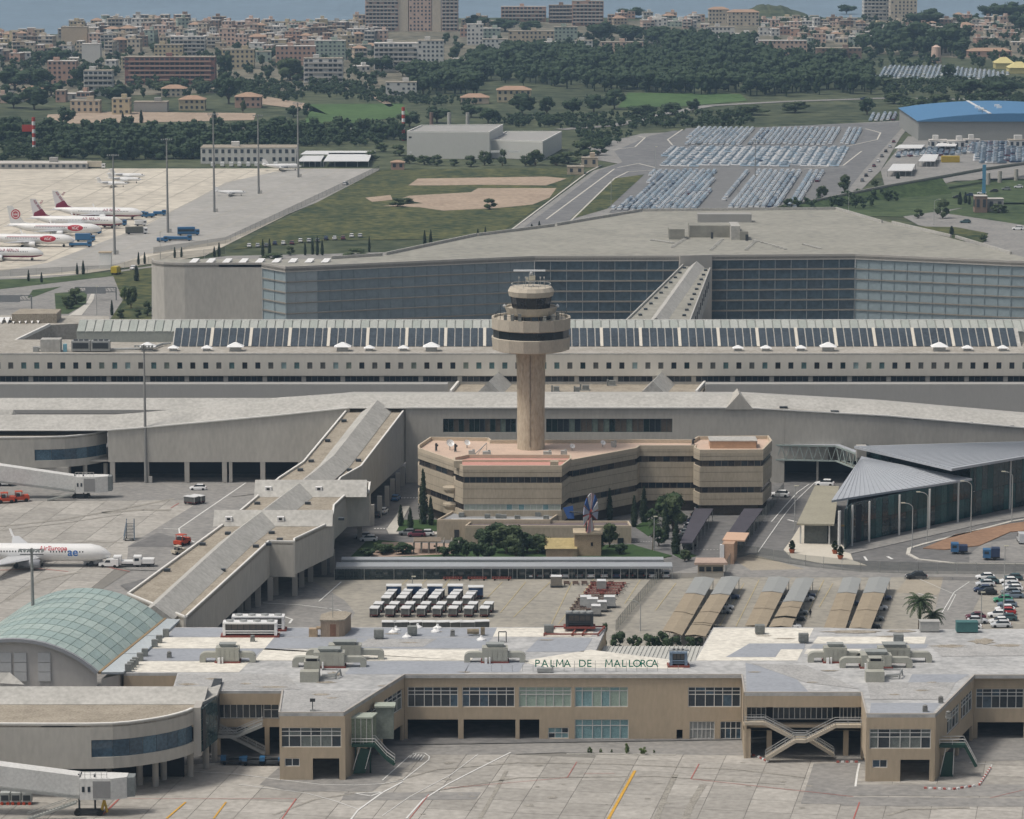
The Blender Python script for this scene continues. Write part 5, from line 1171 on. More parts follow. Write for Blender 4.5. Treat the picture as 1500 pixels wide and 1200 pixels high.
mb = MB(); mb.prism(offset(cpts,.5),zA - .64,zA - .5); mb.build('roof',pinkr,ab)
ic = offset(cpts,.4)
mb = MB()
for i in range(len(cpts)): a,b,c,d = cpts[i],cpts[(i + 1) % len(cpts)],ic[(i + 1) % len(cpts)],ic[i]; mb.prism([a,b,c,d],zA - .65,zA + .3 + .001 * i)
mb.build('parapet',MATS['office parapet'],ab)
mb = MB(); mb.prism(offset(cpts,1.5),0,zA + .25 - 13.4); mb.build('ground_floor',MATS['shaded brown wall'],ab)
# pale window strip at centre block bottom band
A,B = A_(678,684),A_(823,684); L_ = (B - A).xy.length
window(ab,A.xy + Vector((0,.05)),B.xy + Vector((0,.05)),0.2,L_ - .2,zA + .25 - 10.5,zA + .25 - 9.0,16,1,[glass_t,M('pale blind',(.45,.50,.44),var=.1),MATS['pale blind']],rec=.12)
window(ab,A.xy + Vector((0,.05)),B.xy + Vector((0,.05)),-1.0 + 1.2,L_ - .2,zA + .25 - 4.1,zA + .25 - 2.6,16,1,[bandg,glass_d],frame=MATS['dull brown metal'],rec=.14)
for a,b,n_ in (((612,656),(664,674),6),((837,674),(933,656),9),((937,652.5),(1016,652.5),7),((1025,659),(1118,658.5),9)):
 A,B = A_(*a),A_(*b); L_ = (B - A).xy.length
 for z0,z1 in ((zA - 4.1,zA - 2.6),(zA - 10.5,zA - 9.0)): window(ab,A.xy,B.xy,.5,L_ - .5,z0,z1,n_,1,[bandg,glass_d,M('brownish pane',(.09,.075,.06),rough=.3,var=.3)],frame=MATS['dull brown metal'],rec=.16)
for x,y in ((671,682),(812,683)): q = A_(x,y); ubox('corner_block',clad,ab,(q.x,q.y + .6,zA + .3),(1.9,1.6,1.6))
for z in (9.5,5.6): q = A_(660,678); mb = MB(); mb.lathe(q.x,q.y + .2,[(1.2,z - .6),(1.9,z + .3),(1.9,z + .8)],12); mb.build('round_balcony',clad,ab)
q = A_(1028,652); q2 = A_(1108,652); rb = MB(); rb.prism([(q.x + 2,q.y),(q2.x,q2.y),(q2.x,q2.y + 6),(q.x + 2,q.y + 6)],zA - .9,zA + .9); rb.build('roof_house',M('salmon wall',(.50,.33,.22),var=.08),ab)
rb = MB(); rb.prism([(q.x + 1.8,q.y - .2),(q2.x + .2,q2.y - .2),(q2.x + .2,q2.y + 6.2),(q.x + 1.8,q.y + 6.2)],zA + .9,zA + 1.1); rb.build('roof_house_top',concrete_l,ab)
for x in (1050,1066,1083): q = A_(x,651.8); ubox('vent_slot',dark_metal,ab,(q.x,q.y - .1,zA + .3),(1.0,.1,.35))
# dishes and small plant on its roof
def dish(x,y,s_,lab):
 p = P(x,y,zA - .85); r_ = empty('satellite_dish',p,lab,'satellite dish','dishes on the office roof'); mb = MB(); mb.tube(p,p + Vector((0,0,1.2 * s_)),.12,6); mb.build('mast',steel,r_)
 mb = MB(); c = p + Vector((0,0,1.7 * s_)); ax_ = Vector((.35,-.7,.6)).normalized(); u = ax_.cross(Vector((0,0,1))).normalized(); v = u.cross(ax_)
 mb.rings([[c + ax_ * h + (u * math.cos(t) + v * math.sin(t)) * r2 for t in [k * math.pi / 7 for k in range(14)]] for h,r2 in ((.35 * s_,1.1 * s_),(.1 * s_,.75 * s_),(0,.2 * s_),(-.1,.15 * s_),(0.02,.7 * s_),(.30 * s_,1.08 * s_))],cap=False); mb.build('bowl',white,r_)
 mb = MB(); mb.bar(c,c + ax_ * 1.0 * s_,.08); mb.build('feed',steel,r_)
dish(659,659,.9,'large white satellite dish at left of the office roof'); dish(684,656,.7,'white dish second from left on the office roof'); dish(838,660,.6,'white dish beside grey box right of the tower foot'); dish(883,655,.6,'small white dish at the far right of the tower')
mb = MB(); p = P(693,668,zA - .85); mb.bar(p,p + Vector((3.2,3,2.6)),.16); mb.bar(p + Vector((3.2,3,-.2)),p + Vector((3.2,3,2.6)),.1); mb.bar(p + Vector((1,1.5,0)),p + Vector((2.2,1.0,1.8)),.1); tag(mb.build('aerial',steel),'slanting lattice aerial on the left office roof','aerial')
for x,y,s_,lab in ((691,668,1,'grey box at front edge of salmon roof, first from left'),(713,669,1.3,'grey box with cowl at front of salmon roof, second from left'),(802,669,1.3,'pale box in front of tower foot at right'),(826,668,1,'grey box near right end of pink roof'),(639,661,.5,'short dark post on the left salmon roof'),(667,662,.6,'dark post beside large dish'),(788,656,.4,'tiny post near tower shaft'),(899,655,.9,'tan post with bracket on right salmon roof'),(1015,652,.7,'small box at the corner of right roof'),(1105,652,.9,'white pipework at the right end of roof house')):
 p = P(x,y,zA - .85); r_ = empty('roof_equipment',p,lab,'roof equipment'); mb = MB(); mb.box(p.x,p.y,p.z,1.2 * s_,1 * s_,.3); mb.build('base',steel,r_); mb = MB(); mb.box(p.x,p.y,p.z + .3,1.5 * s_ if s_ > .8 else .5,1.1 * s_,1.0 if s_ > .6 else 1.6); mb.lathe(p.x + .4 * s_,p.y,[(.3,p.z + 1.2),(.3,p.z + 1.6)],8); mb.build('casing',M('box grey',(.4,.4,.38),var=.1) if s_ > .8 else dark_metal,r_)
# low annex in front
an = empty('low_annex',P(780,812,0),'low tan annex with light parapets in front of the office block','annex')
def lowb(pts,h,roofm,par,wallm,inset=.35,kh=.5):
 q = [P(x,y,h).xy for x,y in pts]; mb = MB(); mb.prism(q,0,h - kh); mb.build('wall',wallm,par); mb = MB(); i_ = offset(q,inset); n = len(q)
 for i in range(n): mb.prism([q[i],q[(i + 1) % n],i_[(i + 1) % n],i_[i]],h - kh,h + .001 * i)
 mb.build('parapet',MATS['office parapet'],par); mb = MB(); mb.prism(offset(q,inset - .02),h - kh,h - kh + .04); mb.build('roof',roofm,par)
lowb([(640,761),(806,761),(824,749),(662,749)],4.8,M('grey slate roof',(.30,.31,.32),var=.1),an,clad)
lowb([(681,770),(925,770),(921,763),(690,763)],4.2,M('plum grey roof',(.17,.14,.14),var=.1),an,clad)
mb = MB(); q = P(662,752,4.4); q2 = P(802,752,4.4); mb.prism([(q.x,P(0,760,4.8).y + .5),(q2.x,P(0,760,4.8).y + .5),(q2.x,P(0,760,4.8).y + 1.3),(q.x,P(0,760,4.8).y + 1.3)],4.4,4.55); mb.build('light_strip',white,an)
Ya = P(700,770,4.2).y
for x,y0,y1,w_ in ((784,789,796,8),(809,788,798,8),(829,788,797,9),(909,788,800,9)):
 q = PY(x,(y0 + y1) / 2,Ya); ubox('window',glass_d,an,(q.x,Ya - .05,q.z),(w_ / 6.4,.14,(y1 - y0) / 6.4))
Yb_ = P(700,761,4.8).y; q = PY(669,783,Yb_); ubox('door',dark_metal,an,(q.x,Yb_ - .05,1.2),(1.1,.14,2.4))
for x,y in ((676,757),(714,759),(730,759),(788,756),(800,761),(738,760),(758,761)): q = P(x,y,4.4); ubox('roof_box',MATS['cabinet'],an,(q.x,q.y,4.9),(1.3,1.0,.9))
# truss bridge to the glass station
tb = empty('truss_bridge',P(1190,720,0),'green grey steel truss footbridge between office block and glass station','footbridge')
a0,a1,a2 = P(1131,652,9.5),P(1225,654,9.5),P(1262,668,9.5); trm = M('truss paint',(.33,.39,.37),var=.05)
mb = MB(); zb_ = 5.8
for p,q,n_ in ((a0,a1,7),(a1,a2,4)):
 for off in (Vector((0,0,0)),Vector((.6,3,0))):
  for z in (0,zb_ - 9.5): mb.bar(p + off + Vector((0,0,z)),q + off + Vector((0,0,z)),.3,.35)
  for k in range(n_):
   u,v,w_ = p.lerp(q,k / n_),p.lerp(q,(k + .5) / n_),p.lerp(q,(k + 1) / n_); dz = Vector((0,0,zb_ - 9.5))
   mb.bar(u + off,v + off + dz,.16); mb.bar(v + off + dz,w_ + off,.16)
mb.build('truss',trm,tb)
mb = MB(); o_ = Vector((.6,3,0)); mb.add([a0,a1,a1 + o_,a0 + o_],[(0,1,2,3)]); mb.add([a1,a2,a2 + o_,a1 + o_],[(0,1,2,3)]); z_ = Vector((0,0,.25)); mb.add([a0 + z_,a1 + z_,a1 + o_ + z_,a0 + o_ + z_],[(0,1,2,3)]); mb.add([a1 + z_,a2 + z_,a2 + o_ + z_,a1 + o_ + z_],[(0,1,2,3)]); mb.build('roof',zinc,tb)
mb = MB(); dz = Vector((0,0,zb_ - 9.6)); mb.add([a0 + dz,a1 + dz,a1 + o_ + dz,a0 + o_ + dz],[(0,1,2,3)]); mb.add([a1 + dz,a2 + dz,a2 + o_ + dz,a1 + o_ + dz],[(0,1,2,3)])
h_ = Vector((.3,1.5,0)); mb.add([a0 + h_ + dz,a1 + h_ + dz,a1 + h_,a0 + h_],[(0,1,2,3)]); mb.build('floor',M('brown panel',(.16,.14,.11),var=.2),tb)
for t in ((a0.lerp(a1,.72)),a2 - Vector((1,0,0))): mb = MB(); mb.bar((t.x,t.y + 1.5,0),(t.x,t.y + 1.5,zb_),.5); mb.build('support',concrete,tb)
# ---------------------------------------------------------------- glass station with folded zinc roofs
gs = empty('glass_station',P(1330,800,0),'glass walled station with two folded grey zinc roofs','station')
zl,zu = 10.0,13.0
lowr = [P(1218,733,zl),P(1424,701,zl),P(1262,669,zl + 1.6)]
upr = [P(1251,653.5,zu),P(1394,686.5,zu - .6),P(1620,645,zu),P(1620,643,zu + 2.0)]
def slab3(pts,t,name,mat,par):
 lo = [p - Vector((0,0,t)) for p in pts]; n = len(pts); mb = MB(); mb.add(list(pts) + lo,[tuple(range(n)),tuple(range(2 * n - 1,n - 1,-1))] + [(i,i + n,(i + 1) % n + n,(i + 1) % n) for i in range(n)]); return mb.build(name,mat,par)
def seams(a,b,c,d,n_,par):
 m_ = MB()
 for k in range(1,n_): p = a.lerp(b,k / n_); q = d.lerp(c,k / n_); m_.bar(p + Vector((0,0,.05)),q + Vector((0,0,.05)),.09,.09)
 o = m_.build('standing_seam',M('zinc seam',(.33,.35,.38),var=0),par); o['kind'] = 'stuff'
slab3(lowr,.5,'lower_roof',zinc,gs); seams(lowr[0],lowr[1],lowr[2],lowr[2],26,gs)
slab3([P(1251,653.5,zu),P(1394,686.5,zu),P(1620,648,zu),P(1620,641,zu),P(1500,646.5,zu)],.6,'upper_roof',zinc,gs)
a = P(1251,653.5,zu + .02); seams(a,P(1394,686.5,zu + .02),P(1600,651,zu + .02),P(1500,646.8,zu + .02),24,gs)
# clerestory wall between the roofs
c0,c1 = P(1264,665,zl),P(1422,699,zl)
mb = MB(); mb.wall((c0.x,c0.y + 1),(c1.x,c1.y + 1),zl - 1,zu - .7,.3); mb.build('clerestory',glass_k,gs); mb = MB(); q = P(1262,668,zl); mb.box(q.x,q.y + 1,zl - .5,2.4,2,zu - zl); mb.build('clerestory_pier',concrete,gs)
gl_line = [(1238,806),(1248,797),(1421,758.5),(1430,757),(1479,746),(1620,720)]
gp = [P(x,y) for x,y in gl_line]
gm_ = [glass_k,glass_k,M('deep teal glass',(.01,.05,.05),rough=.1,var=.4,sc=.3),M('teal reflection glass',(.03,.09,.09),rough=.1,var=.4,sc=.3)]
for i in range(len(gp) - 1):
 a,b = gp[i],gp[i + 1]; L_ = (b - a).length; n_ = max(2,int(L_ / 2.2)); top_ = zl - .5 if i < 2 else zu - .7
 d = (b - a) / L_; rot = math.atan2(d.y,d.x); nn = Vector((-d.y,d.x,0))
 for k in range(n_):
  for r_,(z0,z1) in enumerate(((.1,top_ * .5),(top_ * .5,top_))):
   q = a.lerp(b,(k + .5) / n_) + nn * .2; ubox('glass_panel',random.choice(gm_),gs,(q.x,q.y,(z0 + z1) / 2),(L_ / n_ - .12,.1,z1 - z0 - .1),rot)
a,b = gp[0],P(1262,700); mb = MB(); mb.wall((b.x,b.y),(a.x,a.y),0,zl - .4,.2); mb.build('end_wall',glass_k,gs)
mb = MB(); mb.prism([(gp[1].x + 1,gp[1].y + 1.2),(gp[2].x,gp[2].y + 1.2),(gp[5].x,gp[5].y + 2),(gp[5].x,gp[5].y + 30),(P(1262,700).x + 1,gp[5].y + 20)],.1,zl - 1.2); mb.build('interior',dark,gs)
for x,y,t in ((1248,797,0),(1273,791,0),(1317,781,0),(1361,772,0),(1403,762,0),(1229,806,0),(1426,753,1),(1479,743,1)):
 q = P(x,y + 3); mb = MB(); mb.tube((q.x,q.y,0),(q.x,q.y,(zl if not t else zu) - .5),.24 if x != 1229 else .35,8); mb.build('column',frame_w,gs)
ubox('sign_band',M('tan sign',(.35,.24,.10),var=.1),gs,P(1238,781,0) + Vector((0,-.4,1.8)),(2.6,.2,.4))
# flat canopy beside the station
fc = empty('entrance_canopy',P(1195,790,0),'flat tan roofed canopy over the plaza beside the station','canopy')
q = [P(x,y,5.0) for x,y in ((1167,767),(1222,768),(1229,712),(1194,711))]
mb = MB(); mb.prism([p.xy for p in q],4.6,5.0); mb.build('roof',M('tan canopy roof',(.34,.32,.25),var=.12,sc=.2),fc)
mb = MB(); mb.prism([p.xy for p in offset([p.xy for p in q],1.6)][0:4],0,4.6); mb.build('kiosk',M('grey green wall',(.13,.14,.13),var=.2),fc)
mb = MB()
for p in q[:2]: mb = MB(); mb.bar((p.x + (1 if p is q[0] else -1),p.y + 1,0),(p.x + (1 if p is q[0] else -1),p.y + 1,4.6),.35); mb.build('column',frame_w,fc)
# ---------------------------------------------------------------- cars
def car_proto(wagon=0.0):
 r_ = empty('parked_car',(0,0,0)); r_['category'] = 'car'
 Lc,Wc = 4.25,1.75
 st = [(-2.12,.62,.38,.75),(-2.0,.80,.28,.92),(-1.2,.86,.22,.98),(0,.875,.2,.96),(.95,.86,.2,.93),(1.7,.82,.24,.80),(2.08,.66,.32,.66)]
 mb = MB(); mb.rings([[(x,-w_,z0),(x,w_,z0),(x,w_ * .98,(z0 + z1) / 2 + .1),(x,w_ * .86,z1),(x,-w_ * .86,z1),(x,-w_ * .98,(z0 + z1) / 2 + .1)] for x,w_,z0,z1 in st]); mb.build('body',white,r_,smooth=False)
 mb = MB(); mb.rings([[(x0,-.74,z),(x1,-.74,z),(x1,.74,z),(x0,.74,z)] for x0,x1,z in ((-1.75 - wagon,1.0,.92),(-1.35 - wagon,.25,1.40))]); mb.build('window',glass_d,r_)
 mb = MB(); mb.rings([[(x0,-y,z),(x1,-y,z),(x1,y,z),(x0,y,z)] for x0,x1,y,z in ((-1.38 - wagon,.3,.74,1.38),(-1.2 - wagon,.12,.66,1.46))]); mb.build('roof',white,r_)
 for x in (-1.3,1.32):
  for y in (-.80,.80): mb = MB(); mb.tube((x,y - .1,.31),(x,y + .1,.31),.31,10); mb.build('wheel',tyre,r_)
 for y in (-.6,.6): mb = MB(); mb.box(2.02,y,.55,.12,.3,.14); mb.build('headlight',M('bright white',(.85,.86,.86)),r_)
 for y in (-.62,.62): mb = MB(); mb.box(-2.06,y,.62,.1,.22,.2); mb.build('tail_light',M('tail light red',(.35,.02,.02),var=0),r_)
 return r_
car = Proto(car_proto())
pc = lambda n,c: M('car paint ' + n,c,var=0,rough=.3,spec=.5)
CP = {'white': pc('white',(.84,.85,.85)),'silver': pc('silver',(.60,.62,.64)),'grey': pc('grey',(.17,.19,.20)),'black': pc('black',(.015,.017,.02)),'navy': pc('navy',(.03,.05,.11)),'teal green': pc('teal green',(.05,.10,.11)),'red': pc('red',(.40,.03,.03)),'green': pc('green',(.05,.28,.16)),'blue grey': pc('blue grey',(.16,.21,.27)),'maroon': pc('maroon',(.14,.03,.05)),'pale blue': pc('pale blue',(.46,.58,.68)),'blue': pc('blue',(.05,.16,.33)),'cream': pc('cream',(.55,.50,.40)),'yellow': pc('yellow',(.60,.45,.03))}
def put_car(x,y,col,rot,label,group=None,sc=1.0,cat='car',z=.05,name=None):
 p = P(x,y); p.z = z; o = car.place(p,R(rot),label,group,{'body': CP[col],'roof': CP[col]},sc,cat); return o
near = [(1443,849,'white','rearmost'),(1449,855,'teal green','second from the back'),(1443,859,'silver','third from the back'),(1440,867,'navy','fourth from the back'),(1446,871,'black','front')]
for x,y,c,t in near: put_car(x,y,c,180 if c != 'black' else 176,'%s %s car, %s of the left column at right' % ('small' if c == 'silver' else 'parked',c,t),'cars in the right car park')
ordn = ['first','second','third','fourth','fifth','sixth','seventh','eighth','ninth','tenth','eleventh','twelfth','thirteenth','fourteenth']
for i,(x,y,c) in enumerate([(1484,850,'teal green'),(1477,855,'white'),(1482,861,'silver'),(1484,866,'white'),(1480,871,'grey'),(1485,876,'blue grey'),(1469,882,'green'),(1475,889,'blue grey'),(1472,896,'white'),(1473,900,'red'),(1461,904,'white'),(1475,909,'teal green'),(1463,914,'white'),(1466,919,'silver')]):
 put_car(x,y,c,180 + random.uniform(-3,3),'%s car, %s from the back of the right-hand column near the palms' % (c,ordn[i]),'cars in the right car park')
put_car(1429,907,'maroon',180,'maroon car behind a silver one left of the car columns','cars in the right car park'); put_car(1432,913,'silver',0,'silver car in front of a maroon one, left of the columns','cars in the right car park')
put_car(1423,922,'white',180,'white car half hidden by the roof edge near the teal container','cars in the right car park'); put_car(1342,848,'black',180,'lone black car driving past the tan canopies',sc=1.1)
put_car(290,718,'white',180,'white car parked under edge of the grey building, left apron')
for k,(x,y,c,l) in enumerate([(532,789,'silver','silver car left of the garden by the pier end'),(540,793,'white','white car in front of a silver one by the pier end'),(597,784,'grey','grey car beside the cypress lawn'),(610,786,'maroon','maroon car beside the cypress lawn'),(623,785,'silver','silver car at the annex corner'),(562,752,'white','white van-like car under the arm of the pier'),(553,757,'black','dark car under the arm of the pier'),(580,733,'blue','blue car by the zebra crossing near the pier columns')]): put_car(x,y,c,180 if k not in (5,6,7) else 80,l)
for x,y,c,l in ((1142,728,'white','white car leaving at the right corner of the office block'),(1208,712,'white','white van waiting under the footbridge'),(1246,433,'teal green','pale green car on the far right road'),(1414,327,'teal green','green car on the far right curve road'),(1491,337,'white','white car at far right edge of road'),(506,271,'white','white car crossing the far apron edge'),(196,395,'white','white van behind a yellow truck near the road island'),(1265,146,'navy','dark car on the far highway')):
 if y != 433: put_car(x,y,c,170 if x > 600 else 80,l,sc=1.15)
# cars under canopies and carports
canopies = [([(1018,845),(1047,847),(999,931),(970,924)],'first'),([(1057,845),(1085,845),(1033,933),(1003,931)],'second'),([(1126,845),(1158,847),(1122,919),(1091,917)],'third'),
   ([(1166,847),(1193,847),(1159,919),(1126,919)],'fourth'),([(1235,846),(1262,847),(1238,922),(1206,921)],'fifth'),([(1273,846),(1305,846),(1275,922),(1243,921)],'sixth')]
for i,(q,nm) in enumerate(canopies):
 z = 2.7; c = [P(x,y,z) for x,y in q]; r_ = empty('parking_canopy',P(*q[3]),'parking canopy with grey far end and tan near end, %s from left' % nm,'canopy','parking canopies behind the terminal')
 sp = .32 if i != 3 else .5
 def mixp(t): return c[0].lerp(c[3],t),c[1].lerp(c[2],t)
 cuts = [0,sp,.62,.80,.83,1] if i in (1,3) else [0,sp,.66,1]
 for k in range(len(cuts) - 1):
  if i == 3 and k == 3: continue
  a,b = mixp(cuts[k] + .004); d,e = mixp(cuts[k + 1] - .004); mb = MB(); m_ = Vector((0,0,.25)); mid1 = (a + b) / 2 + m_; mid2 = (d + e) / 2 + m_
  mb.add([a,mid1,b,e,mid2,d],[(0,1,4,5),(1,2,3,4)]); dn = Vector((0,0,-.1)); mb.add([a + dn,b + dn,e + dn,d + dn],[(3,2,1,0)]); mb.build('roof_sheet',canopy_g if k < 1 else canopy_t,r_)
 mb = MB()
 for k in range(9):
  a,b = mixp(k / 8 * .98 + .01); mb.bar((b.x - .3,b.y,0),(b.x - .3,b.y,z - .15),.14); mb.bar((a.x + .6,a.y,0),(a.x + .6,a.y,z - .15),.14)
 mb.build('post',steel,r_)['kind'] = 'stuff'
 for k,t in enumerate(({0: (),1: (.17,.35,.42,.70,.75),2: (.2,.3),3: (.15,.22,.5,.62,.78),4: (.3,.7),5: (.2,.4,.6,.75,.9)})[i]):
  a,b = mixp(t); put_car(0,0,['navy','silver','grey','black','white'][k],0,'%s car nosing out from under the %s parking canopy' % (['navy','silver','grey','black','white'][k],nm),'cars under the parking canopies').location = (b.x - 1.1,b.y,.05)
def carport(y,x0,x1,z,wd,lab,mat):
 a,b = P(x0,y,z),P(x1,y,z); r_ = empty('carport',P((x0 + x1) / 2,y + 10),lab,'carport','long carports beside the garden'); mb = MB(); m_ = Vector((0,wd / 2,.35))
 d = Vector((0,wd,0)); mb.add([a,b,b + m_,a + m_,b + d,a + d],[(0,1,2,3),(3,2,4,5),(0,3,5),(1,4,2)]); mb.build('roof',mat,r_); mb = MB(); mb.bar(a - Vector((0,.1,.2)),b - Vector((0,.1,.2)),.2,.5); mb.build('fascia',mat,r_)
 mb = MB()
 for k in range(40): X = a.x + (b.x - a.x) * k / 39; mb.bar((X,a.y + .4,0),(X,a.y + .4,z - .3),.14)
 mb.build('post',steel,r_)['kind'] = 'stuff'; return a,b
cpm = M('carport roof',(.36,.38,.40),var=.06,rough=.4); a1_,b1_ = carport(820,500,972,2.9,3.0,'far long carport with thin grey roof in front of the garden',cpm)
a2_,b2_ = carport(830,492,985,2.9,4.8,'near long carport with wider grey roof along the yard fence',cpm)
grpc = 'cars parked under the long carports'
for k in range(27):
 X = a2_.x + (b2_.x - a2_.x) * (k + .5 + random.uniform(-.1,.1)) / 27; c = random.choice(['black','navy','grey','silver','white','black'])
 put_car(0,0,c,90,'car parked under the near long carport, shaded %s' % c,grpc).location = (X,a2_.y + 2.8,.05)
# dark sloped canopies near office
for q,lab in (([(996,795),(1014,795),(1045,745),(1018,745)],'dark plum canopy over a row of motorcycles, left'),([(1060,790),(1084,790),(1118,745),(1090,745)],'dark plum canopy along the fence, right')):
 z = 3.2; c = [P(x,y,z) for x,y in q]; r_ = empty('parking_canopy',P(*q[0]),lab,'canopy'); slab3(c,.25,'roof',M('plum canopy',(.075,.07,.085),var=.15),r_)
 mb = MB()
 for k in range(6):
  for s_,e_ in ((c[0],c[3]),(c[1],c[2])): p = s_.lerp(e_,.04 + .92 * k / 5); mb.bar((p.x,p.y,0),(p.x,p.y,z - .2),.14)
 mb.build('post',steel,r_)['kind'] = 'stuff'
for k in range(7): p = P(1018 + 5 * k,792 - 8.5 * k); put_car(0,0,['black','grey','silver','navy'][k % 4],0,'%s car under the left plum canopy, %s from the front' % (['black','grey','silver','navy'][k % 4],ordn[k])).location = (p.x - 2.2,p.y,.05)
# ---------------------------------------------------------------- far car lots
cm = [CP['white'],CP['silver'],CP['pale blue'],CP['grey'],CP['navy'],CP['blue grey'],CP['maroon'],CP['white']]; cmn = ['white','silver','pale blue','grey','navy','blue grey','maroon','white']
def lowcar(mb,x,y,rot,col,z=.16):
 c,s = math.cos(rot),math.sin(rot)
 def T(u,v,w_): u *= 1.1; v *= 1.12; return (x + u * c - v * s,y + u * s + v * c,z + w_ * 1.1)
 mb.cur = col
 mb.add([T(*v) for v in ((-2.1,-.85,.2),(2.1,-.85,.2),(2.1,.85,.2),(-2.1,.85,.2),(-2.1,-.8,.95),(2.05,-.8,.72),(2.05,.8,.72),(-2.1,.8,.95))],[(4,5,6,7),(0,1,5,4),(1,2,6,5),(2,3,7,6),(3,0,4,7)])
 mb.cur = len(cm)
 mb.add([T(*v) for v in ((-1.8,-.74,.9),(1.1,-.74,.82),(1.1,.74,.82),(-1.8,.74,.9),(-1.3,-.6,1.4),(.3,-.6,1.4),(.3,.6,1.4),(-1.3,.6,1.4))],[(0,1,5,4),(1,2,6,5),(2,3,7,6),(3,0,4,7)])
 mb.cur = col
 mb.add([T(*v) for v in ((-1.3,-.6,1.4),(.3,-.6,1.4),(.3,.6,1.4),(-1.3,.6,1.4))],[(0,1,2,3)])
fcars = []; fgl = M('far car glass',(.15,.20,.25),var=0,rough=.3)
def lot_fill(poly,ang,dl,dw,carrot,skip=0.07,lanes=None,lotname='',weights=(7,5,4,.3,.4,1,.2,7)):
 reg = [tuple(P(x,y).xy) for x,y in poly]; cx_ = sum(p[0] for p in reg) / len(reg); cy_ = sum(p[1] for p in reg) / len(reg)
 e2 = Vector((math.sin(ang),math.cos(ang))); e1 = Vector((math.cos(ang),-math.sin(ang)))
 def ins(px,py):
  c = False; n = len(reg)
  for i in range(n):
   (x1,y1),(x2,y2) = reg[i],reg[(i + 1) % n]
   if (y1 > py) != (y2 > py) and px < (x2 - x1) * (py - y1) / (y2 - y1) + x1: c = not c
  return c
 for i in range(-45,46):
  run = random.choices(range(8),weights)[0]
  for j in range(-40,41):
   if lanes and lanes(i,j): continue
   if random.random() < skip: continue
   q = Vector((cx_,cy_)) + e1 * (i * dw + random.uniform(-.12,.12)) + e2 * (j * dl + random.uniform(-.2,.2))
   if ins(q.x,q.y):
    col = run if random.random() < .45 else random.choices(range(8),weights)[0]; fcars.append((q.y,q.x,carrot + random.uniform(-.03,.03),col,lotname))
g8 = R(8); rotc = R(90) - g8
lot_fill([(1000,213),(1020,189),(1264,190),(1248,213)],g8,5.0,3.0,rotc,lanes=lambda i,j: i % 16 == 12,lotname='rearmost')
lot_fill([(964,245),(984,217),(1238,218),(1222,245)],g8,3.1,4.9,-g8,skip=.06,lanes=lambda i,j: j % 8 == 6,lotname='middle')
lot_fill([(945,280),(955,252),(1050,252),(1040,282),(1020,309),(895,309)],g8,4.8,2.9,rotc,skip=.05,lanes=lambda i,j: False,lotname='front left')
lot_fill([(1052,306),(1075,275),(1092,252),(1209,252),(1165,306)],g8,4.8,2.8,rotc,skip=.05,lanes=lambda i,j: i % 9 == 5 ,lotname='front right')
lot_fill([(1268,178),(1275,168),(1320,167),(1312,177)],g8,5.2,3.2,rotc,lotname='small upper')
lot_fill([(1420,212),(1430,240),(1580,240),(1580,206)],g8,6.0,3.0,R(20),skip=.12,lotname='hangar yard',weights=(2,2,1,2,3,2,3,1))
lot_fill([(1300,232),(1330,222),(1440,210),(1440,226)],g8,6.5,3.0,R(100),skip=.2,lotname='hangar yard',weights=(2,2,1,2,3,2,3,1))
lot_fill([(1280,116),(1300,98),(1380,98),(1480,108),(1470,118)],g8,9,3.2,R(70),skip=.1,lotname='distant',weights=(5,5,4,.5,.3,1,0,5))
fcars.sort()
rest = []
protos = {}
for c_ in set(range(8)):
 mb = MB(); lowcar(mb,0,0,0,c_,0); me_o = mb.build('parked_car',cm + [fgl],loc=(0,0,0)); protos[c_] = me_o.data; bpy.data.objects.remove(me_o)
byl = {}
nearset = [f for f in fcars][:258]
for f in nearset: byl.setdefault(f[4],[]).append(f)
for i,f in enumerate(nearset):
 o = bpy.data.objects.new('parked_car',protos[f[3]]); C.objects.link(o); o.location = (f[1],f[0],.16); o.rotation_euler = (0,0,f[2])
 tag(o,'%s car packed among the nearest rows of the %s far car lot' % (cmn[f[3]],f[4]),'car','cars in the far car lots')
mb = MB()
for y_,x_,r_,c_,l_ in fcars[258:]: lowcar(mb,x_,y_,r_,c_)
tag(mb.build('distant_parked_cars',cm + [fgl]),'hundreds of silver, white and blue cars filling the far car lots','cars',kind='stuff')
NF = len(fcars)
rr_ = 'cars along the road beside the far yard'
for k in range(9): t = k / 9; put_car(1263 + 52 * t,266 - 64 * t,['grey','black','silver','maroon','white'][k % 5],82,'%s car in the roadside line by the far yard, %s from the near end' % (['grey','black','silver','maroon','white'][k % 5],ordn[k]),rr_,z=.15)
for k in range(14): put_car(365 + 12.5 * k,362 - 1.2 * k + (k % 3),['white','silver','grey','navy','white','maroon'][k % 6],95,'%s car parked below the meadow bank, %s from the left' % (['white','silver','grey','navy','white','maroon'][k % 6],ordn[k]),'cars parked behind the parking building',z=.05)
for k in range(6): put_car(1402 + 18 * k,291 - 3 * k,['black','navy','silver','black','grey','silver'][k],170,'%s car in shade beyond the viaduct, %s from left' % (['black','navy','silver','black','grey','silver'][k],ordn[k]),'cars beyond the viaduct',z=.2)
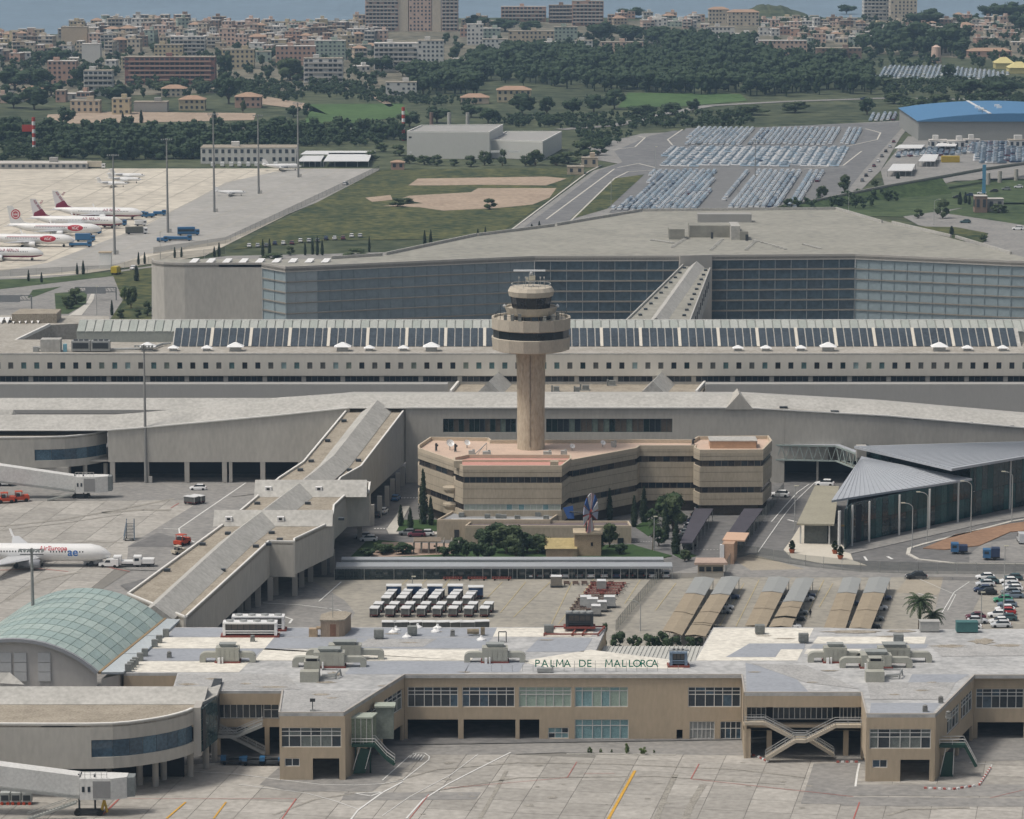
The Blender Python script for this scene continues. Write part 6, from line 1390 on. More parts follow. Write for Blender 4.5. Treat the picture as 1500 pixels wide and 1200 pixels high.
# ---------------------------------------------------------------- aircraft
def textmesh(body,size,mat):
 cu = bpy.data.curves.new('txt','FONT'); cu.body = body; cu.size = size; cu.align_x = 'CENTER'; cu.align_y = 'CENTER'; cu.offset = size * .015
 o = bpy.data.objects.new('g',cu); C.objects.link(o); me = bpy.data.meshes.new_from_object(o.evaluated_get(bpy.context.evaluated_depsgraph_get())); bpy.data.objects.remove(o); me.materials.clear(); me.materials.append(mat); return me
def wrap_text(me,parent,x,zc,yside,rad,name):
 """lay flat text onto the fuselage side (cylinder of radius rad, axis along x)"""
 for v in me.vertices:
  a = (v.co.y + zc) / rad; X = v.co.x * (1 if yside < 0 else -1) + x
  v.co = (X,yside * (rad * math.cos(a) + .04),3.1 + rad * math.sin(a))
 o = bpy.data.objects.new(name,me); C.objects.link(o); o.parent = parent; WL[o] = WL[parent]; return o
engm = M('engine grey',(.28,.29,.31),var=0,rough=.4,spec=.5); winm = M('cabin window',(.02,.025,.03),var=0,rough=.2)
def airliner(loc,heading,livery,label,Lh=39.0,tail_txt=None):
 """nose towards +x before rotation, 3.1 m axis height"""
 r_ = empty('airliner',(0,0,0),label,'aircraft','airliners on the far apron' if livery != 'europa' else None)
 rad = 1.95; x1 = Lh / 2; prof = [(x1,.05,-.55),(x1 - .35,.55,-.5),(x1 - 1.2,1.1,-.3),(x1 - 2.6,1.62,-.08),(x1 - 4.6,rad,0),(0,rad,0),(-x1 + 13,rad,0),(-x1 + 8,1.6,.3),(-x1 + 4,1.0,.8),(-x1 + 1.2,.5,1.15),(-x1,.15,1.3)]
 up,lo = MB(),MB(); n = 20
 body = MB(); body.cur = 0
 rg = [[(x,r * math.cos(t),3.1 + dz + r * math.sin(t)) for t in [2 * math.pi * k / n for k in range(n)]] for x,r,dz in prof]; body.rings(rg)
 ms = [white]
 o = body.build('fuselage',ms,r_,smooth=True)
 if livery == 'berlin':
  me = o.data; me.materials.append(M('maroon belly',(.22,.02,.05),var=0,rough=.3)); me.polygons.foreach_set('material_index',[1 if p.center.z < 2.2 else 0 for p in me.polygons])
 for s in (-1,1):
  mb = MB(); rt_,tp = (3.5,0),(-4.2,16.5)
  mb.add([(4.2,s * 1.5,2.1),(-3.2,s * 1.5,2.1),(-5.4,s * 17,3.2),(-3.8,s * 17,3.2),(3.0,s * 1.5,2.6),(-3.0,s * 1.5,2.4),(-5.4,s * 17,3.3),(-3.9,s * 17,3.35)],[(0,1,2,3),(4,7,6,5),(0,3,7,4),(1,5,6,2),(3,2,6,7),(0,4,5,1)]); mb.build('wing',M('wing grey',(.55,.56,.57),var=.03,rough=.4),r_)
  mb = MB(); mb.add([(-5.0,s * 17,3.3),(-5.6,s * 17,3.3),(-6.3,s * 17.5,4.9),(-5.8,s * 17.5,4.9),(-5.0,s * 17.1,3.3),(-5.6,s * 17.1,3.3),(-6.3,s * 17.6,4.9),(-5.8,s * 17.6,4.9)],[(0,1,2,3),(7,6,5,4),(0,3,7,4),(1,5,6,2),(3,2,6,7)]); mb.build('winglet',white,r_)
  mb = MB(); mb.rings([[(x,s * 5.0 + r * math.cos(t),1.45 + r * math.sin(t)) for t in [2 * math.pi * k / 12 for k in range(12)]] for x,r in ((4.6,.85),(4.3,1.0),(2.6,1.05),(.6,.8),(-.2,.45))]); mb.build('engine',engm if livery == 'europa' else white,r_,smooth=True)
  mb = MB(); mb.rings([[(4.62,s * 5.0 + r * math.cos(t),1.45 + r * math.sin(t)) for t in [2 * math.pi * k / 12 for k in range(12)]] for r in (.8,.1)],cap=False); mb.build('engine_intake',dark_metal,r_)
  xt = -x1 + 1.0; mb = MB(); mb.add([(xt + 3.6,s * .5,3.9),(xt + .4,s * .4,3.9),(xt - 1.4,s * 6.8,4.3),(xt - .1,s * 6.8,4.3),(xt + 3.4,s * .5,4.1),(xt + .4,s * .4,4.1),(xt - 1.4,s * 6.8,4.4),(xt - .1,s * 6.8,4.4)],[(0,1,2,3),(4,7,6,5),(0,3,7,4),(1,5,6,2),(3,2,6,7)]); mb.build('tailplane',MATS['wing grey'],r_)
  for k in range(34):
   X = x1 - 6 - k * (Lh - 17) / 34
   if k in (12,13): continue
   a = R(14); ubox('cabin_window',winm,o,(X,s * (rad * math.cos(a) + .0),3.1 + rad * math.sin(a)),(.24,.06,.34))
 fin = M('fin ' + livery,{'berlin': (.70,.68,.69),'niki': (.74,.74,.73),'europa': (.74,.74,.73)}[livery],var=0,rough=.3)
 xt = -x1 + 1.5; prof2 = [(xt + 8.5,4.8),(xt + 5.2,5.6),(xt + .8,12.0),(xt - 1.6,12.0),(xt - .2,4.7)]
 mb = MB(); f = [(a,-.16,b) for a,b in prof2]; g = [(a,.16,b) for a,b in prof2]; n = len(f); mb.add(f + g,[tuple(range(n)),tuple(range(2 * n - 1,n - 1,-1))] + [(i,i + n,(i + 1) % n + n,(i + 1) % n) for i in range(n)]); mb.build('fin',fin,r_)
 if livery == 'berlin':
  mb = MB(); P_ = [(xt + 7.0,5.1),(xt + 5.2,5.65),(xt + 3.6,7.9),(xt + .2,6.3),(xt - .2,4.75)]
  for y_ in (-.19,.19): mb.add([(a,y_,b) for a,b in P_],[tuple(range(5))])
  mb.build('fin_flash',MATS['maroon belly'],r_)
  tm = M('maroon text',(.28,.04,.08),var=0)
  for s in (-1,1): wrap_text(textmesh('AIR BERLIN',1.5,tm),r_,x1 - 13,1.1,s,rad,'lettering')
  me = textmesh('AIR BERLIN',1.3,tm)
  for s in (-1,1):
   o2 = bpy.data.objects.new('fin_lettering',me); C.objects.link(o2); o2.parent = r_; o2.location = (xt + 2.0,s * .22,8.8); o2.rotation_euler = (R(90),R(55),0) if s < 0 else (R(90),R(55),R(180)); WL[o2] = Vector((0,0,0))
 if livery == 'niki':
  rm = M('logo red',(.50,.03,.05),var=0)
  def disc(rw,rh,x,z,y_,nm,m_,hole=0):
   m2 = MB(); m2.rings([[(x + rw * q * math.cos(t),y_,z + rh * q * math.sin(t)) for t in [2 * math.pi * k / 24 for k in range(24)]] for q in (1,hole)],cap=False); return m2.build(nm,m_,r_)
  me0 = MB()
  for s in (-1,1):
   disc(1.9,2.0,xt + 2.0,8.6,s * .2,'logo_disc',rm,.01); disc(1.5,1.55,xt + 2.0,8.6,s * .22,'logo_ring',white,.8)
   m2 = textmesh('niki',1.5,white); o2 = bpy.data.objects.new('fin_lettering',m2); C.objects.link(o2); o2.parent = r_; o2.location = (xt + 2.0,s * .25,8.6); o2.rotation_euler = (R(90),0,0 if s < 0 else R(180)); WL[o2] = Vector((0,0,0))
   # logo oval on the fuselage side
   m3 = MB(); nn_ = 24; ring_ = []
   for q in (1,.5,.01):
    ring_.append([])
    for k in range(nn_): t = 2 * math.pi * k / nn_; a = (.3 + 1.35 * q * math.sin(t)) / rad; ring_[-1].append((x1 - 10.5 + 3.2 * q * math.cos(t),s * (rad * math.cos(a) + .05),3.1 + rad * math.sin(a)))
   m3.rings(ring_,cap=False); m3.build('logo_oval',rm,r_); wrap_text(textmesh('niki',2.0,white),r_,x1 - 10.5,.3,s,rad + .05,'lettering')
   m3 = MB(); m3.add([(x1 - 8,s * (rad * .84 + .05),3.1 + rad * .55),(-x1 + 12,s * (rad * .84 + .05),3.1 + rad * .55),(-x1 + 12,s * (rad * .9 + .05),3.1 + rad * .44),(x1 - 8,s * (rad * .9 + .05),3.1 + rad * .44)],[(0,1,2,3)]); m3.build('stripe',M('pink stripe',(.50,.16,.20),var=0),r_)
 if livery == 'europa':
  for s in (-1,1):
   wrap_text(textmesh('AirEuropa',1.5,M('logo red',(.50,.03,.05),var=0)),r_,x1 - 12.6,1.25,s,rad,'lettering')
   bm_ = M('logo blue',(.06,.20,.55),var=0); me = textmesh('ae',2.6,bm_)
   wrap_text(me,r_,x1 - 8.2,.35,s,rad,'logo')
 mb = MB(); a = [(x1 - 1.5,.95,3.45),(x1 - 1.15,.5,3.25),(x1 - 1.15,-.5,3.25),(x1 - 1.5,-.95,3.45),(x1 - 2.2,-.9,3.95),(x1 - 2.0,-.4,4.0),(x1 - 2.0,.4,4.0),(x1 - 2.2,.9,3.95)]; mb.add([(q[0] + .12,q[1] * 1.06,q[2] + .03) for q in a],[(0,1,6,7),(1,2,5,6),(2,3,4,5)]); mb.build('cockpit_window',winm,r_)
 for x,y in ((x1 - 4.5,0),(-1.2,2.8),(-1.2,-2.8)):
  mb = MB(); mb.bar((x,y,.4),(x,y,1.8),.18)
  for q in (-.3,.3): mb.tube((x,y + q - .14,.5),(x,y + q + .14,.5),.5,12)
  mb.build('landing_gear',dark_metal,r_)
 r_.location = loc; r_.rotation_euler = (0,0,R(heading)); return r_
def nose_at(x,y,heading,Lh=39.0):
 p = P(x,y); h = R(heading); return Vector((p.x - math.cos(h) * (Lh / 2),p.y - math.sin(h) * (Lh / 2),.07))
airliner(nose_at(163,830,-2),-2,'europa','white jet with red and blue lettering parked nose right beside white vans')
airliner(nose_at(209,322,-6),-6,'berlin','white jet with maroon belly, rearmost of the line on far apron')
airliner(nose_at(180,335,-5),-5,'berlin','white jet with maroon belly, second of the line on far apron')
airliner(nose_at(149,346,-5),-5,'niki','white jet with red disc on fin and fuselage, third of the line')
airliner(nose_at(110,362,-4),-4,'niki','white jet with pink stripe and red oval, fourth of the line')
airliner(nose_at(64,382,-4),-4,'berlin','white and maroon jet cut by the left frame edge, nearest of the line')
def small_jet(x,y,heading,label,sc=1.0,prop=False):
 r_ = empty('small_jet',(0,0,0),label,'small aircraft','small private aircraft on the far apron')
 mb = MB(); mb.rings([[(X,r * math.cos(t),1.7 + dz + r * math.sin(t)) for t in [2 * math.pi * k / 12 for k in range(12)]] for X,r,dz in ((7.5,.05,-.2),(6.5,.5,-.1),(5,.85,0),(-2,.85,0),(-5,.5,.3),(-7.5,.1,.5))]); mb.build('fuselage',white,r_,smooth=True)
 for s in (-1,1):
  mb = MB(); mb.add([(1.5,s * .7,1.2),(-1.2,s * .7,1.2),(-1.6,s * 7.5,1.7),(-.6,s * 7.5,1.7),(1.3,s * .7,1.4),(-1.2,s * .7,1.35),(-1.6,s * 7.5,1.78),(-.6,s * 7.5,1.78)],[(0,1,2,3),(4,7,6,5),(0,3,7,4),(1,5,6,2),(3,2,6,7)]); mb.build('wing',white,r_)
  mb = MB(); yy_ = s * (2.6 if prop else 1.5); X = .8 if prop else -3.2; mb.tube((X + 1.3,yy_,1.6 if prop else 2.1),(X - 1.3,yy_,1.6 if prop else 2.1),.45,10,.3); mb.build('engine',engm,r_)
  mb = MB(); mb.bar((-6.6,0,4.2 if not prop else 2.6),(-7.2,s * 2.6,4.2 if not prop else 2.6),.9,.1); mb.build('tailplane',white,r_)
 mb = MB(); f = [(-4.6,-.08,2.2),(-6.2,-.08,4.3),(-7.6,-.08,4.3),(-7.0,-.08,2.2)]; g = [(a,.08,c) for a,b,c in f]; mb.add(f + g,[(0,1,2,3),(7,6,5,4),(0,4,5,1),(1,5,6,2),(2,6,7,3)]); mb.build('fin',white,r_)
 mb = MB(); mb.box(6.0,0,1.9,.7,1.0,.3); mb.build('cockpit_window',winm,r_); mb = MB()
 for q in ((5,0),(-.8,1.8),(-.8,-1.8)): mb.bar((*q,.1),(*q,1.4),.12); mb.tube((q[0],q[1] - .1,.25),(q[0],q[1] + .1,.25),.25,8)
 mb.build('landing_gear',dark_metal,r_); r_.location = P(x,y); r_.location.z = .06; r_.rotation_euler = (0,0,R(heading)); r_.scale = (sc,) * 3
small_jet(187,263,-3,'white private jet, rearmost of three on the far apron',1.15); small_jet(183,268.5,-3,'white private jet, middle of three on the far apron',1.1); small_jet(165,274,-3,'white private jet, nearest of three on the far apron',1.0)
small_jet(338,287,2,'white propeller plane standing alone beside the tall masts',.95,True); small_jet(413,250,8,'white twin plane in front of the low office at apron edge',1.3,True)
# ---------------------------------------------------------------- vehicles: vans, trucks, buses, steps, dollies
def van(x,y,rot,col,label,L=4.8,h=2.0,cat='van',name='van',cab=True,bed=None):
 r_ = empty(name,(0,0,0),label,cat); mb = MB(); f = [(-L / 2,.35),(L / 2,.35),(L / 2,.95),(L / 2 - 1.0,1.1),(L / 2 - 1.7,h),(-L / 2,h)]; a = [(p,-.9,q) for p,q in f]; b = [(p,.9,q) for p,q in f]; n = 6
 mb.add(a + b,[tuple(range(n)),tuple(range(2 * n - 1,n - 1,-1))] + [(i,i + n,(i + 1) % n + n,(i + 1) % n) for i in range(n)]); mb.build('body',col,r_)
 mb = MB(); mb.add([(L / 2 - 1.02,-.8,1.13),(L / 2 - 1.02,.8,1.13),(L / 2 - 1.62,.8,h - .08),(L / 2 - 1.62,-.8,h - .08)],[(0,1,2,3)])
 for s in (-.92,.92): mb.add([(L / 2 - 1.3,s,1.15),(L / 2 - 2.6,s,1.15),(L / 2 - 2.6,s,h - .2),(L / 2 - 1.75,s,h - .2)],[(0,1,2,3)])
 mb.build('window',glass_d,r_)
 for X in (-L / 2 + .8,L / 2 - .9):
  for s in (-.85,.85): mb = MB(); mb.tube((X,s - .1,.33),(X,s + .1,.33),.34,10); mb.build('wheel',tyre,r_)
 r_.location = P(x,y); r_.location.z = .06; r_.rotation_euler = (0,0,R(rot)); return r_
def truck(x,y,rot,cabc,bodyc,label,L=7.0,h=2.8,bed=.8,cat='truck',name='truck',glassy=False,ladder=False):
 r_ = empty(name,(0,0,0),label,cat); mb = MB(); mb.box(L / 2 - .9,0,.5,1.7,2.2,1.9); mb.build('cab',cabc,r_); mb = MB(); mb.box(L / 2 - .03,0,1.35,.1,1.9,.75)
 for s in (-1.12,1.12): mb.box(L / 2 - .8,s,1.4,1.0,.06,.6)
 mb.build('windscreen',glass_d,r_); mb = MB(); mb.box(-.9,0,bed,L - 1.9,2.3,h - bed); mb.build('load_box',bodyc,r_); mb = MB(); mb.box(0,0,.4,L,1.0,.3); mb.build('chassis',dark_metal,r_)
 if glassy:
  mb = MB()
  for s in (-1.17,1.17): mb.box(-.9,s,bed + .9,L - 2.4,.06,.9)
  mb.build('window',glass_d,r_)
 for X in (-L / 2 + 1.2,L / 2 - 1.0):
  for s in (-.95,.95): mb = MB(); mb.tube((X,s - .14,.45),(X,s + .14,.45),.45,10); mb.build('wheel',tyre,r_)
 r_.location = P(x,y); r_.location.z = .07; r_.rotation_euler = (0,0,R(rot)); return r_
van(160,831,175,white,'white van closest to the parked jet nose',4.4,1.9); truck(188,830,180,white,white,'low white baggage tractor with ramp, left of white box truck',6.5,1.3,.8); truck(211,830,180,white,white,'white service truck behind the low tractor on the apron',4.6,1.8)
van(137,828,178,CP['silver'],'silver van under the jet nose',4.2,1.8)
truck(125,354,0,blue_b,blue_b,'blue service truck in front of the fourth jet',8,3.2); truck(118,362,0,blue_b,blue_b,'blue flatbed right of the fourth jet nose',9,1.6); truck(138,343,0,blue_b,blue_b,'blue tug beneath the third jet nose',6,1.7); truck(160,333,0,blue_b,dark_metal,'blue and dark loader beside the second jet',6,3.4)
truck(178,331,0,blue_b,blue_b,'small blue tug at second jet nose',4.5,1.5); truck(202,318,0,blue_b,blue_b,'blue tug under the rearmost jet nose',6,1.7); truck(219,319,180,blue_b,blue_b,'blue tractor right of the rearmost jet',4.5,1.8); truck(234,316,0,blue_b,blue_b,'long blue dolly train at far right of the jets',5.5,1.8)
truck(200,343,15,white,M('olive load',(.15,.15,.13),var=.2),'olive and white fuel truck between masts on far apron',9,3.0); truck(206,331,10,white,white,'white truck behind the fuel truck',5,2.4)
truck(276,345,8,blue_b,blue_b,'tall light blue apron bus by the second mast',9,3.4,cat='bus',name='apron_bus',glassy=True); truck(263,353,0,blue_b,blue_b,'long low blue dolly truck left of the bus',10,1.7); truck(238,355,0,blue_b,blue_b,'small blue tug left of the dolly truck',4.5,1.8)
truck(170,402,80,CP['yellow'],CP['yellow'],'yellow truck on the road by the white hut',6,3); truck(141,247,0,white,M('cream load',(.55,.50,.40),var=.1),'white truck with cream load at the rear edge of far apron',9,3.6)
truck(1203,745,82,white,M('pale glass truck',(.45,.50,.50),var=.1),'white lorry on the road left of the tan canopy',7,3.0); truck(1010,803,75,dark_metal,dark_metal,'dark bus at the front of left plum canopy',6,2.6);
for x,y,l in ((1405,813,'left'),(1452,822,'right')):
 truck(x,y - 2,175,CP['blue'],CP['navy'],'light blue and black stair truck on the asphalt, %s one' % l,3.8,1.9 if l == 'left' else 2.7,cat='truck')
van(1497,795,90,CP['silver'],'grey van cut by the right frame edge',5,2.4)
# tractors, dollies, steps at the left
def tug(x,y,rot,mat,lab,s_=1.0):
 r_ = empty('baggage_tug',(0,0,0),lab,'tug'); mb = MB(); mb.box(0,0,.4,3.2,1.6,.6); mb.box(1.0,0,1.0,1.0,1.5,.25); mb.build('body',mat,r_); mb = MB(); mb.box(-.5,0,1.0,.8,1.2,.5); mb.build('seat',dark_metal,r_)
 mb = MB(); [mb.bar((q,s,1.0),(q,s,1.9),.08) for q in (-.9,.3) for s in (-.65,.65)]; mb.box(-.3,0,1.9,1.4,1.5,.08); mb.build('canopy',mat,r_)
 for X in (-1.0,1.0):
  for s in (-.7,.7): mb = MB(); mb.tube((X,s - .12,.35),(X,s + .12,.35),.36,10); mb.build('wheel',tyre,r_)
 r_.location = P(x,y); r_.location.z = .06; r_.rotation_euler = (0,0,R(rot)); r_.scale = (s_,) * 3
tug(9,737,10,orange_b,'orange red tug at far left under the boarding bridge',1.3); tug(30,735,15,orange_b,'orange red tug right of its twin under the boarding bridge',1.3); tug(267,799,60,orange_b,'red tug half hidden by the pier roof',1.3); tug(262,812,40,CP['cream'],'pale tug right of the apron patch beside pier roof'); tug(8,712,0,MATS['bright white'],'white tug behind the far boarding bridge',1.3)
truck(78,715,0,white,white,'white low truck behind the far boarding bridge',5.5,1.6)
for k,(x,y) in enumerate(((341,1120),(372,1121),(398,1121))):
 r_ = empty('belt_loader',(0,0,0),'blue and black baggage loader under the stairs, %s from left' % ordn[k],'belt loader','baggage loaders at the gate'); mb = MB(); mb.box(0,0,.3,4.2,1.8,.5); mb.build('chassis',dark_metal,r_); mb = MB(); mb.box(-1.6,-.2,.7,.9,1.3,.8); mb.box(1.5,0,.7,.7,1.3,.5); mb.build('cab',blue_b,r_); mb = MB(); mb.bar((-1.6,.5,1.2),(1.8,.5,.95),.8,.15); mb.build('belt',dark_metal,r_)
 for X in (-1.4,1.4):
  for s in (-.8,.8): mb = MB(); mb.tube((X,s - .1,.32),(X,s + .1,.32),.32,10); mb.build('wheel',tyre,r_)
 r_.location = P(x,y); r_.location.z = .1
def air_stairs(x,y,lab):
 r_ = empty('passenger_steps',P(x,y),lab,'steps'); p = P(x,y); mb = MB()
 for s in (-1,1): mb.bar(p + Vector((s * 1.2,0,.3)),p + Vector((s * .8,3.4,3.4)),.2); mb.bar(p + Vector((s * 1.2,0,1.3)),p + Vector((s * .8,3.4,4.6)),.12); mb.bar(p + Vector((s * .9,3.4,.2)),p + Vector((s * .9,3.4,4.6)),.16)
 mb.build('frame',M('slate blue metal',(.12,.16,.20),var=.1),r_); mb = MB()
 for k in range(12): t = k / 11; mb.box(p.x,p.y + 3.4 * t,.3 + 3.1 * t,1.9,.3,.08)
 mb.build('treads',dark_metal,r_)['kind'] = 'stuff'
 for X in (-.9,.9):
  for Y in (.3,3.0): mb = MB(); mb.tube(p + Vector((X - .1,Y,.28)),p + Vector((X + .1,Y,.28)),.28,8); mb.build('wheel',tyre,r_)
air_stairs(189,793,'blue grey passenger steps alone on the apron')
# ground unit group left of jet: white galley trucks in front of the engine
for k,x in enumerate((30,45,57)):
 r_ = empty('container_stack',P(x,830),'white container dolly in front of jet wing, %s from the left' % ordn[k],'container','white containers in front of the jet'); p = P(x,829); mb = MB(); mb.box(p.x,p.y,.8,1.7,1.5,1.6); mb.build('container',M('pale container',(.55,.58,.56),var=.1),r_); mb = MB(); mb.box(p.x,p.y,.3,1.9,1.6,.3); mb.build('chassis',dark_metal,r_)
 for X in (-.7,.7): mb = MB(); mb.tube((p.x + X,p.y - .85,.3),(p.x + X,p.y - .7,.3),.3,8); mb.build('wheel',tyre,r_)
# baggage carts in the yard
def cart(colb,nm='baggage_cart'):
 r_ = empty(nm,(0,0,0)); r_['category'] = 'baggage cart'; mb = MB(); mb.box(0,0,.35,1.55,2.9,.2); mb.build('chassis',M('maroon chassis',(.12,.03,.03),var=.1),r_)
 mb = MB(); mb.box(0,0,.56,1.45,2.8,1.05); mb.build('body',colb,r_); mb = MB(); mb.prism([(-.85,-1.5),(.85,-1.5),(.85,1.5),(-.85,1.5)],1.66,1.78); mb.build('roof',M('cart roof',(.66,.67,.67),var=.05),r_)
 mb = MB(); [mb.bar((a,b,.5),(a,b,1.7),.09) for a in (-.74,.74) for b in (-1.4,1.4)]; mb.build('post',steel,r_)
 for a in (-.7,.7):
  for b in (-1,1): mb = MB(); mb.tube((a - .08,b,.28),(a + .08,b,.28),.28,8); mb.build('wheel',tyre,r_)
 return Proto(r_)
cg,cbl = cart(M('cart grey curtain',(.13,.135,.13),var=.2)),cart(M('cart blue side',(.05,.09,.18),var=.1))
gcar = 'covered baggage carts lined up in the yard'
for i in range(8):
 for j in range(2):
  p = P(549 + 23 * i + j * 6,903 - j * 6.5) ; cg.place((p.x,p.y,.05),R(-8),'grey baggage cart, %s in the front row from the left, %s' % (ordn[i],['nearest','middle','rearmost'][j] + ' of its train'),gcar,sc=(1.12,.95,1.1))
for i in range(6):
 for j in range(3):
  p = P(566 + 23 * i + j * 4.5 + (i > 3) * 4,887.5 - j * 5.2); cg.place((p.x,p.y,.05),R(-8),'grey baggage cart in the middle row, train %s from left, %s' % (ordn[i],['nearest','middle','rearmost'][j] + ' cart'),gcar,sc=(1.12,.95,1.1))
for i,x in enumerate((577,607,637,667,697)):
 p = P(x,875 + (i == 4) * 2); cbl.place((p.x,p.y,.05),R(90),'blue sided cart with white roof in the back row, %s from the left' % ordn[i],gcar,sc=(1.3,1.1,1.5))
gl2 = 'white roofed carts just behind the terminal roof edge'
for i,x in enumerate((570,587,609,629,649,668,685,706)):
 p = P(x,924 if i != 7 else 923); cg.place((p.x,p.y,.05),R(90 + (i % 3) * 8),'cart half hidden behind the roof edge, %s from the left' % ordn[i],gl2,sc=(1.1,1.0,1.1))
fd_m = M('dolly frame brown',(.17,.12,.10),var=.2)
def dolly():
 r_ = empty('flat_dolly',(0,0,0)); r_['category'] = 'dolly'; mb = MB(); mb.box(0,-.8,.4,4.2,.15,.18); mb.box(0,.8,.4,4.2,.15,.18); [mb.box(-1.9 + k * .63,0,.42,.12,1.6,.12) for k in range(7)]; mb.build('frame',red_m,r_)
 for a in (-1.5,1.5):
  for b in (-.7,.7): mb = MB(); mb.tube((a,b - .1,.25),(a,b + .1,.25),.25,8); mb.build('wheel',tyre,r_)
 mb = MB(); mb.bar((2.1,0,.4),(3.0,0,.3),.1); mb.build('drawbar',dark_metal,r_); return Proto(r_)
dl = dolly(); gd = 'flat dollies parked at the right of the yard'
for i,x in enumerate((663,699,735)): p = P(x,850); dl.place((p.x,p.y,.05),0,'red flat dolly in the row near the fence, %s' % ['left','middle','right'][i],gd,sc=1.0)
for j in range(9):
 for i in range(2):
  p = P(903 - j * 3.2 - i * 24 - (j > 3) * 4,858 + j * 4.6); dl.place((p.x,p.y,.05),R(3),'flat dolly in the %s column right of the yard, %s from the back' % (['right','left'][i],ordn[j]),gd,mats={'frame': fd_m if j > 3 else red_m})
for i in range(6): p = P(830 + i * 13,856); dl.place((p.x,p.y,.05),R(90),'brown dolly beside the square container, %s from left' % ordn[i],gd,mats={'frame': fd_m},sc=.75)
for i,(x,y,c,l) in enumerate(((815,860,0,'single pale roofed container in the yard near the fence'),(881,865,2,'grey container among the dollies'),(858,890,1,'pale blue container left of the dolly columns'),(868,893,1,'tall silver container left of the dollies'),(882,896,2,'large silver container at the near end of dollies'),(893,890,1,'small silver container right of the larger one'),(873,902,2,'low grey container closest to the roof edge'))):
 p = P(x,y); r_ = empty('container',p,l,'container','air cargo containers in the yard'); mb = MB(); s_ = (2.4,2.0,1.9) if c != 2 else (2.0,2.0,1.7); f = [(-s_[0] / 2,.5),(s_[0] / 2,.5),(s_[0] / 2,s_[2] + .2),(s_[0] / 2 - .3,s_[2] + .5),(-s_[0] / 2,s_[2] + .5)]
 a = [(p.x + u,p.y - 1,v) for u,v in f]; b = [(p.x + u,p.y + 1,v) for u,v in f]; mb.add(a + b,[tuple(range(5)),tuple(range(9,4,-1))] + [(i2,i2 + 5,(i2 + 1) % 5 + 5,(i2 + 1) % 5) for i2 in range(5)]); mb.build('shell',[M('container brown grey',(.24,.22,.19),var=.1),M('container silver',(.45,.46,.46),var=.1),M('container grey',(.34,.34,.33),var=.1)][c],r_)
 mb = MB(); mb.box(p.x,p.y,.2,s_[0] + .2,2.2,.25); mb.build('chassis',dark_metal,r_); mb = MB(); mb.box(p.x,p.y,s_[2] + .5,s_[0] - .1,2.1,.08); mb.build('top',M('cart roof',(.66,.67,.67)),r_)
for k,x in enumerate((280,290)): p = P(x,739 - k * 1.5); cg.place((p.x,p.y,.1),R(60),'grey cart standing on the apron by the service road, %s' % ['left','right'][k],sc=1.1,cat='baggage cart')
# ---------------------------------------------------------------- boarding bridges
def bridge(pts,yoff,cabx,lab,ground_row,near):
 """pts: near-side top and bottom outline points of the tunnel: (x, ytop, ybot) list"""
 Y = P(cabx,ground_row).y; r_ = empty('boarding_bridge',P(cabx,ground_row),lab,'boarding bridge','white boarding bridges'); mb = MB(); D_ = 3.0
 a = [PY(x,t,Y) for x,t,b in pts]; b = [PY(x,bb,Y) for x,t,bb in pts]; dv = Vector((0,D_,0))
 for i in range(len(a) - 1): mb.add([b[i],b[i + 1],a[i + 1],a[i],b[i] + dv,b[i + 1] + dv,a[i + 1] + dv,a[i] + dv],[(0,1,2,3),(7,6,5,4),(3,2,6,7),(0,4,5,1)])
 mb.build('tunnel',M('bridge white',(.80,.80,.78),var=.04,rough=.5),r_); mb = MB()
 for i in range(len(a) - 1): mb.bar(b[i] - Vector((0,.1,.3)),b[i + 1] - Vector((0,.1,.3)),.3,.5)
 mb.build('underframe',steel,r_); return r_,Y,D_
bw = M('bridge white',(.66,.66,.64))
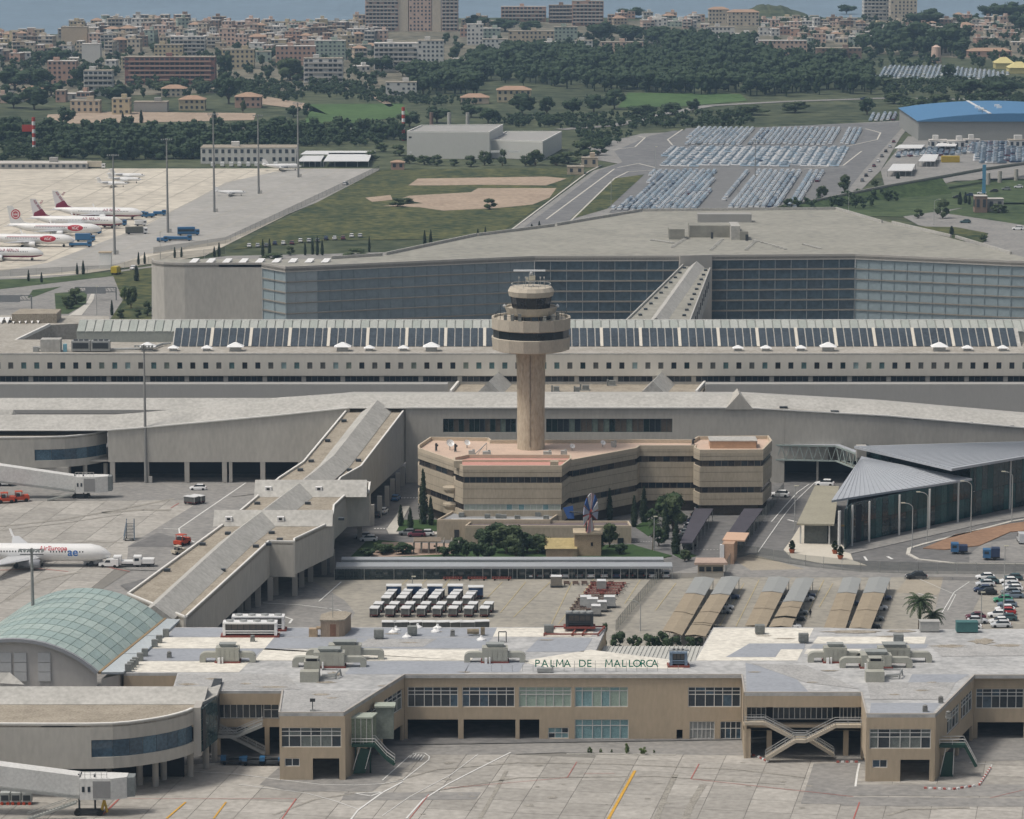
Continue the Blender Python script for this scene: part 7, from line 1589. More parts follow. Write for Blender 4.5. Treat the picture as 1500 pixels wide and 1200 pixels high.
for pts,cab,g,lab,k in (([(-60,1112,1142),(0,1122,1152),(116,1137,1165)],(116,163,186,1141,1172),1196,'near white boarding bridge at the lower left corner',1.0),([(-60,671,692),(0,682,704),(110,698,718)],(110,140,158,699,722),731,'far white boarding bridge in front of the curved building end',.78)):
 r_,Y,D_ = bridge(pts,0,cab[0] + 10,lab,g,1); x0,x1,x2,yt,yb = cab
 a,b,c = PY(x0,yt,Y - .6),PY(x1,yt,Y - .6),PY(x2,yt + 1,Y + .6); z0 = PY(x0,yb,Y - .6).z
 mb = MB(); mb.prism([(a.x,a.y),(b.x,b.y),(c.x,c.y),(c.x,c.y + 2.6),(b.x,b.y + 4.2),(a.x,a.y + 4.2)],z0,a.z); mb.build('cabin',bw,r_)
 mb = MB(); u = a.lerp(b,.42); v = a.lerp(b,.96); mb.box((u.x + v.x) / 2,a.y - .05,z0 + .3,abs(v.x - u.x),.1,a.z - z0 - .7); mb.build('roller_shutter',M('shutter grey',(.27,.27,.27),var=.05),r_)
 mb = MB(); mb.prism([(c.x,c.y - .1),(c.x + 1.2 * k,c.y + .2),(c.x + 1.2 * k,c.y + 2.6),(c.x,c.y + 2.8)],z0 + .2,a.z - .1); mb.build('bellows',M('bellows grey',(.22,.24,.24),var=.2),r_)
 for t in (.12,.3): q = a.lerp(b,t); ubox('window',glass_d,r_,(q.x,a.y - .02,(z0 + a.z) / 2),(.45,.08,.9))
 mb = MB(); [mb.bar((a.x + q * .9,a.y + .3,a.z),(a.x + q * .9,a.y + .3,a.z + 1.1),.08) for q in range(6)]; mb.bar((a.x,a.y + .3,a.z + 1.1),(a.x + 4.6,a.y + .3,a.z + 1.1),.08); mb.bar((a.x,a.y + .3,a.z + .6),(a.x + 4.6,a.y + .3,a.z + .6),.08); mb.build('roof_railing',frame_w,r_)
 mb = MB(); [mb.bar((a.x + q,a.y + 1.2,0.3),(a.x + q,a.y + 1.2,a.z + .5),.3) for q in (-.2,2.4 * k)]; mb.bar((a.x - .6,a.y + 1.2,.7),(a.x + 3.4 * k,a.y + 1.2,.7),.9,.8); mb.build('lift_column',dark_metal,r_)
 mb = MB(); mb.bar((a.x + 3.4 * k,a.y + 1,.6),(a.x + 4.0 * k,a.y + .8,z0),.35); mb.bar((a.x + 4.4 * k,a.y + 1,.6),(a.x + 3.9 * k,a.y + .8,z0),.35); mb.build('drive_strut',M('yellow strut',(.45,.30,.05),var=.1) if k == 1 else dark_metal,r_)
 for q in (-.5,3.2): mb = MB(); mb.tube((a.x + q * k,a.y + .6,.55),(a.x + q * k,a.y + 1.8,.55),.55,12); mb.build('wheel',tyre,r_)
 e = Vector((a.x - 8.5 * k,a.y - 1.5,.2)); t_ = Vector((a.x - .3,a.y - .9,z0)); mb = MB()
 for s in (0,1.2): mb.bar(e + Vector((0,s - 1,0)),t_ + Vector((0,s - 1,0)),.12,.35); mb.bar(e + Vector((0,s - 1,1)),t_ + Vector((0,s - 1,1)),.08)
 mb.build('service_stairs',M('stair grey',(.33,.34,.32),var=0),r_); st = MB()
 for j in range(16): q = e.lerp(t_,(j + .5) / 16); st.box(q.x,q.y - .4,q.z,.35,1.1,.08)
 st.build('treads',MATS['stair grey'],r_)['kind'] = 'stuff'
for k,x in enumerate((8,24,40)):
 p = P(x,1178); r_ = empty('ground_power_unit',p,'small grey ground power unit under the near boarding bridge, %s' % ['left','middle','right'][k],'power unit','ground power units'); mb = MB(); mb.box(p.x,p.y,.5,1.6,1.5,1.6); mb.build('casing',M('gpu grey',(.42,.44,.43),var=.05),r_); mb = MB(); mb.box(p.x,p.y - .77,.8,1.2,.06,.9); mb.build('grille',dark_metal,r_)
 for X in (-.5,.5): mb = MB(); mb.tube((p.x + X,p.y - .85,.3),(p.x + X,p.y - .65,.3),.3,8); mb.build('wheel',orange_b,r_)
van(25,708,0,CP['cream'],'pale boxy vehicle behind the far boarding bridge',4.4,2.0)
# ---------------------------------------------------------------- masts, lamps, signs, fences
def mast(x,yb,yt,lab,flood=True,r0=.45,zb=0,grp=None,th=1.0):
 p = P(x,yb,0); z = PY(x,yt,p.y).z; r_ = empty('floodlight_mast',p,lab,'mast',grp); mb = MB(); mb.tube((p.x,p.y,0),(p.x,p.y,z),r0 * th,10,r0 * .45 * th); mb.build('pole',M('mast grey',(.27,.27,.26),var=.05),r_)
 mb = MB(); mb.box(p.x + 1.1,p.y,0,.9,.7,1.6); mb.build('control_box',concrete_l,r_)
 if flood:
  mb = MB(); mb.bar((p.x - 2.2,p.y,z - .3),(p.x + 2.2,p.y,z - .3),.14); mb.bar((p.x - 2.2,p.y,z - 1.2),(p.x + 2.2,p.y,z - 1.2),.14); mb.build('crossbar',dark_metal,r_)
  for q in range(6):
   mb = MB(); mb.box(p.x - 2.1 + .84 * q,p.y - .3,z - .6,.5,.35,.5); mb.build('lamp',M('lamp grey',(.35,.37,.36),var=.1),r_)
 return r_
mg = 'tall floodlight masts'
mast(214,707,505,'tall floodlight mast in front of the long grey wall, left'); mast(51,1004 + 20,803,'tall floodlight mast rising behind the curved pier, lower left',th=1.1)
for x,yb,yt,o_ in ((168,373,226,'first'),(246,341,203,'second'),(314,311,166,'third'),(379,284,168,'fourth'),(437,260,150,'fifth')): mast(x,yb,yt,'tall mast on the far apron, %s from left in the diagonal line' % o_,True,.55,grp=mg)
for x,yb,yt,n_ in ((1106,262,205,'in the yard left of the viaduct'),(1438,205,160,'in front of the blue roofed hangar')): mast(x,yb,yt,'grey mast standing %s' % n_,True,.3)
def lamp(x,yb,yt,lab,curve=0,grp=None,th=.12):
 p = P(x,yb); z = PY(x,yt,p.y).z; r_ = empty('street_lamp',p,lab,'street lamp',grp); mb = MB(); mb.tube((p.x,p.y,0),(p.x,p.y,z - (1.2 if curve else 0)),th,6,th * .7)
 if curve:
  pts = [Vector((p.x + curve * 1.9 * (1 - math.cos(R(a))),p.y,z - 1.2 + 1.2 * math.sin(R(a)))) for a in range(0,91,18)]
  for i in range(len(pts) - 1): mb.tube(pts[i],pts[i + 1],th * .7,6)
  e = pts[-1]
 else: e = Vector((p.x,p.y,z))
 mb.build('pole',M('lamp pole',(.40,.41,.40),var=0),r_); mb = MB(); mb.box(e.x + .3 * (curve or 1),e.y,e.z - .05,.9,.35,.2); mb.build('lamp_head',M('lamp glass',(.62,.60,.48),var=0),r_)
lg = 'curved street lamps along the station road'
for x,yb,yt,l in ((1336,806,737,'first'),(1358,795,721,'second'),(1422,782,705,'third'),(1482,765,691,'fourth')): lamp(x,yb,yt,'curved street lamp on the road by the glass station, %s from left' % l,-1,lg)
for x,yb,yt,c,l in ((1470,906,800,0,'thin straight pole between the columns of parked cars'),(1437,915,868,0,'lamp pole left of the two parked cars'),(938,925,880,-1,'lamp pole beside the hedge at the yard fence'),(958,808,757,0,'lamp post behind the carport beside round trees'),(604,868,845,0,'short white lamp among baggage carts'),(1081,320,275,-1,'far lamp post on green bank, left'),(1112,322,290,1,'far lamp post where the road curves'),(1368,330,292,1,'far lamp post beside round tree'),(1243,320,265,0,'thin pole on the green bank'),(1164,778,712,0,'sign pole beside plaza') ,(960,285,215,0,'thin pole on the access road'),(895,330,265,0,'thin pole by the access road near end'),(1160,250,205,0,'thin pole in the far lots'),(301,455,370,1,'road lamp left of parking building'),(235,380,340,0,'road lamp near cypress row'),(142,470,420,0,'lamp on the road island')): lamp(x,yb,yt,l,c)
def fence(pts,h,label,mat,step=3.0,panel=.35,name='fence',rails=True):
 ps = [P(*p) for p in pts]; r_ = empty(name,ps[0],label,'fence'); pm = MB(); po = 0
 for i in range(len(ps) - 1):
  a,b = ps[i],ps[i + 1]; n = max(1,int((b - a).length / step)); up = Vector((0,0,h))
  pm.add([a,b,b + up,a + up],[(0,1,2,3)])
  for k in range(n + 1):
   q = a.lerp(b,k / n); ubox('post',steel if h > 2.2 else frame_g,r_,q + Vector((0,0,h / 2)),(.1,.1,h + .1))
 o = pm.build('mesh_panel',mat,r_); return r_
scr = screen_mat('chain link',(.07,.09,.08),.38); scr2 = screen_mat('green mesh',(.07,.09,.08),.45)
fence([(490,850),(968,847)],2.4,'dark green mesh fence along the back of the yard',screen_mat('dark mesh',(.03,.045,.045),.8),6.3)
fence([(968,847),(935,885),(902,925)],2.4,'green mesh fence running diagonally between yard and car park',scr2,2.5)
fence([(1148,722),(1112,770),(1078,815),(1062,840)],2.6,'tall mesh fence beside the road right of office block',scr2,2.5)
fence([(1078,815),(1110,818),(1180,830),(1260,838),(1345,841),(1600,841)],2.6,'tall thin mesh fence along the station road',scr,4.0)
fence([(965,847),(1060,848)],1.2,'low white wall of rails behind the first canopies',screen_mat('pale mesh',(.4,.38,.34),.7),4)
fence([(1325,849),(1430,851)],.8,'low kerb rail right of the canopies',screen_mat('low mesh',(.2,.2,.2),.5),5)
fence([(-60,408),(165,398),(235,382),(330,372)],2.6,'perimeter fence at the near edge of the far apron',scr,9); fence([(556,250),(330,357),(225,372)],2.6,'dark perimeter fence between far apron and meadow',scr2,9)
# guard house
gh = empty('guard_house',P(1045,845),'small guard house with flat overhanging pink roof','hut'); g0,g1_ = P(1022,845),P(1060,845); mb = MB(); mb.prism([(g0.x,g0.y),(g1_.x,g1_.y),(g1_.x - .5,g1_.y + 4),(g0.x + .5,g0.y + 4)],0,2.8); mb.build('wall',beige_d,gh); mb = MB(); mb.prism([(g0.x - .8,g0.y - .8),(g1_.x + .8,g1_.y - .8),(g1_.x + .3,g1_.y + 4.8),(g0.x - .2,g0.y + 4.8)],2.8,3.3); mb.build('roof',M('pink hut roof',(.46,.35,.29),var=.1),gh)
for x in (1028,1038,1048,1055): q = P(x,845); ubox('window',glass_d,gh,(q.x,q.y - .03,1.7),(1.1,.1,1.0))
gh2 = empty('gate_lodge',P(1070,822),'narrow salmon gate lodge beside the fence with white column','hut'); p = P(1070,826); mb = MB(); mb.box(p.x,p.y + 3,0,2.6,7,4.6,R(-10)); mb.build('wall',M('salmon lodge',(.46,.31,.22),var=.1),gh2); mb = MB(); mb.box(p.x + 1.6,p.y + 7,4.6,5,9,.3,R(-10)); mb.build('roof',M('peach roof',(.62,.42,.30),var=.05),gh2); mb = MB(); mb.box(p.x - 1.9,p.y,0,.9,.9,4.4); mb.build('column',white,gh2)
wh = empty('white_hut',P(154,393),'small white hut beside the perimeter fence','hut'); p = P(154,394); mb = MB(); mb.box(p.x,p.y + 2,0,4.6,4,6); mb.build('wall',white,wh); mb = MB(); mb.box(p.x,p.y + 2,6,4.9,4.3,.3); mb.build('roof',beige,wh)
# gantry signs at far left
for x0,x1,yb,yt,lab in ((-20,46,443,433,'wide grey sign gantry cut by left frame edge'),(110,170,430,421,'grey sign gantry over the road by the white hut')):
 Y = P(30,yb + 10).y; a,b = PY(x0,yt,Y),PY(x1,yt,Y); r_ = empty('sign_gantry',(a.x,Y,0),lab,'sign gantry'); mb = MB(); mb.bar(a,b,.3); mb.bar(a - Vector((0,0,1.6)),b - Vector((0,0,1.6)),.3)
 for k in range(12): q,w2 = a.lerp(b,k / 12),a.lerp(b,(k + 1) / 12); mb.bar(q,w2 - Vector((0,0,1.6)),.14)
 for q in (a,b): mb.bar((q.x,Y,0),q,.4)
 mb.build('truss',M('gantry grey',(.22,.23,.23),var=0),r_); mb = MB(); c = (a + b) / 2; mb.box(c.x,Y - .4,c.z - 2.2,abs(b.x - a.x) * .5,.2,2.4); mb.build('sign_panel',M('sign back grey',(.28,.29,.30),var=.05),r_)
# person, planters, signs
def person(x,y,mat,lab):
 p = P(x,y); r_ = empty('person',p,lab,'person')
 vs = [(0,0,.92),(0,0,1.15),(0,0,1.42),(0,0,1.52),(0,.02,1.68),(-.1,0,.9),(-.13,-.18,.48),(-.12,-.1,.05),(-.12,-.26,.03),(.1,0,.9),(.12,.2,.5),(.12,.34,.08),(.12,.22,.03),(-.2,0,1.42),(-.25,.12,1.15),(-.24,.0,.92),(.2,0,1.42),(.25,-.12,1.16),(.25,-.22,.95)]
 ed = [(0,1),(1,2),(2,3),(3,4),(0,5),(5,6),(6,7),(7,8),(0,9),(9,10),(10,11),(11,12),(2,13),(13,14),(14,15),(2,16),(16,17),(17,18)]; rd = [.17,.17,.18,.07,.11,.11,.08,.055,.05,.11,.08,.055,.05,.08,.055,.04,.08,.055,.04]
 me = bpy.data.meshes.new('body'); me.from_pydata(vs,ed,[]); o = bpy.data.objects.new('body',me); C.objects.link(o); o.parent = r_; WL[o] = p; m_ = o.modifiers.new('s','SKIN'); me.skin_vertices[0].data[0].use_root = True
 for i,q in enumerate(rd): me.skin_vertices[0].data[i].radius = (q,q * .8)
 o.modifiers.new('d','SUBSURF').levels = 1; me.materials.append(mat); mb = MB(); mb.lathe(p.x,p.y,[(.05,1.56),(.11,1.66),(.11,1.76),(.04,1.84)],8); mb.build('hair',dark,r_)
person(1187,905,M('dark clothes',(.02,.022,.03),var=0),'person in dark clothes walking between the parking canopies'); person(1163,806,MATS['dark clothes'],'person standing on the cream plaza')
for x,y,s_,lab in ((1160,811,1.4,'potted shrub at the left edge of plaza'),(1223,812,1.3,'potted bare shrub at the right of plaza'),(1231,820,1.5,'potted shrub next to the dark pole on plaza')):
 p = P(x,y); r_ = empty('planter',p,lab,'planter'); mb = MB(); mb.lathe(p.x,p.y,[(.45,.14),(.7,.9),(.72,1.0),(.6,1.0)],12); mb.build('pot',M('clay pot',(.33,.10,.05),var=.1),r_); mb = MB(); r2 = random.Random(x)
 for k in range(160):
  a,z = r2.uniform(0,6.28),r2.uniform(.9,3.0); rr = .75 * (1 - abs(z - 1.9) / 1.4) * r2.uniform(.4,1.1); c = Vector((p.x + rr * math.cos(a),p.y + rr * math.sin(a),z)); u = Vector((r2.uniform(-1,1),r2.uniform(-1,1),r2.uniform(-1,1))).normalized() * .2; v = u.cross(Vector((.3,.5,.8))).normalized() * .16; mb.add([c - u - v,c + u - v,c + u + v,c - u + v],[(0,1,2,3)])
 mb.build('foliage',leafs[0],r_)['kind'] = 'stuff'
# ---------------------------------------------------------------- vegetation
def blob(mb,c,r,rnd,n=7,m=4):
 rs = []
 for j in range(m + 1):
  f = math.pi * (j + .15) / (m + .3); rs.append([(c[0] + r[0] * math.sin(f) * math.cos(t) * rnd.uniform(.8,1.15),c[1] + r[1] * math.sin(f) * math.sin(t) * rnd.uniform(.8,1.15),c[2] + r[2] * math.cos(f) * rnd.uniform(.85,1.1)) for t in [2 * math.pi * i / n for i in range(n)]])
 mb.rings(rs[::-1])
def leafq(mb,c,s,rnd):
 u = Vector((rnd.uniform(-1,1),rnd.uniform(-1,1),rnd.uniform(-1,1))).normalized(); v = u.cross(Vector((rnd.uniform(-1,1),rnd.uniform(-1,1),1))).normalized(); u *= s; v *= s * rnd.uniform(.5,1); c = Vector(c); mb.add([c - u - v,c + u - v * .6,c + u * .8 + v,c - u * .7 + v],[(0,1,2,3)])
def crown(mb,W,Hc,z0,rnd,nc=12,leaves=34,ls=.32):
 """W,Hc = crown width and height, z0 = underside"""
 for k in range(nc):
  a = rnd.uniform(0,6.28); q = math.sqrt(rnd.random()) * W * .36; h = rnd.uniform(.18,.85); q *= math.sin(math.pi * min(.9,max(.2,h))) ** .5
  c = (q * math.cos(a),q * math.sin(a),z0 + Hc * h); r = W * rnd.uniform(.13,.21); blob(mb,c,(r,r,r * .75 * min(1.3,Hc / W * 1.6)),rnd,6,3)
  for _ in range(leaves):
   d = Vector((rnd.gauss(0,1),rnd.gauss(0,1),rnd.gauss(0,.8))).normalized() * rnd.uniform(.85,1.3) * r; leafq(mb,(c[0] + d.x,c[1] + d.y,c[2] + d.z * .85),ls * rnd.uniform(.6,1.3),rnd)
def tree_proto(kind,seed,mat):
 rnd = random.Random(seed); r_ = empty('pine_tree' if kind == 'pine' else 'cypress_tree' if kind == 'cypress' else 'shrub' if kind == 'shrub' else 'round_tree',(0,0,0)); r_['category'] = 'shrub' if kind == 'shrub' else 'tree'; t = MB(); c = MB()
 if kind == 'cypress':
  t.tube((0,0,0),(0,0,.3),.035,6)
  for k in range(15):
   z = .05 + .9 * k / 15; w_ = .1 * min(1,(1 - k / 15.5) * 1.35) ** .75 * (.75 + .25 * min(1,k / 3)); blob(c,(rnd.uniform(-.015,.015),rnd.uniform(-.015,.015),z),(w_,w_,.07),rnd,7,3)
   for _ in range(34): a = rnd.uniform(0,6.28); leafq(c,(w_ * 1.05 * math.cos(a),w_ * 1.05 * math.sin(a),z + rnd.uniform(-.05,.06)),.014,rnd)
 else:
  z0 = {'pine': .14,'round': .1,'shrub': .02}[kind]; t.tube((0,0,0),(.01,0,z0 + .25),.035,7,.02)
  for k in range(4): a = k * 1.7 + seed; t.tube((0,0,z0),(.22 * math.cos(a),.22 * math.sin(a),z0 + .3),.018,5,.008)
  crown(c,1.0 if kind != 'round' else .9,1 - z0,z0,rnd,15 if kind != 'shrub' else 10,44,.028)
 t.build('trunk',bark,r_); c.build('crown',mat,r_); return Proto(r_)
TP = {k: [tree_proto(k[0],s + 10 * k[1],leafs[k[1]]) for s in range(2)] for k in (('pine',0),('pine',1),('round',0),('round',1),('round',2),('cypress',3),('shrub',0),('shrub',1),('shrub',2))}
def tree(x,y,wpx,hpx,kind,lab,grp=None):
 p = P(x,y); s = (y + 228) / HC; W,H_ = wpx / s,hpx / s; pr = random.choice(TP[kind]); k = 5.2 if kind[0] == 'cypress' else 1.0
 pr.place((p.x,p.y,.02),random.uniform(0,6.28),lab,grp,sc=(W * k,W * k,H_))
 return p
cn = {0: 'dark',1: 'olive green',2: 'bright green',3: 'dark'}
def many(lst,kind,lab,grp):
 for i,(x,y,w_,h) in enumerate(lst): tree(x,y,w_,h,kind,lab % ordn2(i),grp)
_o = ['first','second','third','fourth','fifth','sixth','seventh','eighth','ninth','tenth','eleventh','twelfth','thirteenth','fourteenth','fifteenth','sixteenth','seventeenth','eighteenth','nineteenth','twentieth']
def ordn2(i): return _o[i] if i < 20 else ('twenty-' + _o[i - 20] if i < 29 else 'thirtieth' if i == 29 else 'thirty-' + _o[(i - 30) % 9])
lawns = [[(838,812),(842,800),(928,798),(960,812),(940,818),(838,818)],[(580,778),(590,762),(640,762),(640,778)],[(500,830),(540,790),(640,800),(800,800),(800,815),(790,830)],[(930,772),(948,762),(965,772),(950,786)],[(985,812),(1002,806),(1020,815),(1000,820)],[(930,800),(960,808),(985,815),(955,822),(915,815)]]
for i,q in enumerate(lawns): raised('garden_lawn',lawn,q,.1 + i * .01)
raised('garden_path',M('pink garden path',(.40,.30,.24),var=.15),[(540,818),(560,795),(660,797),(668,812)],.15)
raised('pavement',kerbm,[(566,776),(590,742),(600,742),(580,780),(640,780),(640,783),(570,783)],.12)
tree(620,768,13,88,('cypress',3),'tallest cypress at the left corner of the office block'); many([(587,771,9,34),(601,776,9,35),(631,770,9,46)],('cypress',3),'short cypress on the small lawn left of offices, %s from left','cypresses on the small lawn')
many([(893,762,9,50),(929,772,10,50),(943,765,12,56),(975,790,11,60),(990,812,13,54)],('cypress',3),'cypress in the garden between windmill and plum canopies, %s from left','cypresses right of the windmill'); tree(764,820,10,46,('cypress',3),'slim cypress in front of the low annex windows')
many([(672,808,30,22),(708,803,40,30),(728,798,46,34),(772,810,40,34),(795,808,30,26),(880,808,34,30),(908,812,28,18),(590,812,40,18),(560,812,38,16),(540,816,30,14),(650,816,24,16),(965,800,30,30),(955,770,26,26),(985,765,60,46)],('round',0),'dark leafy garden tree between carports and offices, %s','dark garden trees before the offices')
tree(742,812,62,46,('round',1),'broad grey green tree in front of the annex'); tree(700,820,32,34,('round',0),'dark conical tree left of the broad grey green tree'); tree(684,818,20,26,('round',0),'small dark tree at the left of annex front'); tree(716,822,26,30,('round',0),'dark round tree just left of the slim cypress'); tree(664,816,26,24,('round',0),'dark bushy tree right of the grey pergola'); tree(788,812,36,30,('round',1),'olive tree by the annex windows, left of the stone mill'); tree(756,818,30,30,('round',1),'olive coloured tree behind slim cypress'); tree(893,802,30,36,('round',1),'round olive tree right of the windmill'); tree(986,778,50,52,('round',1),'large round tree left of the plum canopies'); tree(1003,822,22,18,('shrub',1),'round bush at the end of the carports')
many([(552,806,22,12),(575,809,26,12),(532,812,20,10),(640,808,16,9),(835,812,14,10),(612,822,26,8),(560,824,20,8),(865,824,20,9),(905,824,20,8)],('shrub',2),'low green garden bush near the carports, %s','low garden bushes')
many([(908,957,30,34),(930,955,26,28),(950,957,30,30),(972,956,32,34),(990,956,26,26),(1010,953,26,22),(1024,950,22,18),(886,952,14,42)],('shrub',0),'dark hedge shrub behind the ribbed annex roof, %s from left','hedge shrubs behind the annex')
gsh = 'low shrubs along the terminal foot'
many([(864,1104,9,11),(880,1103,5,7),(896,1103,4,6),(918,1105,11,18),(942,1106,14,12),(958,1104,4,6)],('shrub',2),'small shrub at the foot of the beige wall, %s from left',gsh)
kerb([(830,1106),(990,1107)],.3,.25)
def palm(x,y,htr,rad_,lab,n=34,seed=1):
 p = P(x,y); rnd = random.Random(seed); r_ = empty('palm_tree',p,lab,'palm tree'); mb = MB(); pts = [p + Vector((math.sin(k * .3) * .12,0,htr * k / 7)) for k in range(8)]
 for i in range(7): mb.tube(pts[i],pts[i + 1],.32 - .01 * i,8,.24)
 mb.build('trunk',bark,r_); top_ = pts[-1]; mb = MB()
 for k in range(n):
  a = 2.4 * k + rnd.uniform(-.2,.2); el = R(82 - 105 * (k / n)); L = rad_ * rnd.uniform(.85,1.1); d = Vector((math.cos(a),math.sin(a),0)); prev = top_.copy(); s_ = Vector((-d.y,d.x,0)); seg = 7
  for j in range(seg):
   e2 = el - R(16) * j * (1.0 if el > 0 else .6); nx = prev + (d * math.cos(e2) + Vector((0,0,math.sin(e2)))) * L / seg; wd = rad_ * .13 * math.sin(math.pi * (j + .8) / (seg + 1)); dr = Vector((0,0,-wd * .7))
   for q in (0,.5): m_ = prev.lerp(nx,q); m2 = prev.lerp(nx,q + .35); mb.add([m_,m2,m2 + s_ * wd + dr,m_ + s_ * wd * .9 + dr],[(0,1,2,3)]); mb.add([m_,m2,m2 - s_ * wd + dr,m_ - s_ * wd * .9 + dr],[(3,2,1,0)])
   prev = nx
 mb.build('fronds',palmleaf,r_)['kind'] = 'stuff'
palm(1346,930,6.6,3.9,'tall palm rising behind the terminal roof at right',38,3); palm(1366,928,3.6,3.0,'shorter palm right of the tall one behind the roof',30,5); palm(957,806,6.0,2.0,'small palm in the garden beside large round tree',24,8)
# small cypresses along the roads, field bushes
many([(42,412,4,18),(61,414,4,16),(113,402,4,18),(122,402,5,22),(203,388,4,20),(212,387,4,19),(200,412,8,24),(256,378,4,17),(266,377,4,16),(314,376,4,16),(321,376,5,22),(164,462,5,24),(385,376,5,27),(395,374,5,26),(447,374,4,22),(458,373,5,26),(465,374,5,30),(472,374,5,24)],('cypress',3),'young cypress along the road behind the apron fence, %s from left','young cypresses behind the perimeter')
many([(541,369,4,24),(622,360,5,24),(631,359,5,24),(700,350,4,16),(711,349,4,18),(779,337,4,10),(790,335,4,12),(1406,300,7,20),(1414,298,6,18),(1420,300,5,16),(1296,282,4,12),(1315,262,6,10),(1394,344,7,14)],('cypress',3),'thin cypress along the meadow and the right bank, %s from left','thin cypresses by the meadow')
many([(216,463,18,22),(202,466,14,14),(176,466,18,14),(98,452,30,20),(112,446,30,24),(425,374,16,13),(717,307,24,16),(582,303,26,13),(595,298,30,8),(520,378,40,14),(400,380,40,9),(1204,291,20,20),(1258,288,18,12),(1282,274,16,12),(1381,320,26,28),(1441,354,16,12),(1463,312,30,14),(1150,308,24,8),(1345,320,18,14)],('shrub',1),'bush standing in the fields around the parking building, %s from left side','bushes in the fields')
tree(192,452,22,34,('round',1),'bare brownish tree left of the curved concrete wall'); tree(1237,282,24,26,('round',1),'brown leafed tree at the end of the car lot'); tree(182,440,16,22,('round',2),'light green tree by the road near curved wall')
many([(622,241,30,14),(640,243,22,16),(690,244,26,16),(710,242,26,22),(736,243,16,24),(770,243,26,16),(784,242,30,24),(815,243,36,18),(832,240,40,18),(855,232,46,26),(876,228,30,16),(665,243,20,10),(600,240,24,14),(560,222,26,14),(545,235,24,14),(585,228,30,16)],('shrub',1),'tree or bush in front of the white warehouse, %s from left','bushes around the warehouse')
# individual trees further away
tl = [(35,88,40,18,0),(85,95,44,26,0),(60,92,30,18,0),(22,132,64,36,0),(60,132,44,32,0),(75,140,40,22,0),(50,160,50,34,0),(20,158,40,24,0),(97,184,32,30,0),(170,152,54,30,0),(115,128,34,34,0),(330,112,30,40,0),(335,152,46,50,0),(322,140,30,30,0),(396,88,26,18,0),(412,58,32,18,0),(425,118,50,32,1),(445,118,30,16,2),(356,166,14,20,1),(300,135,40,16,1),(240,138,60,20,1),(560,106,44,26,0),(535,102,30,18,0),
 (615,114,50,28,0),(640,120,40,24,0),(620,138,36,26,0),(650,128,36,26,0),(590,112,30,22,0),(665,90,22,22,1),(700,45,40,24,0),(740,46,50,20,0),(780,48,44,18,0),(712,100,60,28,0),(745,98,46,30,0),(765,168,44,32,0),(801,168,30,28,0),(839,168,32,26,0),(870,164,40,26,0),(900,160,38,30,0),(880,62,50,32,0),(920,60,60,24,0),(965,64,60,26,0),(925,26,50,16,0),(830,78,30,18,0),(1015,165,26,22,0),(1062,184,16,26,0),(1090,92,50,32,0),(1125,88,24,30,0),(1225,88,40,18,1),(1290,52,40,20,0),(1310,60,40,30,0),(1345,75,60,44,0),(1385,78,60,46,0),(1365,30,30,18,0),(1355,40,60,26,0),(1390,118,28,26,0),(1435,100,20,18,0),(1450,28,44,24,0),(1480,30,60,28,0),(1495,46,40,30,0),(1460,48,24,16,0),(1270,168,30,26,0),(1310,152,40,16,1),(1340,165,40,20,1),(1380,158,50,20,1),(1240,20,30,14,0),
 (20,192,40,22,0),(1300,130,60,16,1),(1420,138,60,22,0),(1470,140,60,24,0),(1450,150,34,18,0),(690,172,34,20,0),(640,180,40,26,0),(715,180,36,22,0),(600,186,40,24,0),(440,196,44,20,0),(490,196,40,18,1),(530,194,44,16,0),(410,188,36,18,0),(565,200,40,18,0),(430,172,26,18,0),(450,172,20,22,0),(180,182,5,20,3),(207,180,6,20,3),(314,180,9,18,3),(193,180,5,12,3),(940,172,50,20,0),(985,168,40,18,0),(1165,165,50,16,1),(1100,168,60,14,1)]
lm = [(25,'the left frame edge'),(150,'the white corner block'),(250,'the brick red block'),(345,'the tall pine above pink villa'),(470,'the pale balcony block'),(600,'the white hotel'),(700,'the white villas'),(850,'the brown block by the sea'),(960,'the green football field'),(1075,'the cream gabled flats'),(1180,'the pinkish flats'),(1300,'the two tower blocks'),(1400,'the distant car lot'),(1480,'the yellow tents')]
def near_lm(x): return min(lm,key=lambda q: abs(q[0] - x))
cnt = {}
def uniq(s):
 cnt[s] = cnt.get(s,0) + 1; return s if cnt[s] == 1 else s + ', %s nearer' % ordn2(cnt[s] - 1)
tl.sort(key=lambda q: q[1])
for x,y,w_,h,c in tl:
 q = near_lm(x); side = 'left of' if x < q[0] - 8 else 'right of' if x > q[0] + 8 else 'in line with'
 k = ('cypress',3) if c == 3 else (('pine' if w_ > h * 1.2 else 'round'),c) if c < 2 else ('round',2)
 tree(x,y,w_,h,k,uniq('%s %s %s %s' % (cn[c],'cypress' if c == 3 else 'broad tree' if w_ > h * 1.5 else 'tree',side,q[1])),'trees between town and airport')
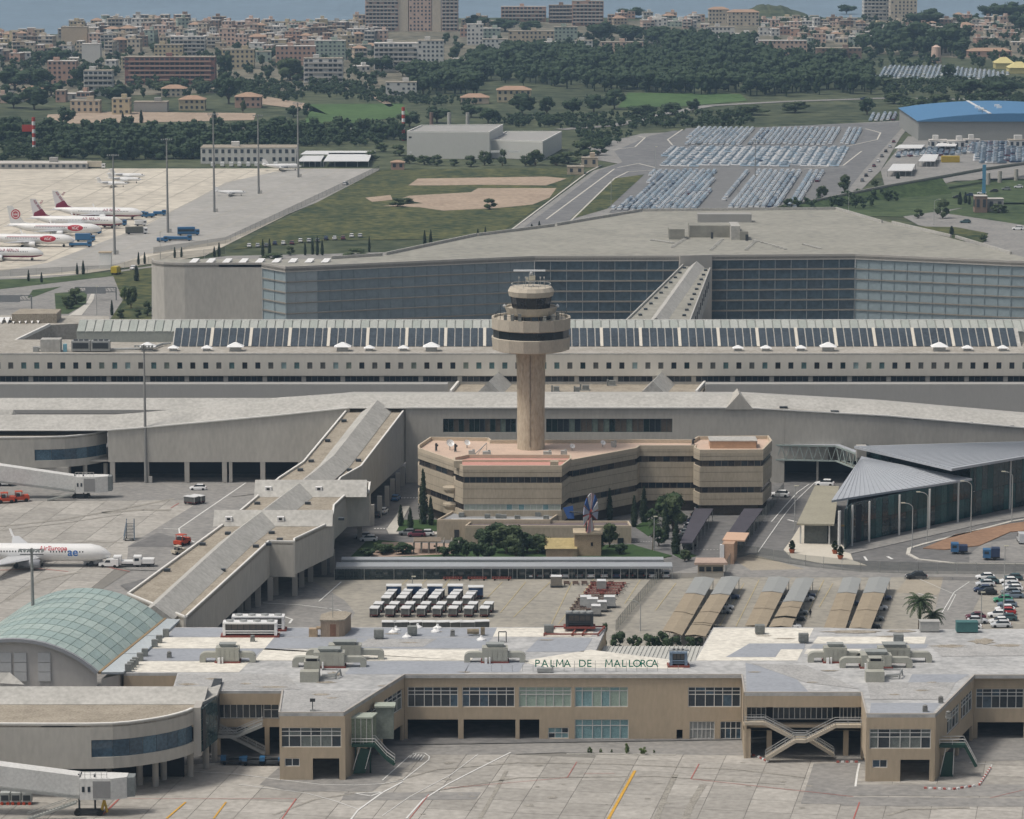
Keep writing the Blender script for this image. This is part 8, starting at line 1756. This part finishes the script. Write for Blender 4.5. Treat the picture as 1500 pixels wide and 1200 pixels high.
# woods that read as one mass
def wood(name,polys,n,w_,lab,seed,dens=None):
 rnd = random.Random(seed); mb = MB(); prot = []
 for s in range(5): m2 = MB(); crown(m2,1,.9,.05,rnd,7,12,.05); m2.tube((0,0,0),(0,0,.4),.03,4); prot.append(m2)
 for poly,k in zip(polys,n):
  x0,x1 = min(p[0] for p in poly),max(p[0] for p in poly); y0,y1 = min(p[1] for p in poly),max(p[1] for p in poly); c = 0
  while c < k:
   x,y = rnd.uniform(x0,x1),rnd.uniform(y0,y1); ins = False; m_ = len(poly)
   for i in range(m_):
    (a,b),(d,e) = poly[i],poly[(i + 1) % m_]
    if (b > y) != (e > y) and x < (d - a) * (y - b) / (e - b) + a: ins = not ins
   if not ins: continue
   c += 1; p = P(x,y); S = w_ * rnd.uniform(.7,1.25); H_ = w_ * rnd.uniform(.7,1.05); an = rnd.uniform(0,6.28); pr = rnd.choice(prot); ca,sa = math.cos(an) * S,math.sin(an) * S; o = len(mb.v)
   mb.v += [(p.x + v[0] * ca - v[1] * sa,p.y + v[0] * sa + v[1] * ca,v[2] * H_) for v in pr.v]; mb.f += [tuple(i + o for i in f) for f in pr.f]; mb.m += pr.m
 return tag(mb.build(name,leafs[0]),lab,'wood',kind='stuff')
wood('pine_wood',[[(78,202),(140,196),(350,196),(352,232),(240,234),(90,236),(75,215)],[(350,196),(590,194),(590,206),(440,212),(352,215)],[(-20,196),(75,196),(75,206),(-20,210)]],[240,70,50],10.5,'dark wood of pines between the far apron and the town',3)
wood('pine_wood',[[(690,92),(760,80),(880,90),(1000,80),(1130,90),(1280,112),(1282,138),(1150,142),(1000,138),(900,136),(760,128),(690,118)],[(960,62),(1100,70),(1100,90),(980,84)],[(590,118),(700,112),(700,138),(640,140)],[(1255,55),(1420,60),(1410,84),(1262,82)]],[520,70,70,90],15,'long dark pine wood below the town, centre and right',4)
wood('scrub_belt',[[(0,210),(80,212),(80,236),(0,238)],[(700,176),(1100,168),(1100,186),(850,190),(720,186)],[(840,196),(930,195),(900,214),(860,222)],[(1300,152),(1500,142),(1500,158),(1340,168)],[(360,206),(560,200),(560,214),(380,216)],[(460,118),(600,140),(700,150),(700,158),(540,152),(460,140)],[(1280,118),(1500,118),(1500,140),(1290,140)],[(350,120),(460,128),(440,150),(360,148)],[(1140,306),(1300,282),(1320,300),(1200,312)]],[90,240,50,110,80,160,220,110,30],5,'olive green scrub and hedges in belts between fields and roads',5)
wood('town_greenery',[[(0,70),(560,70),(560,135),(0,150)],[(640,60),(1050,50),(1050,75),(680,90)],[(1100,30),(1500,30),(1500,100),(1150,100)]],[330,130,220],8,'scattered small trees in gardens and streets among the town houses',6)
# ---------------------------------------------------------------- buildings beyond
far_w = {n: M('far wall ' + n,c,var=.06,sc=.1) for n,c in {'white': (.66,.65,.62),'cream': (.58,.51,.41),'pinkish': (.62,.46,.38),'brick red': (.30,.16,.14),'ochre': (.54,.46,.31),'grey': (.38,.37,.35),'greenish': (.36,.43,.37),'brown': (.28,.20,.16),'beige': (.54,.45,.34),'salmon': (.50,.33,.26)}.items()}
wing = M('far window',(.06,.07,.085),var=.2,rough=.3); bal = M('balcony slab',(.55,.52,.48),var=.05)
fw = ['','one','two','three','four','five','six','seven','eight','nine','ten','eleven','twelve','thirteen','fourteen','fifteen','sixteen']
def house(x0,x1,yb,yt,col,dep=11,roof='flat',label=None,balc=False,fl=None,rot=0.0,name='town_house',wins=True):
 a,b = P(x0,yb),P(x1,yb); Wd = b.x - a.x; Hh = PY(x0,yt,a.y).z; n = fl or max(1,round(Hh / 3.1)); cx_ = (a.x + b.x) / 2; c,s = math.cos(rot),math.sin(rot)
 r_ = empty(name if n < 4 else 'apartment_block',(cx_,a.y,0),None,'house' if n < 4 else 'building')
 def T(u,v): return (cx_ + u * c - v * s,a.y + u * s + v * c)
 hw = Wd / 2; pts = [T(-hw,0),T(hw,0),T(hw,dep),T(-hw,dep)]; mb = MB(); mb.prism(pts,0,Hh); mb.build('wall',far_w[col],r_)
 if wins:
  mb = MB(); sl_ = MB(); m_ = max(2,round(Wd / 3.3)); fh = Hh / n
  for j in range(n):
   z = fh * j + fh * .35
   for i in range(m_):
    if random.random() < .12: continue
    u = -hw + Wd * (i + .5) / m_; q = T(u,-.04); mb.box(q[0],q[1],z,min(1.5,Wd / m_ * .5) * (1.5 if balc else 1),.14,fh * .48,rot)
   for i in range(3):
    for sx in (-1,1): q = T(sx * (hw + .02),dep * (i + .5) / 3); mb.box(q[0],q[1],z,.14,1.3,fh * .45,rot)
   if balc and j: q = T(0,-.7); sl_.box(q[0],q[1],fh * j - .15,Wd * .92,1.4,.2,rot); sl_.box(*T(0,-1.35),fh * j,Wd * .92,.12,.9,rot)
  mb.build('window',wing,r_)['kind'] = 'stuff'
  if balc: sl_.build('balcony',bal if col != 'brick red' else far_w['salmon'],r_)['kind'] = 'stuff'
 mb = MB()
 if roof == 'hip':
  e = [T(-hw - .5,-.5),T(hw + .5,-.5),T(hw + .5,dep + .5),T(-hw - .5,dep + .5)]; k = min(hw,dep / 2) * .9; r1,r2 = T(-hw + k,dep / 2),T(hw - k,dep / 2); z1 = Hh + min(2.4,k * .45)
  mb.add([(*q,Hh) for q in e] + [(*r1,z1),(*r2,z1)],[(0,1,5,4),(1,2,5),(2,3,4,5),(3,0,4),(3,2,1,0)]); mb.build('roof',terra,r_)
 else:
  mb.prism([T(-hw - .15,-.15),T(hw + .15,-.15),T(hw + .15,dep + .15),T(-hw - .15,dep + .15)],Hh,Hh + .25); mb.build('roof',random.choice([bal,bal,gravel_roof,gravel_roof]),r_)
  if Wd > 8: mb = MB(); q = T(random.uniform(-.5,.5) * hw,dep * .5); mb.box(q[0],q[1],Hh + .25,min(4,Wd * .3),3.5,2.3,rot); mb.build('stair_house',far_w[col],r_)
 q = near_lm((x0 + x1) / 2); xm = (x0 + x1) / 2; side = 'left of' if xm < q[0] - 6 else 'right of' if xm > q[0] + 6 else 'in line with'
 r_['label'] = label or uniq('%s %s-storey %s %s %s' % (col,fw[min(n,16)],'flats' if n > 3 else 'house',side,q[1])); return r_
H = house; keep = []
def K2(x0,x1,yb,yt,col,lab,**k): keep.append((x0,x1,yb,yt)); return H(x0,x1,yb,yt,col,label=lab,**k)
K2(535,584,46,-14,'pinkish','tall pinkish seafront high-rise with stacked balconies, left one',dep=20,balc=True); K2(584,598,46,-40,'cream','blank cream stair tower between the seafront high-rises',dep=22,wins=False); K2(599,632,46,-40,'pinkish','wide pinkish seafront high-rise right of the cream stair tower',dep=24); K2(633,646,46,-40,'cream','narrow cream high-rise slice in the wide seafront complex',dep=22,wins=False); K2(647,671,46,-40,'pinkish','pinkish seafront high-rise at the right end of the complex',dep=24,balc=True); K2(548,612,104,64,'white','wide white hotel with rows of square balconies',dep=16,balc=True); K2(612,650,104,60,'white','blank sided white hotel wing with round emblem',dep=14,wins=True)
K2(183,315,124,84,'brick red','very long brick red apartment block with banded balconies',dep=14,balc=True,fl=6); K2(123,165,141,104,'white','white corner apartment block below the brick red block',balc=True); K2(120,147,97,65,'white','tall blank white apartment block at left of town',wins=False); K2(90,128,72,40,'beige','beige blank gabled apartment block at left skyline',wins=False); K2(70,112,124,90,'salmon','salmon stepped apartment block left of white corner block')
K2(445,502,121,86,'white','pale apartment block with rounded balconies at centre left',balc=True); K2(325,372,101,73,'ochre','yellow and green apartment block above the tall pine'); K2(404,462,96,68,'salmon','salmon pink apartment block left of the greenish one'); K2(462,506,88,60,'greenish','pale green apartment block on the centre left slope'); K2(250,300,82,54,'white','white apartment block with stepped balconies behind brick block',balc=True); K2(226,268,84,66,'ochre','ochre low block just behind brick red block')
K2(262,300,162,146,'ochre','wide ochre villa with tiled roof by the pale track',roof='hip',fl=2); K2(236,272,142,130,'cream','cream villa with hipped roof among pines',roof='hip'); K2(164,190,168,145,'ochre','ochre stepped tower house by the pale track'); K2(344,382,158,142,'salmon','salmon villa beside the sandy track',roof='hip',dep=14); K2(103,146,166,148,'beige','beige walled house left of the ochre tower house'); K2(565,610,140,121,'white','white cubic house above the sandy path',fl=3); K2(728,778,150,132,'ochre','ochre house with flat tiled roof amid trees',roof='hip'); K2(675,716,152,143,'beige','low beige farm building with tiled roof',roof='hip'); K2(196,245,164,150,'grey','long grey greenhouse by the pale track',wins=False)
K2(684,708,66,36,'white','white terraced villa, left part'); K2(708,733,64,42,'greenish','pale green terraced villa beside the white one'); K2(706,744,76,58,'white','low white house below the terraced villas'); K2(745,812,70,46,'beige','wide beige block with striped windows right of villas'); K2(734,800,32,10,'salmon','salmon seafront flats above the pines',balc=True); K2(804,850,34,8,'brown','brown glazed block near the sea',balc=True); K2(838,884,38,2,'salmon','reddish block with terraces near the sea',balc=True); K2(812,846,66,40,'greenish','grey green block below the brown glazed block'); K2(794,820,76,62,'white','small white house left of dark trees'); K2(842,868,76,60,'white','small white house right of dark trees'); K2(880,942,76,62,'pinkish','long low pinkish house above the wood')
K2(1265,1304,30,-12,'white','white seaside tower block with balconies, left',balc=True,dep=16); K2(1304,1343,32,-14,'cream','cream seaside tower block, right',dep=16); K2(1038,1068,36,14,'cream','cream gabled flats near the island, left',roof='hip'); K2(1066,1112,38,18,'cream','cream gabled flats near the island, right',roof='hip'); K2(1036,1076,58,40,'white','white modern house with glazed corner'); K2(1074,1112,66,50,'white','white long low house beside modern house'); K2(1112,1182,84,60,'pinkish','pinkish flats with dark square windows, centre right'); K2(1196,1262,88,71,'brown','low brown school-like block among trees'); K2(1418,1482,84,75,'salmon','long low salmon building near the tents',roof='hip'); K2(1482,1520,76,62,'cream','cream flats at the right frame edge'); K2(1132,1180,100,90,'white','pale low shed below the pinkish flats',fl=1)
# windmill stump and tents
p = P(1371,92); mb = MB(); mb.lathe(p.x,p.y,[(4,0),(3.3,11),(3.4,11.5),(.5,13)],14); tag(mb.build('old_mill',far_w['pinkish']),'round old mill tower among pines right of town','mill')
yt_ = M('yellow tent',(.62,.55,.26),var=.05)
for k,(x,y,s_) in enumerate(((1472,101,14),(1494,108,16))):
 p = P(x,y); w_ = s_ / 2.1; r_ = empty('tent',p,'large yellow pyramid tent at far right, %s one' % ['left','right'][k],'tent','yellow tents'); mb = MB(); mb.prism([(p.x - w_,p.y),(p.x + w_,p.y),(p.x + w_,p.y + 14),(p.x - w_,p.y + 14)],0,4); mb.build('wall',yt_,r_); mb = MB(); mb.add([(p.x - w_ - .5,p.y - .5,4),(p.x + w_ + .5,p.y - .5,4),(p.x + w_ + .5,p.y + 14.5,4),(p.x - w_ - .5,p.y + 14.5,4),(p.x - 2,p.y + 7,8),(p.x + 2,p.y + 7,8)],[(0,1,5,4),(1,2,5),(2,3,4,5),(3,0,4)]); mb.build('roof',yt_,r_)
cols = ['white','white','cream','cream','beige','pinkish','pinkish','salmon','grey','ochre','brown','greenish']
rnd = random.Random(11)
random.seed(21)
for yb,x0,x1,hp,pr in ((42,130,330,16,.9),(46,95,540,16,.9),(52,90,540,20,.9),(56,60,540,18,.8),(66,-10,540,20,.7),(75,-10,540,20,.6),(86,-10,330,20,.5),(58,-10,60,14,.9),(60,60,540,18,.85),(70,-10,550,20,.8),(80,-10,540,20,.75),(92,-10,120,20,.6),(92,370,560,18,.7),(104,100,185,18,.5),(108,400,560,13,.5),(122,-10,60,15,.6),(34,515,535,14,.8),(42,670,740,14,.8),(30,880,1040,11,.5),(42,940,1040,14,.85),(55,670,700,14,.7),(70,655,690,15,.7),(34,1110,1265,8,.8),(44,1110,1300,10,.85),(54,1110,1330,10,.85),(49,1110,1330,10,.8),(38,1110,1265,10,.8),(60,1190,1320,10,.8),(36,890,1040,12,.8),(48,1000,1040,12,.8),(36,1350,1520,12,.7),(48,1350,1520,10,.7),(66,1180,1290,10,.7),(30,1340,1520,12,.8),(42,1340,1520,10,.75),(54,1380,1520,9,.6),(66,1400,1520,9,.5),(150,-10,120,14,.6),(80,510,560,16,.7),(96,650,690,12,.5)):
 x = x0 + rnd.uniform(0,6)
 while x < x1:
  w_ = rnd.uniform(9,24); y = yb + rnd.uniform(-3,3)
  if rnd.random() < pr and not any(x < k[1] + 1 and x + w_ > k[0] - 1 and abs(y - k[2]) < 9 and (y <= k[2] + 9) for k in keep):
   h = hp * rnd.uniform(.55,1.25); H(x,x + w_,y,y - h,rnd.choice(cols),dep=rnd.uniform(9,14),roof=rnd.choice(['flat'] * 6 + ['hip']),rot=rnd.uniform(-.25,.25),balc=rnd.random() < .3)
  x += w_ * rnd.uniform(.8,1.1)
# warehouse
ww = M('warehouse white',(.62,.62,.59),var=.04,streak=True); wr = M('warehouse roof',(.36,.355,.34),var=.08)
whs = empty('warehouse',P(700,233),'white warehouse with two flat roofed halls beyond the meadow','warehouse')
def slabb(px,h,nm,par,base_row):
 q = [P(x,y,h).xy for x,y in px]; mb = MB(); mb.prism(q,0,h - .8); mb.build(nm + '_wall',ww,par); i_ = offset(q,.5); mb = MB()
 for i in range(len(q)): mb.prism([q[i],q[(i + 1) % len(q)],i_[(i + 1) % len(q)],i_[i]],h - .8,h + .001 * i)
 mb.build(nm + '_parapet',white_edge,par); mb = MB(); mb.prism(offset(q,.48),h - .8,h - .7); mb.build(nm + '_roof',wr,par)
slabb([(596,192),(717,193),(737,182),(617,183)],14,'left_hall',whs,230); slabb([(718,204),(795,207),(823,192),(741,192)],9.5,'right_hall',whs,232)
Yw_ = P(650,192,14).y - .1
for x0,x1,y0,y1,m_ in ((599,716,200,202.5,dark_metal),(667,685,223,229,M('cabinet',(.2,.2,.2))),(640,655,224,229,MATS['cabinet']),(719,735,219,222,white),(745,762,219,222,white),(600,690,222,224,white)):
 a,b = PY(x0,y0,Yw_),PY(x1,y1,Yw_); ubox('facade_strip',m_,whs,((a.x + b.x) / 2,Yw_ + (2.8 if x0 > 715 else 0) - 9 * (x0 > 715),(a.z + b.z) / 2),(b.x - a.x,.3,a.z - b.z))
for x,l in ((632,'brown'),(658,'left pale'),(685,'right pale')):
 p = P(x,196); mb = MB(); z = PY(x,165,p.y).z; mb.tube((p.x,p.y,0),(p.x,p.y,z),1.1,10,1.0); tag(mb.build('chimney',M('brown chimney',(.25,.17,.14)) if l == 'brown' else concrete_l),'%s chimney rising behind the white warehouse' % l,'chimney','chimneys behind the warehouse')
for x,yb,yt,l in ((591,206,157,'red and white banded mast left of the white warehouse'),(50,224,172,'red and white banded mast at far left')):
 p = P(x,yb); z = PY(x,yt,p.y).z; r_ = empty('banded_mast',p,l,'mast')
 for k in range(9): mb = MB(); mb.tube((p.x,p.y,z * k / 9),(p.x,p.y,z * (k + 1) / 9),.9,8); mb.build('band',white if k % 2 else M('mast red',(.50,.06,.04),var=0),r_)
 if x < 100: mb = MB(); mb.box(p.x - 3,p.y,z * .6,6,.6,3.5); mb.build('antenna_array',MATS['mast red'],r_)
# hangar with blue roof
hg = empty('hangar',P(1430,206),'big grey hangar with blue curved roof and white ridge stripe','hangar'); blr = M('blue roof sheet',(.09,.23,.42),var=.06,sc=.1,rough=.5)
y0 = P(1345,206).y; xs_ = [PY(x,206,y0).x for x in (1345,1620)]; zE = PY(1345,177,y0).z; y1 = y0 + 95; mb = MB(); mb.prism([(xs_[0],y0),(xs_[1],y0),(xs_[1],y1),(xs_[0],y1)],0,zE); mb.build('wall',M('hangar wall',(.31,.315,.30),var=.06,streak=True),hg)
N_ = 10; xl = xs_[0]; xc_ = PY(1450,180,y0).x; zr = PY(1440,156,y0 + 50).z
def arch(t,yy): X = xl - 1 + (xs_[1] - xl + 2) * t; return Vector((X,yy,zE + (zr - zE) * math.sin(math.pi * min(1,max(0,t))) ** .8))
for i in range(N_):
 mb = MB(); a,b,c,d = arch(i / N_,y0 - 1),arch((i + 1) / N_,y0 - 1),arch((i + 1) / N_,y1),arch(i / N_,y1); mb.add([a,b,c,d,Vector((a.x,a.y,zE - .4)),Vector((b.x,b.y,zE - .4))],[(0,1,2,3),(4,5,1,0)]); mb.build('roof_sheet',blr,hg)
mb = MB(); mb.bar(arch(.38,y0 - 1.1) + Vector((0,0,.2)),arch(.38,y1) + Vector((0,0,.2)),1.6,.3); mb.build('roof_stripe',white,hg)
for x,y in ((1434,166),(1433,163),(1463,164),(1464,161)): t = (PY(x,y,y0 + 40).x - xl) / (xs_[1] - xl); q = arch(t,y0 + 30 + (166 - y) * 4); ubox('roof_vent',white,hg,q + Vector((0,0,.5)),(2.6,2,1.2))
# low buildings round the far apron and the lots
for a in ((294,434,240,217,'white','long white office with flat roof at the rear of far apron',18),(-20,128,248,240,'grey','very long low building at the left rear edge of far apron',14),(573,592,249,238,'salmon','tiny hut with pink tiled roof at the meadow corner',5),(852,876,245,232,'beige','small beige gatehouse beside the access road',8),(831,855,256,245,'beige','small blank box building left of the gatehouse',8),(1362,1388,218,206,'white','white portable cabin in front of hangar, left',7),(1388,1414,219,207,'white','white portable cabin in front of hangar, right',7),(1412,1436,212,205,'white','small white cabin near hangar mast',6),(1478,1520,218,206,'white','white cabin at the right frame edge',8),(1428,1446,312,288,'brown','small brick pump house below the viaduct',6),(1446,1470,310,292,'grey','pale walled yard beside brick pump house',5)):
 H(a[0],a[1],a[2],a[3],a[4],label=a[5],dep=a[6],fl=2 if a[3] < a[2] - 12 and a[0] < 500 else 1,roof='hip' if a[0] == 573 else 'flat',name='low_building')
for k,(x0,x1,y0_,y1_) in enumerate(((436,470,236,228),(474,540,236,224),(440,545,226,221),(1310,1350,217,212),(1345,1370,236,226),(1300,1336,250,240),(1370,1400,214,206))):
 q = [P(x0,y0_,3),P(x1,y0_,3),P(x1 + 5,y1_,3),P(x0 + 8,y1_,3)]; r_ = empty('shade_canopy',P(x0,y0_),'white flat shade canopy over parked vehicles, %s counted from the far left' % ordn2(k),'canopy','white shade canopies'); slab3(q,.3,'roof',white,r_); mb = MB()
 for i in range(5): c = q[0].lerp(q[1],i / 4); mb.bar((c.x,c.y + .5,0),(c.x,c.y + .5,2.8),.25); c = q[3].lerp(q[2],i / 4); mb.bar((c.x,c.y - .5,0),(c.x,c.y - .5,2.8),.25)
 mb.build('post',steel,r_)['kind'] = 'stuff'
for k,x in enumerate((312,326,339,351,364,376,390,404)): van(x,244,90,white,'white van parked in front of the long white office, %s from left' % ordn2(k),5,2.2)
p = P(1392,238); mb = MB(); mb.box(p.x,p.y,.2,9,4,3); tag(mb.build('yellow_skip',M('skip yellow',(.45,.33,.05),var=.1)),'dark and yellow skip standing in the far yard','skip')
# viaduct and its bank
vd = empty('viaduct',P(1450,270),'elevated road on round piers with grassy ramp, right','viaduct'); dk_ = [(1115,309,0.2),(1200,293,2.2),(1300,273,4.5),(1380,259,6),(1440,248,6.5),(1620,222,6.5)]
q = [P(*a) for a in dk_]; mb = MB()
for i in range(len(q) - 1):
 d = Vector((1.2,9,0)); a,b = q[i],q[i + 1]; z_ = Vector((0,0,-.9)); mb.add([a,b,b + d,a + d,a + z_,b + z_,b + d + z_,a + d + z_],[(0,1,2,3),(7,6,5,4),(0,4,5,1),(2,6,7,3),(1,5,6,2),(3,7,4,0)])
mb.build('deck',asphalt_l,vd); mb = MB()
for i in range(len(q) - 1): mb.bar(q[i] + Vector((0,-.1,.3)),q[i + 1] + Vector((0,-.1,.3)),.3,.8)
mb.build('parapet',concrete,vd)
for x,y in ((1449,272),(1466,269),(1490,266)): p = P(x,y); mb = MB(); mb.tube((p.x,p.y + 4,0),(p.x,p.y + 4,5.6),1.0,10); mb.build('pier',concrete,vd)
mb = MB(); g_ = [P(1115,311),P(1200,304),P(1300,292),P(1395,284)]
for i in range(3): mb.add([g_[i],g_[i + 1],q[i + 1] + Vector((0,-.3,-.5)),q[i] + Vector((0,-.3,-.3))],[(0,1,2,3)])
mb.build('bank',M('bank green',(.03,.06,.018),var=.35,sc=.06,col2=(.055,.085,.03)),vd)
bp_ = P(1441,288); ubox('banner',M('banner blue',(.12,.32,.50),var=.05),vd,(bp_.x,bp_.y,8),(1.6,.3,13))
# windmill in the garden
wm_ = empty('windmill',P(862,815),'stone windmill with blue, white and red sails in the garden','windmill'); p = P(861,815); stn = M('mill stone',(.40,.31,.21),var=.2,sc=.7)
z1 = PY(861,783,p.y).z; mb = MB(); mb.prism([(p.x - 3,p.y),(p.x + 3,p.y),(p.x + 3,p.y + 5),(p.x - 3,p.y + 5)],0,z1); mb.build('tower',stn,wm_); mb = MB(); mb.prism([(p.x - 3.3,p.y - .3),(p.x + 3.3,p.y - .3),(p.x + 3.3,p.y + 5.3),(p.x - 3.3,p.y + 5.3)],z1,z1 + .4); mb.build('cap_slab',M('mill trim',(.50,.42,.30),var=.1),wm_)
ubox('window',dark,wm_,(p.x + .9,p.y - .02,z1 - 2.2),(.5,.1,.8)); q = P(826,816); mb = MB(); mb.prism([(q.x - 4,q.y),(q.x + 3,q.y),(q.x + 3,q.y + 5),(q.x - 4,q.y + 5)],0,2.0); mb.build('side_house',stn,wm_); mb = MB(); mb.add([(q.x - 4.3,q.y - .3,1.9),(q.x + 3,q.y - .3,1.9),(q.x + 3,q.y + 5,3.4),(q.x - 4.3,q.y + 5,3.4)],[(0,1,2,3)]); mb.build('tiled_roof',M('old tiles',(.42,.34,.17),var=.25,sc=1),wm_)
hc = PY(865,752,p.y + 1); ax_ = Vector((.92,-.38,0)).normalized(); u = Vector((-ax_.y,ax_.x,0)); wv = Vector((0,0,1)); rr = 4.6
sm_ = [M('sail white',(.62,.62,.63),var=.05),M('sail blue',(.05,.12,.34),var=.1),M('sail pale pink',(.50,.36,.38),var=.1),MATS['sail white'],MATS['sail blue'],M('sail lilac',(.42,.44,.56),var=.05)]
for k in range(12):
 a0_,a1x = 2 * math.pi * (k + .08) / 12,2 * math.pi * (k + .82) / 12; f = lambda a,r: hc + u * math.cos(a) * r + wv * math.sin(a) * r
 if k in (7,10): continue
 mb = MB(); A_q = [f(a0_,rr * .25),f(a0_,rr),f(a1x,rr),f(a1x,rr * .25)]; o_ = ax_ * .12; mb.add([v + o_ for v in A_q] + [v - o_ * .2 for v in A_q],[(0,1,2,3),(7,6,5,4),(0,4,5,1),(1,5,6,2),(2,6,7,3),(3,7,4,0)]); mb.build('sail',sm_[k % 6],wm_)
mb = MB()
for k in range(12): a = 2 * math.pi * k / 12; mb.bar(hc,hc + u * math.cos(a) * rr + wv * math.sin(a) * rr,.1)
mb.build('spokes',M('spoke red',(.33,.05,.05),var=0),wm_); mb = MB(); mb.tube(hc + ax_ * .4,hc - ax_ * 5,.25,8,.15); mb.bar(hc - ax_ * 1.0,(hc.x - ax_.x * 1.0,hc.y - ax_.y * 1.0,z1),.35); mb.build('shaft',dark_metal,wm_)
mb = MB(); tcp = hc - ax_ * 5.2; mb.add([tcp + Vector((-.3,0,-1.6)),tcp + Vector((1.2,0,-1.6)),tcp + Vector((.9,0,1.4)),tcp + Vector((-1.4,0,.9))],[(0,1,2,3)]); mb.build('tail_vane',MATS['sail blue'],wm_)
pg_ = empty('pergola',P(645,812),'grey pergola with posts left of the annex garden','pergola'); mb = MB(); a = P(606,812); b = P(672,812)
for k in range(7): X = a.x + (b.x - a.x) * k / 6; mb.bar((X,a.y,0),(X,a.y,2.6),.3); mb.bar((X,a.y + 5,0),(X,a.y + 5,2.6),.3); mb.bar((X,a.y - .3,2.7),(X,a.y + 5.3,2.7),.2)
mb.build('frame',M('pergola grey',(.27,.25,.22),var=.1),pg_); mb = MB(); mb.prism([(a.x,a.y),(b.x - 4,a.y),(b.x - 4,a.y + 5),(a.x,a.y + 5)],2.8,2.95); mb.build('roof',M('pergola reed',(.22,.18,.14),var=.2),pg_)
# island
p = P(1136,20); mb = MB(); rnd = random.Random(4); N_ = 26; w_ = 48 / (248 / 158); top_ = [(p.x - w_ + 2 * w_ * i / N_,11 * math.sin(math.pi * (i / N_)) ** .8 * (1.3 - .9 * i / N_) * rnd.uniform(.85,1.1)) for i in range(N_ + 1)]
rg = [[(x,p.y - 60 + 120 * j / 6,-1 + max(0,h) * math.sin(math.pi * (j + .01) / 6.02)) for x,h in top_] for j in range(7)]; vs = [v for r_ in rg for v in r_]; mb.add(vs,[(j * (N_ + 1) + i,j * (N_ + 1) + i + 1,(j + 1) * (N_ + 1) + i + 1,(j + 1) * (N_ + 1) + i) for j in range(6) for i in range(N_)]); mb.build('island_hill',MATS['scrub'])['kind'] = 'structure'
# ---------------------------------------------------------------- haze
for v in TP.values():
 for t in v:
  if not t.used: [bpy.data.objects.remove(c) for c in list(t.root.children) + [t.root]]
hz = MB(); hz.prism([(-6100,-60),(6100,-60),(6100,12100),(-6100,12100)],-2.0,166)
hm = bpy.data.materials.new('haze'); hm.use_nodes = True; hn = hm.node_tree; hn.nodes.remove(hn.nodes['Principled BSDF']); pv = hn.nodes.new('ShaderNodeVolumePrincipled'); pv.inputs['Color'].default_value = (.50,.74,1,1); pv.inputs['Density'].default_value = .00009; pv.inputs['Anisotropy'].default_value = .2
hn.links.new(pv.outputs[0],hn.nodes['Material Output'].inputs['Volume']); tag(hz.build('haze',hm),'pale blue haze over the whole airport and town','haze',kind='stuff')
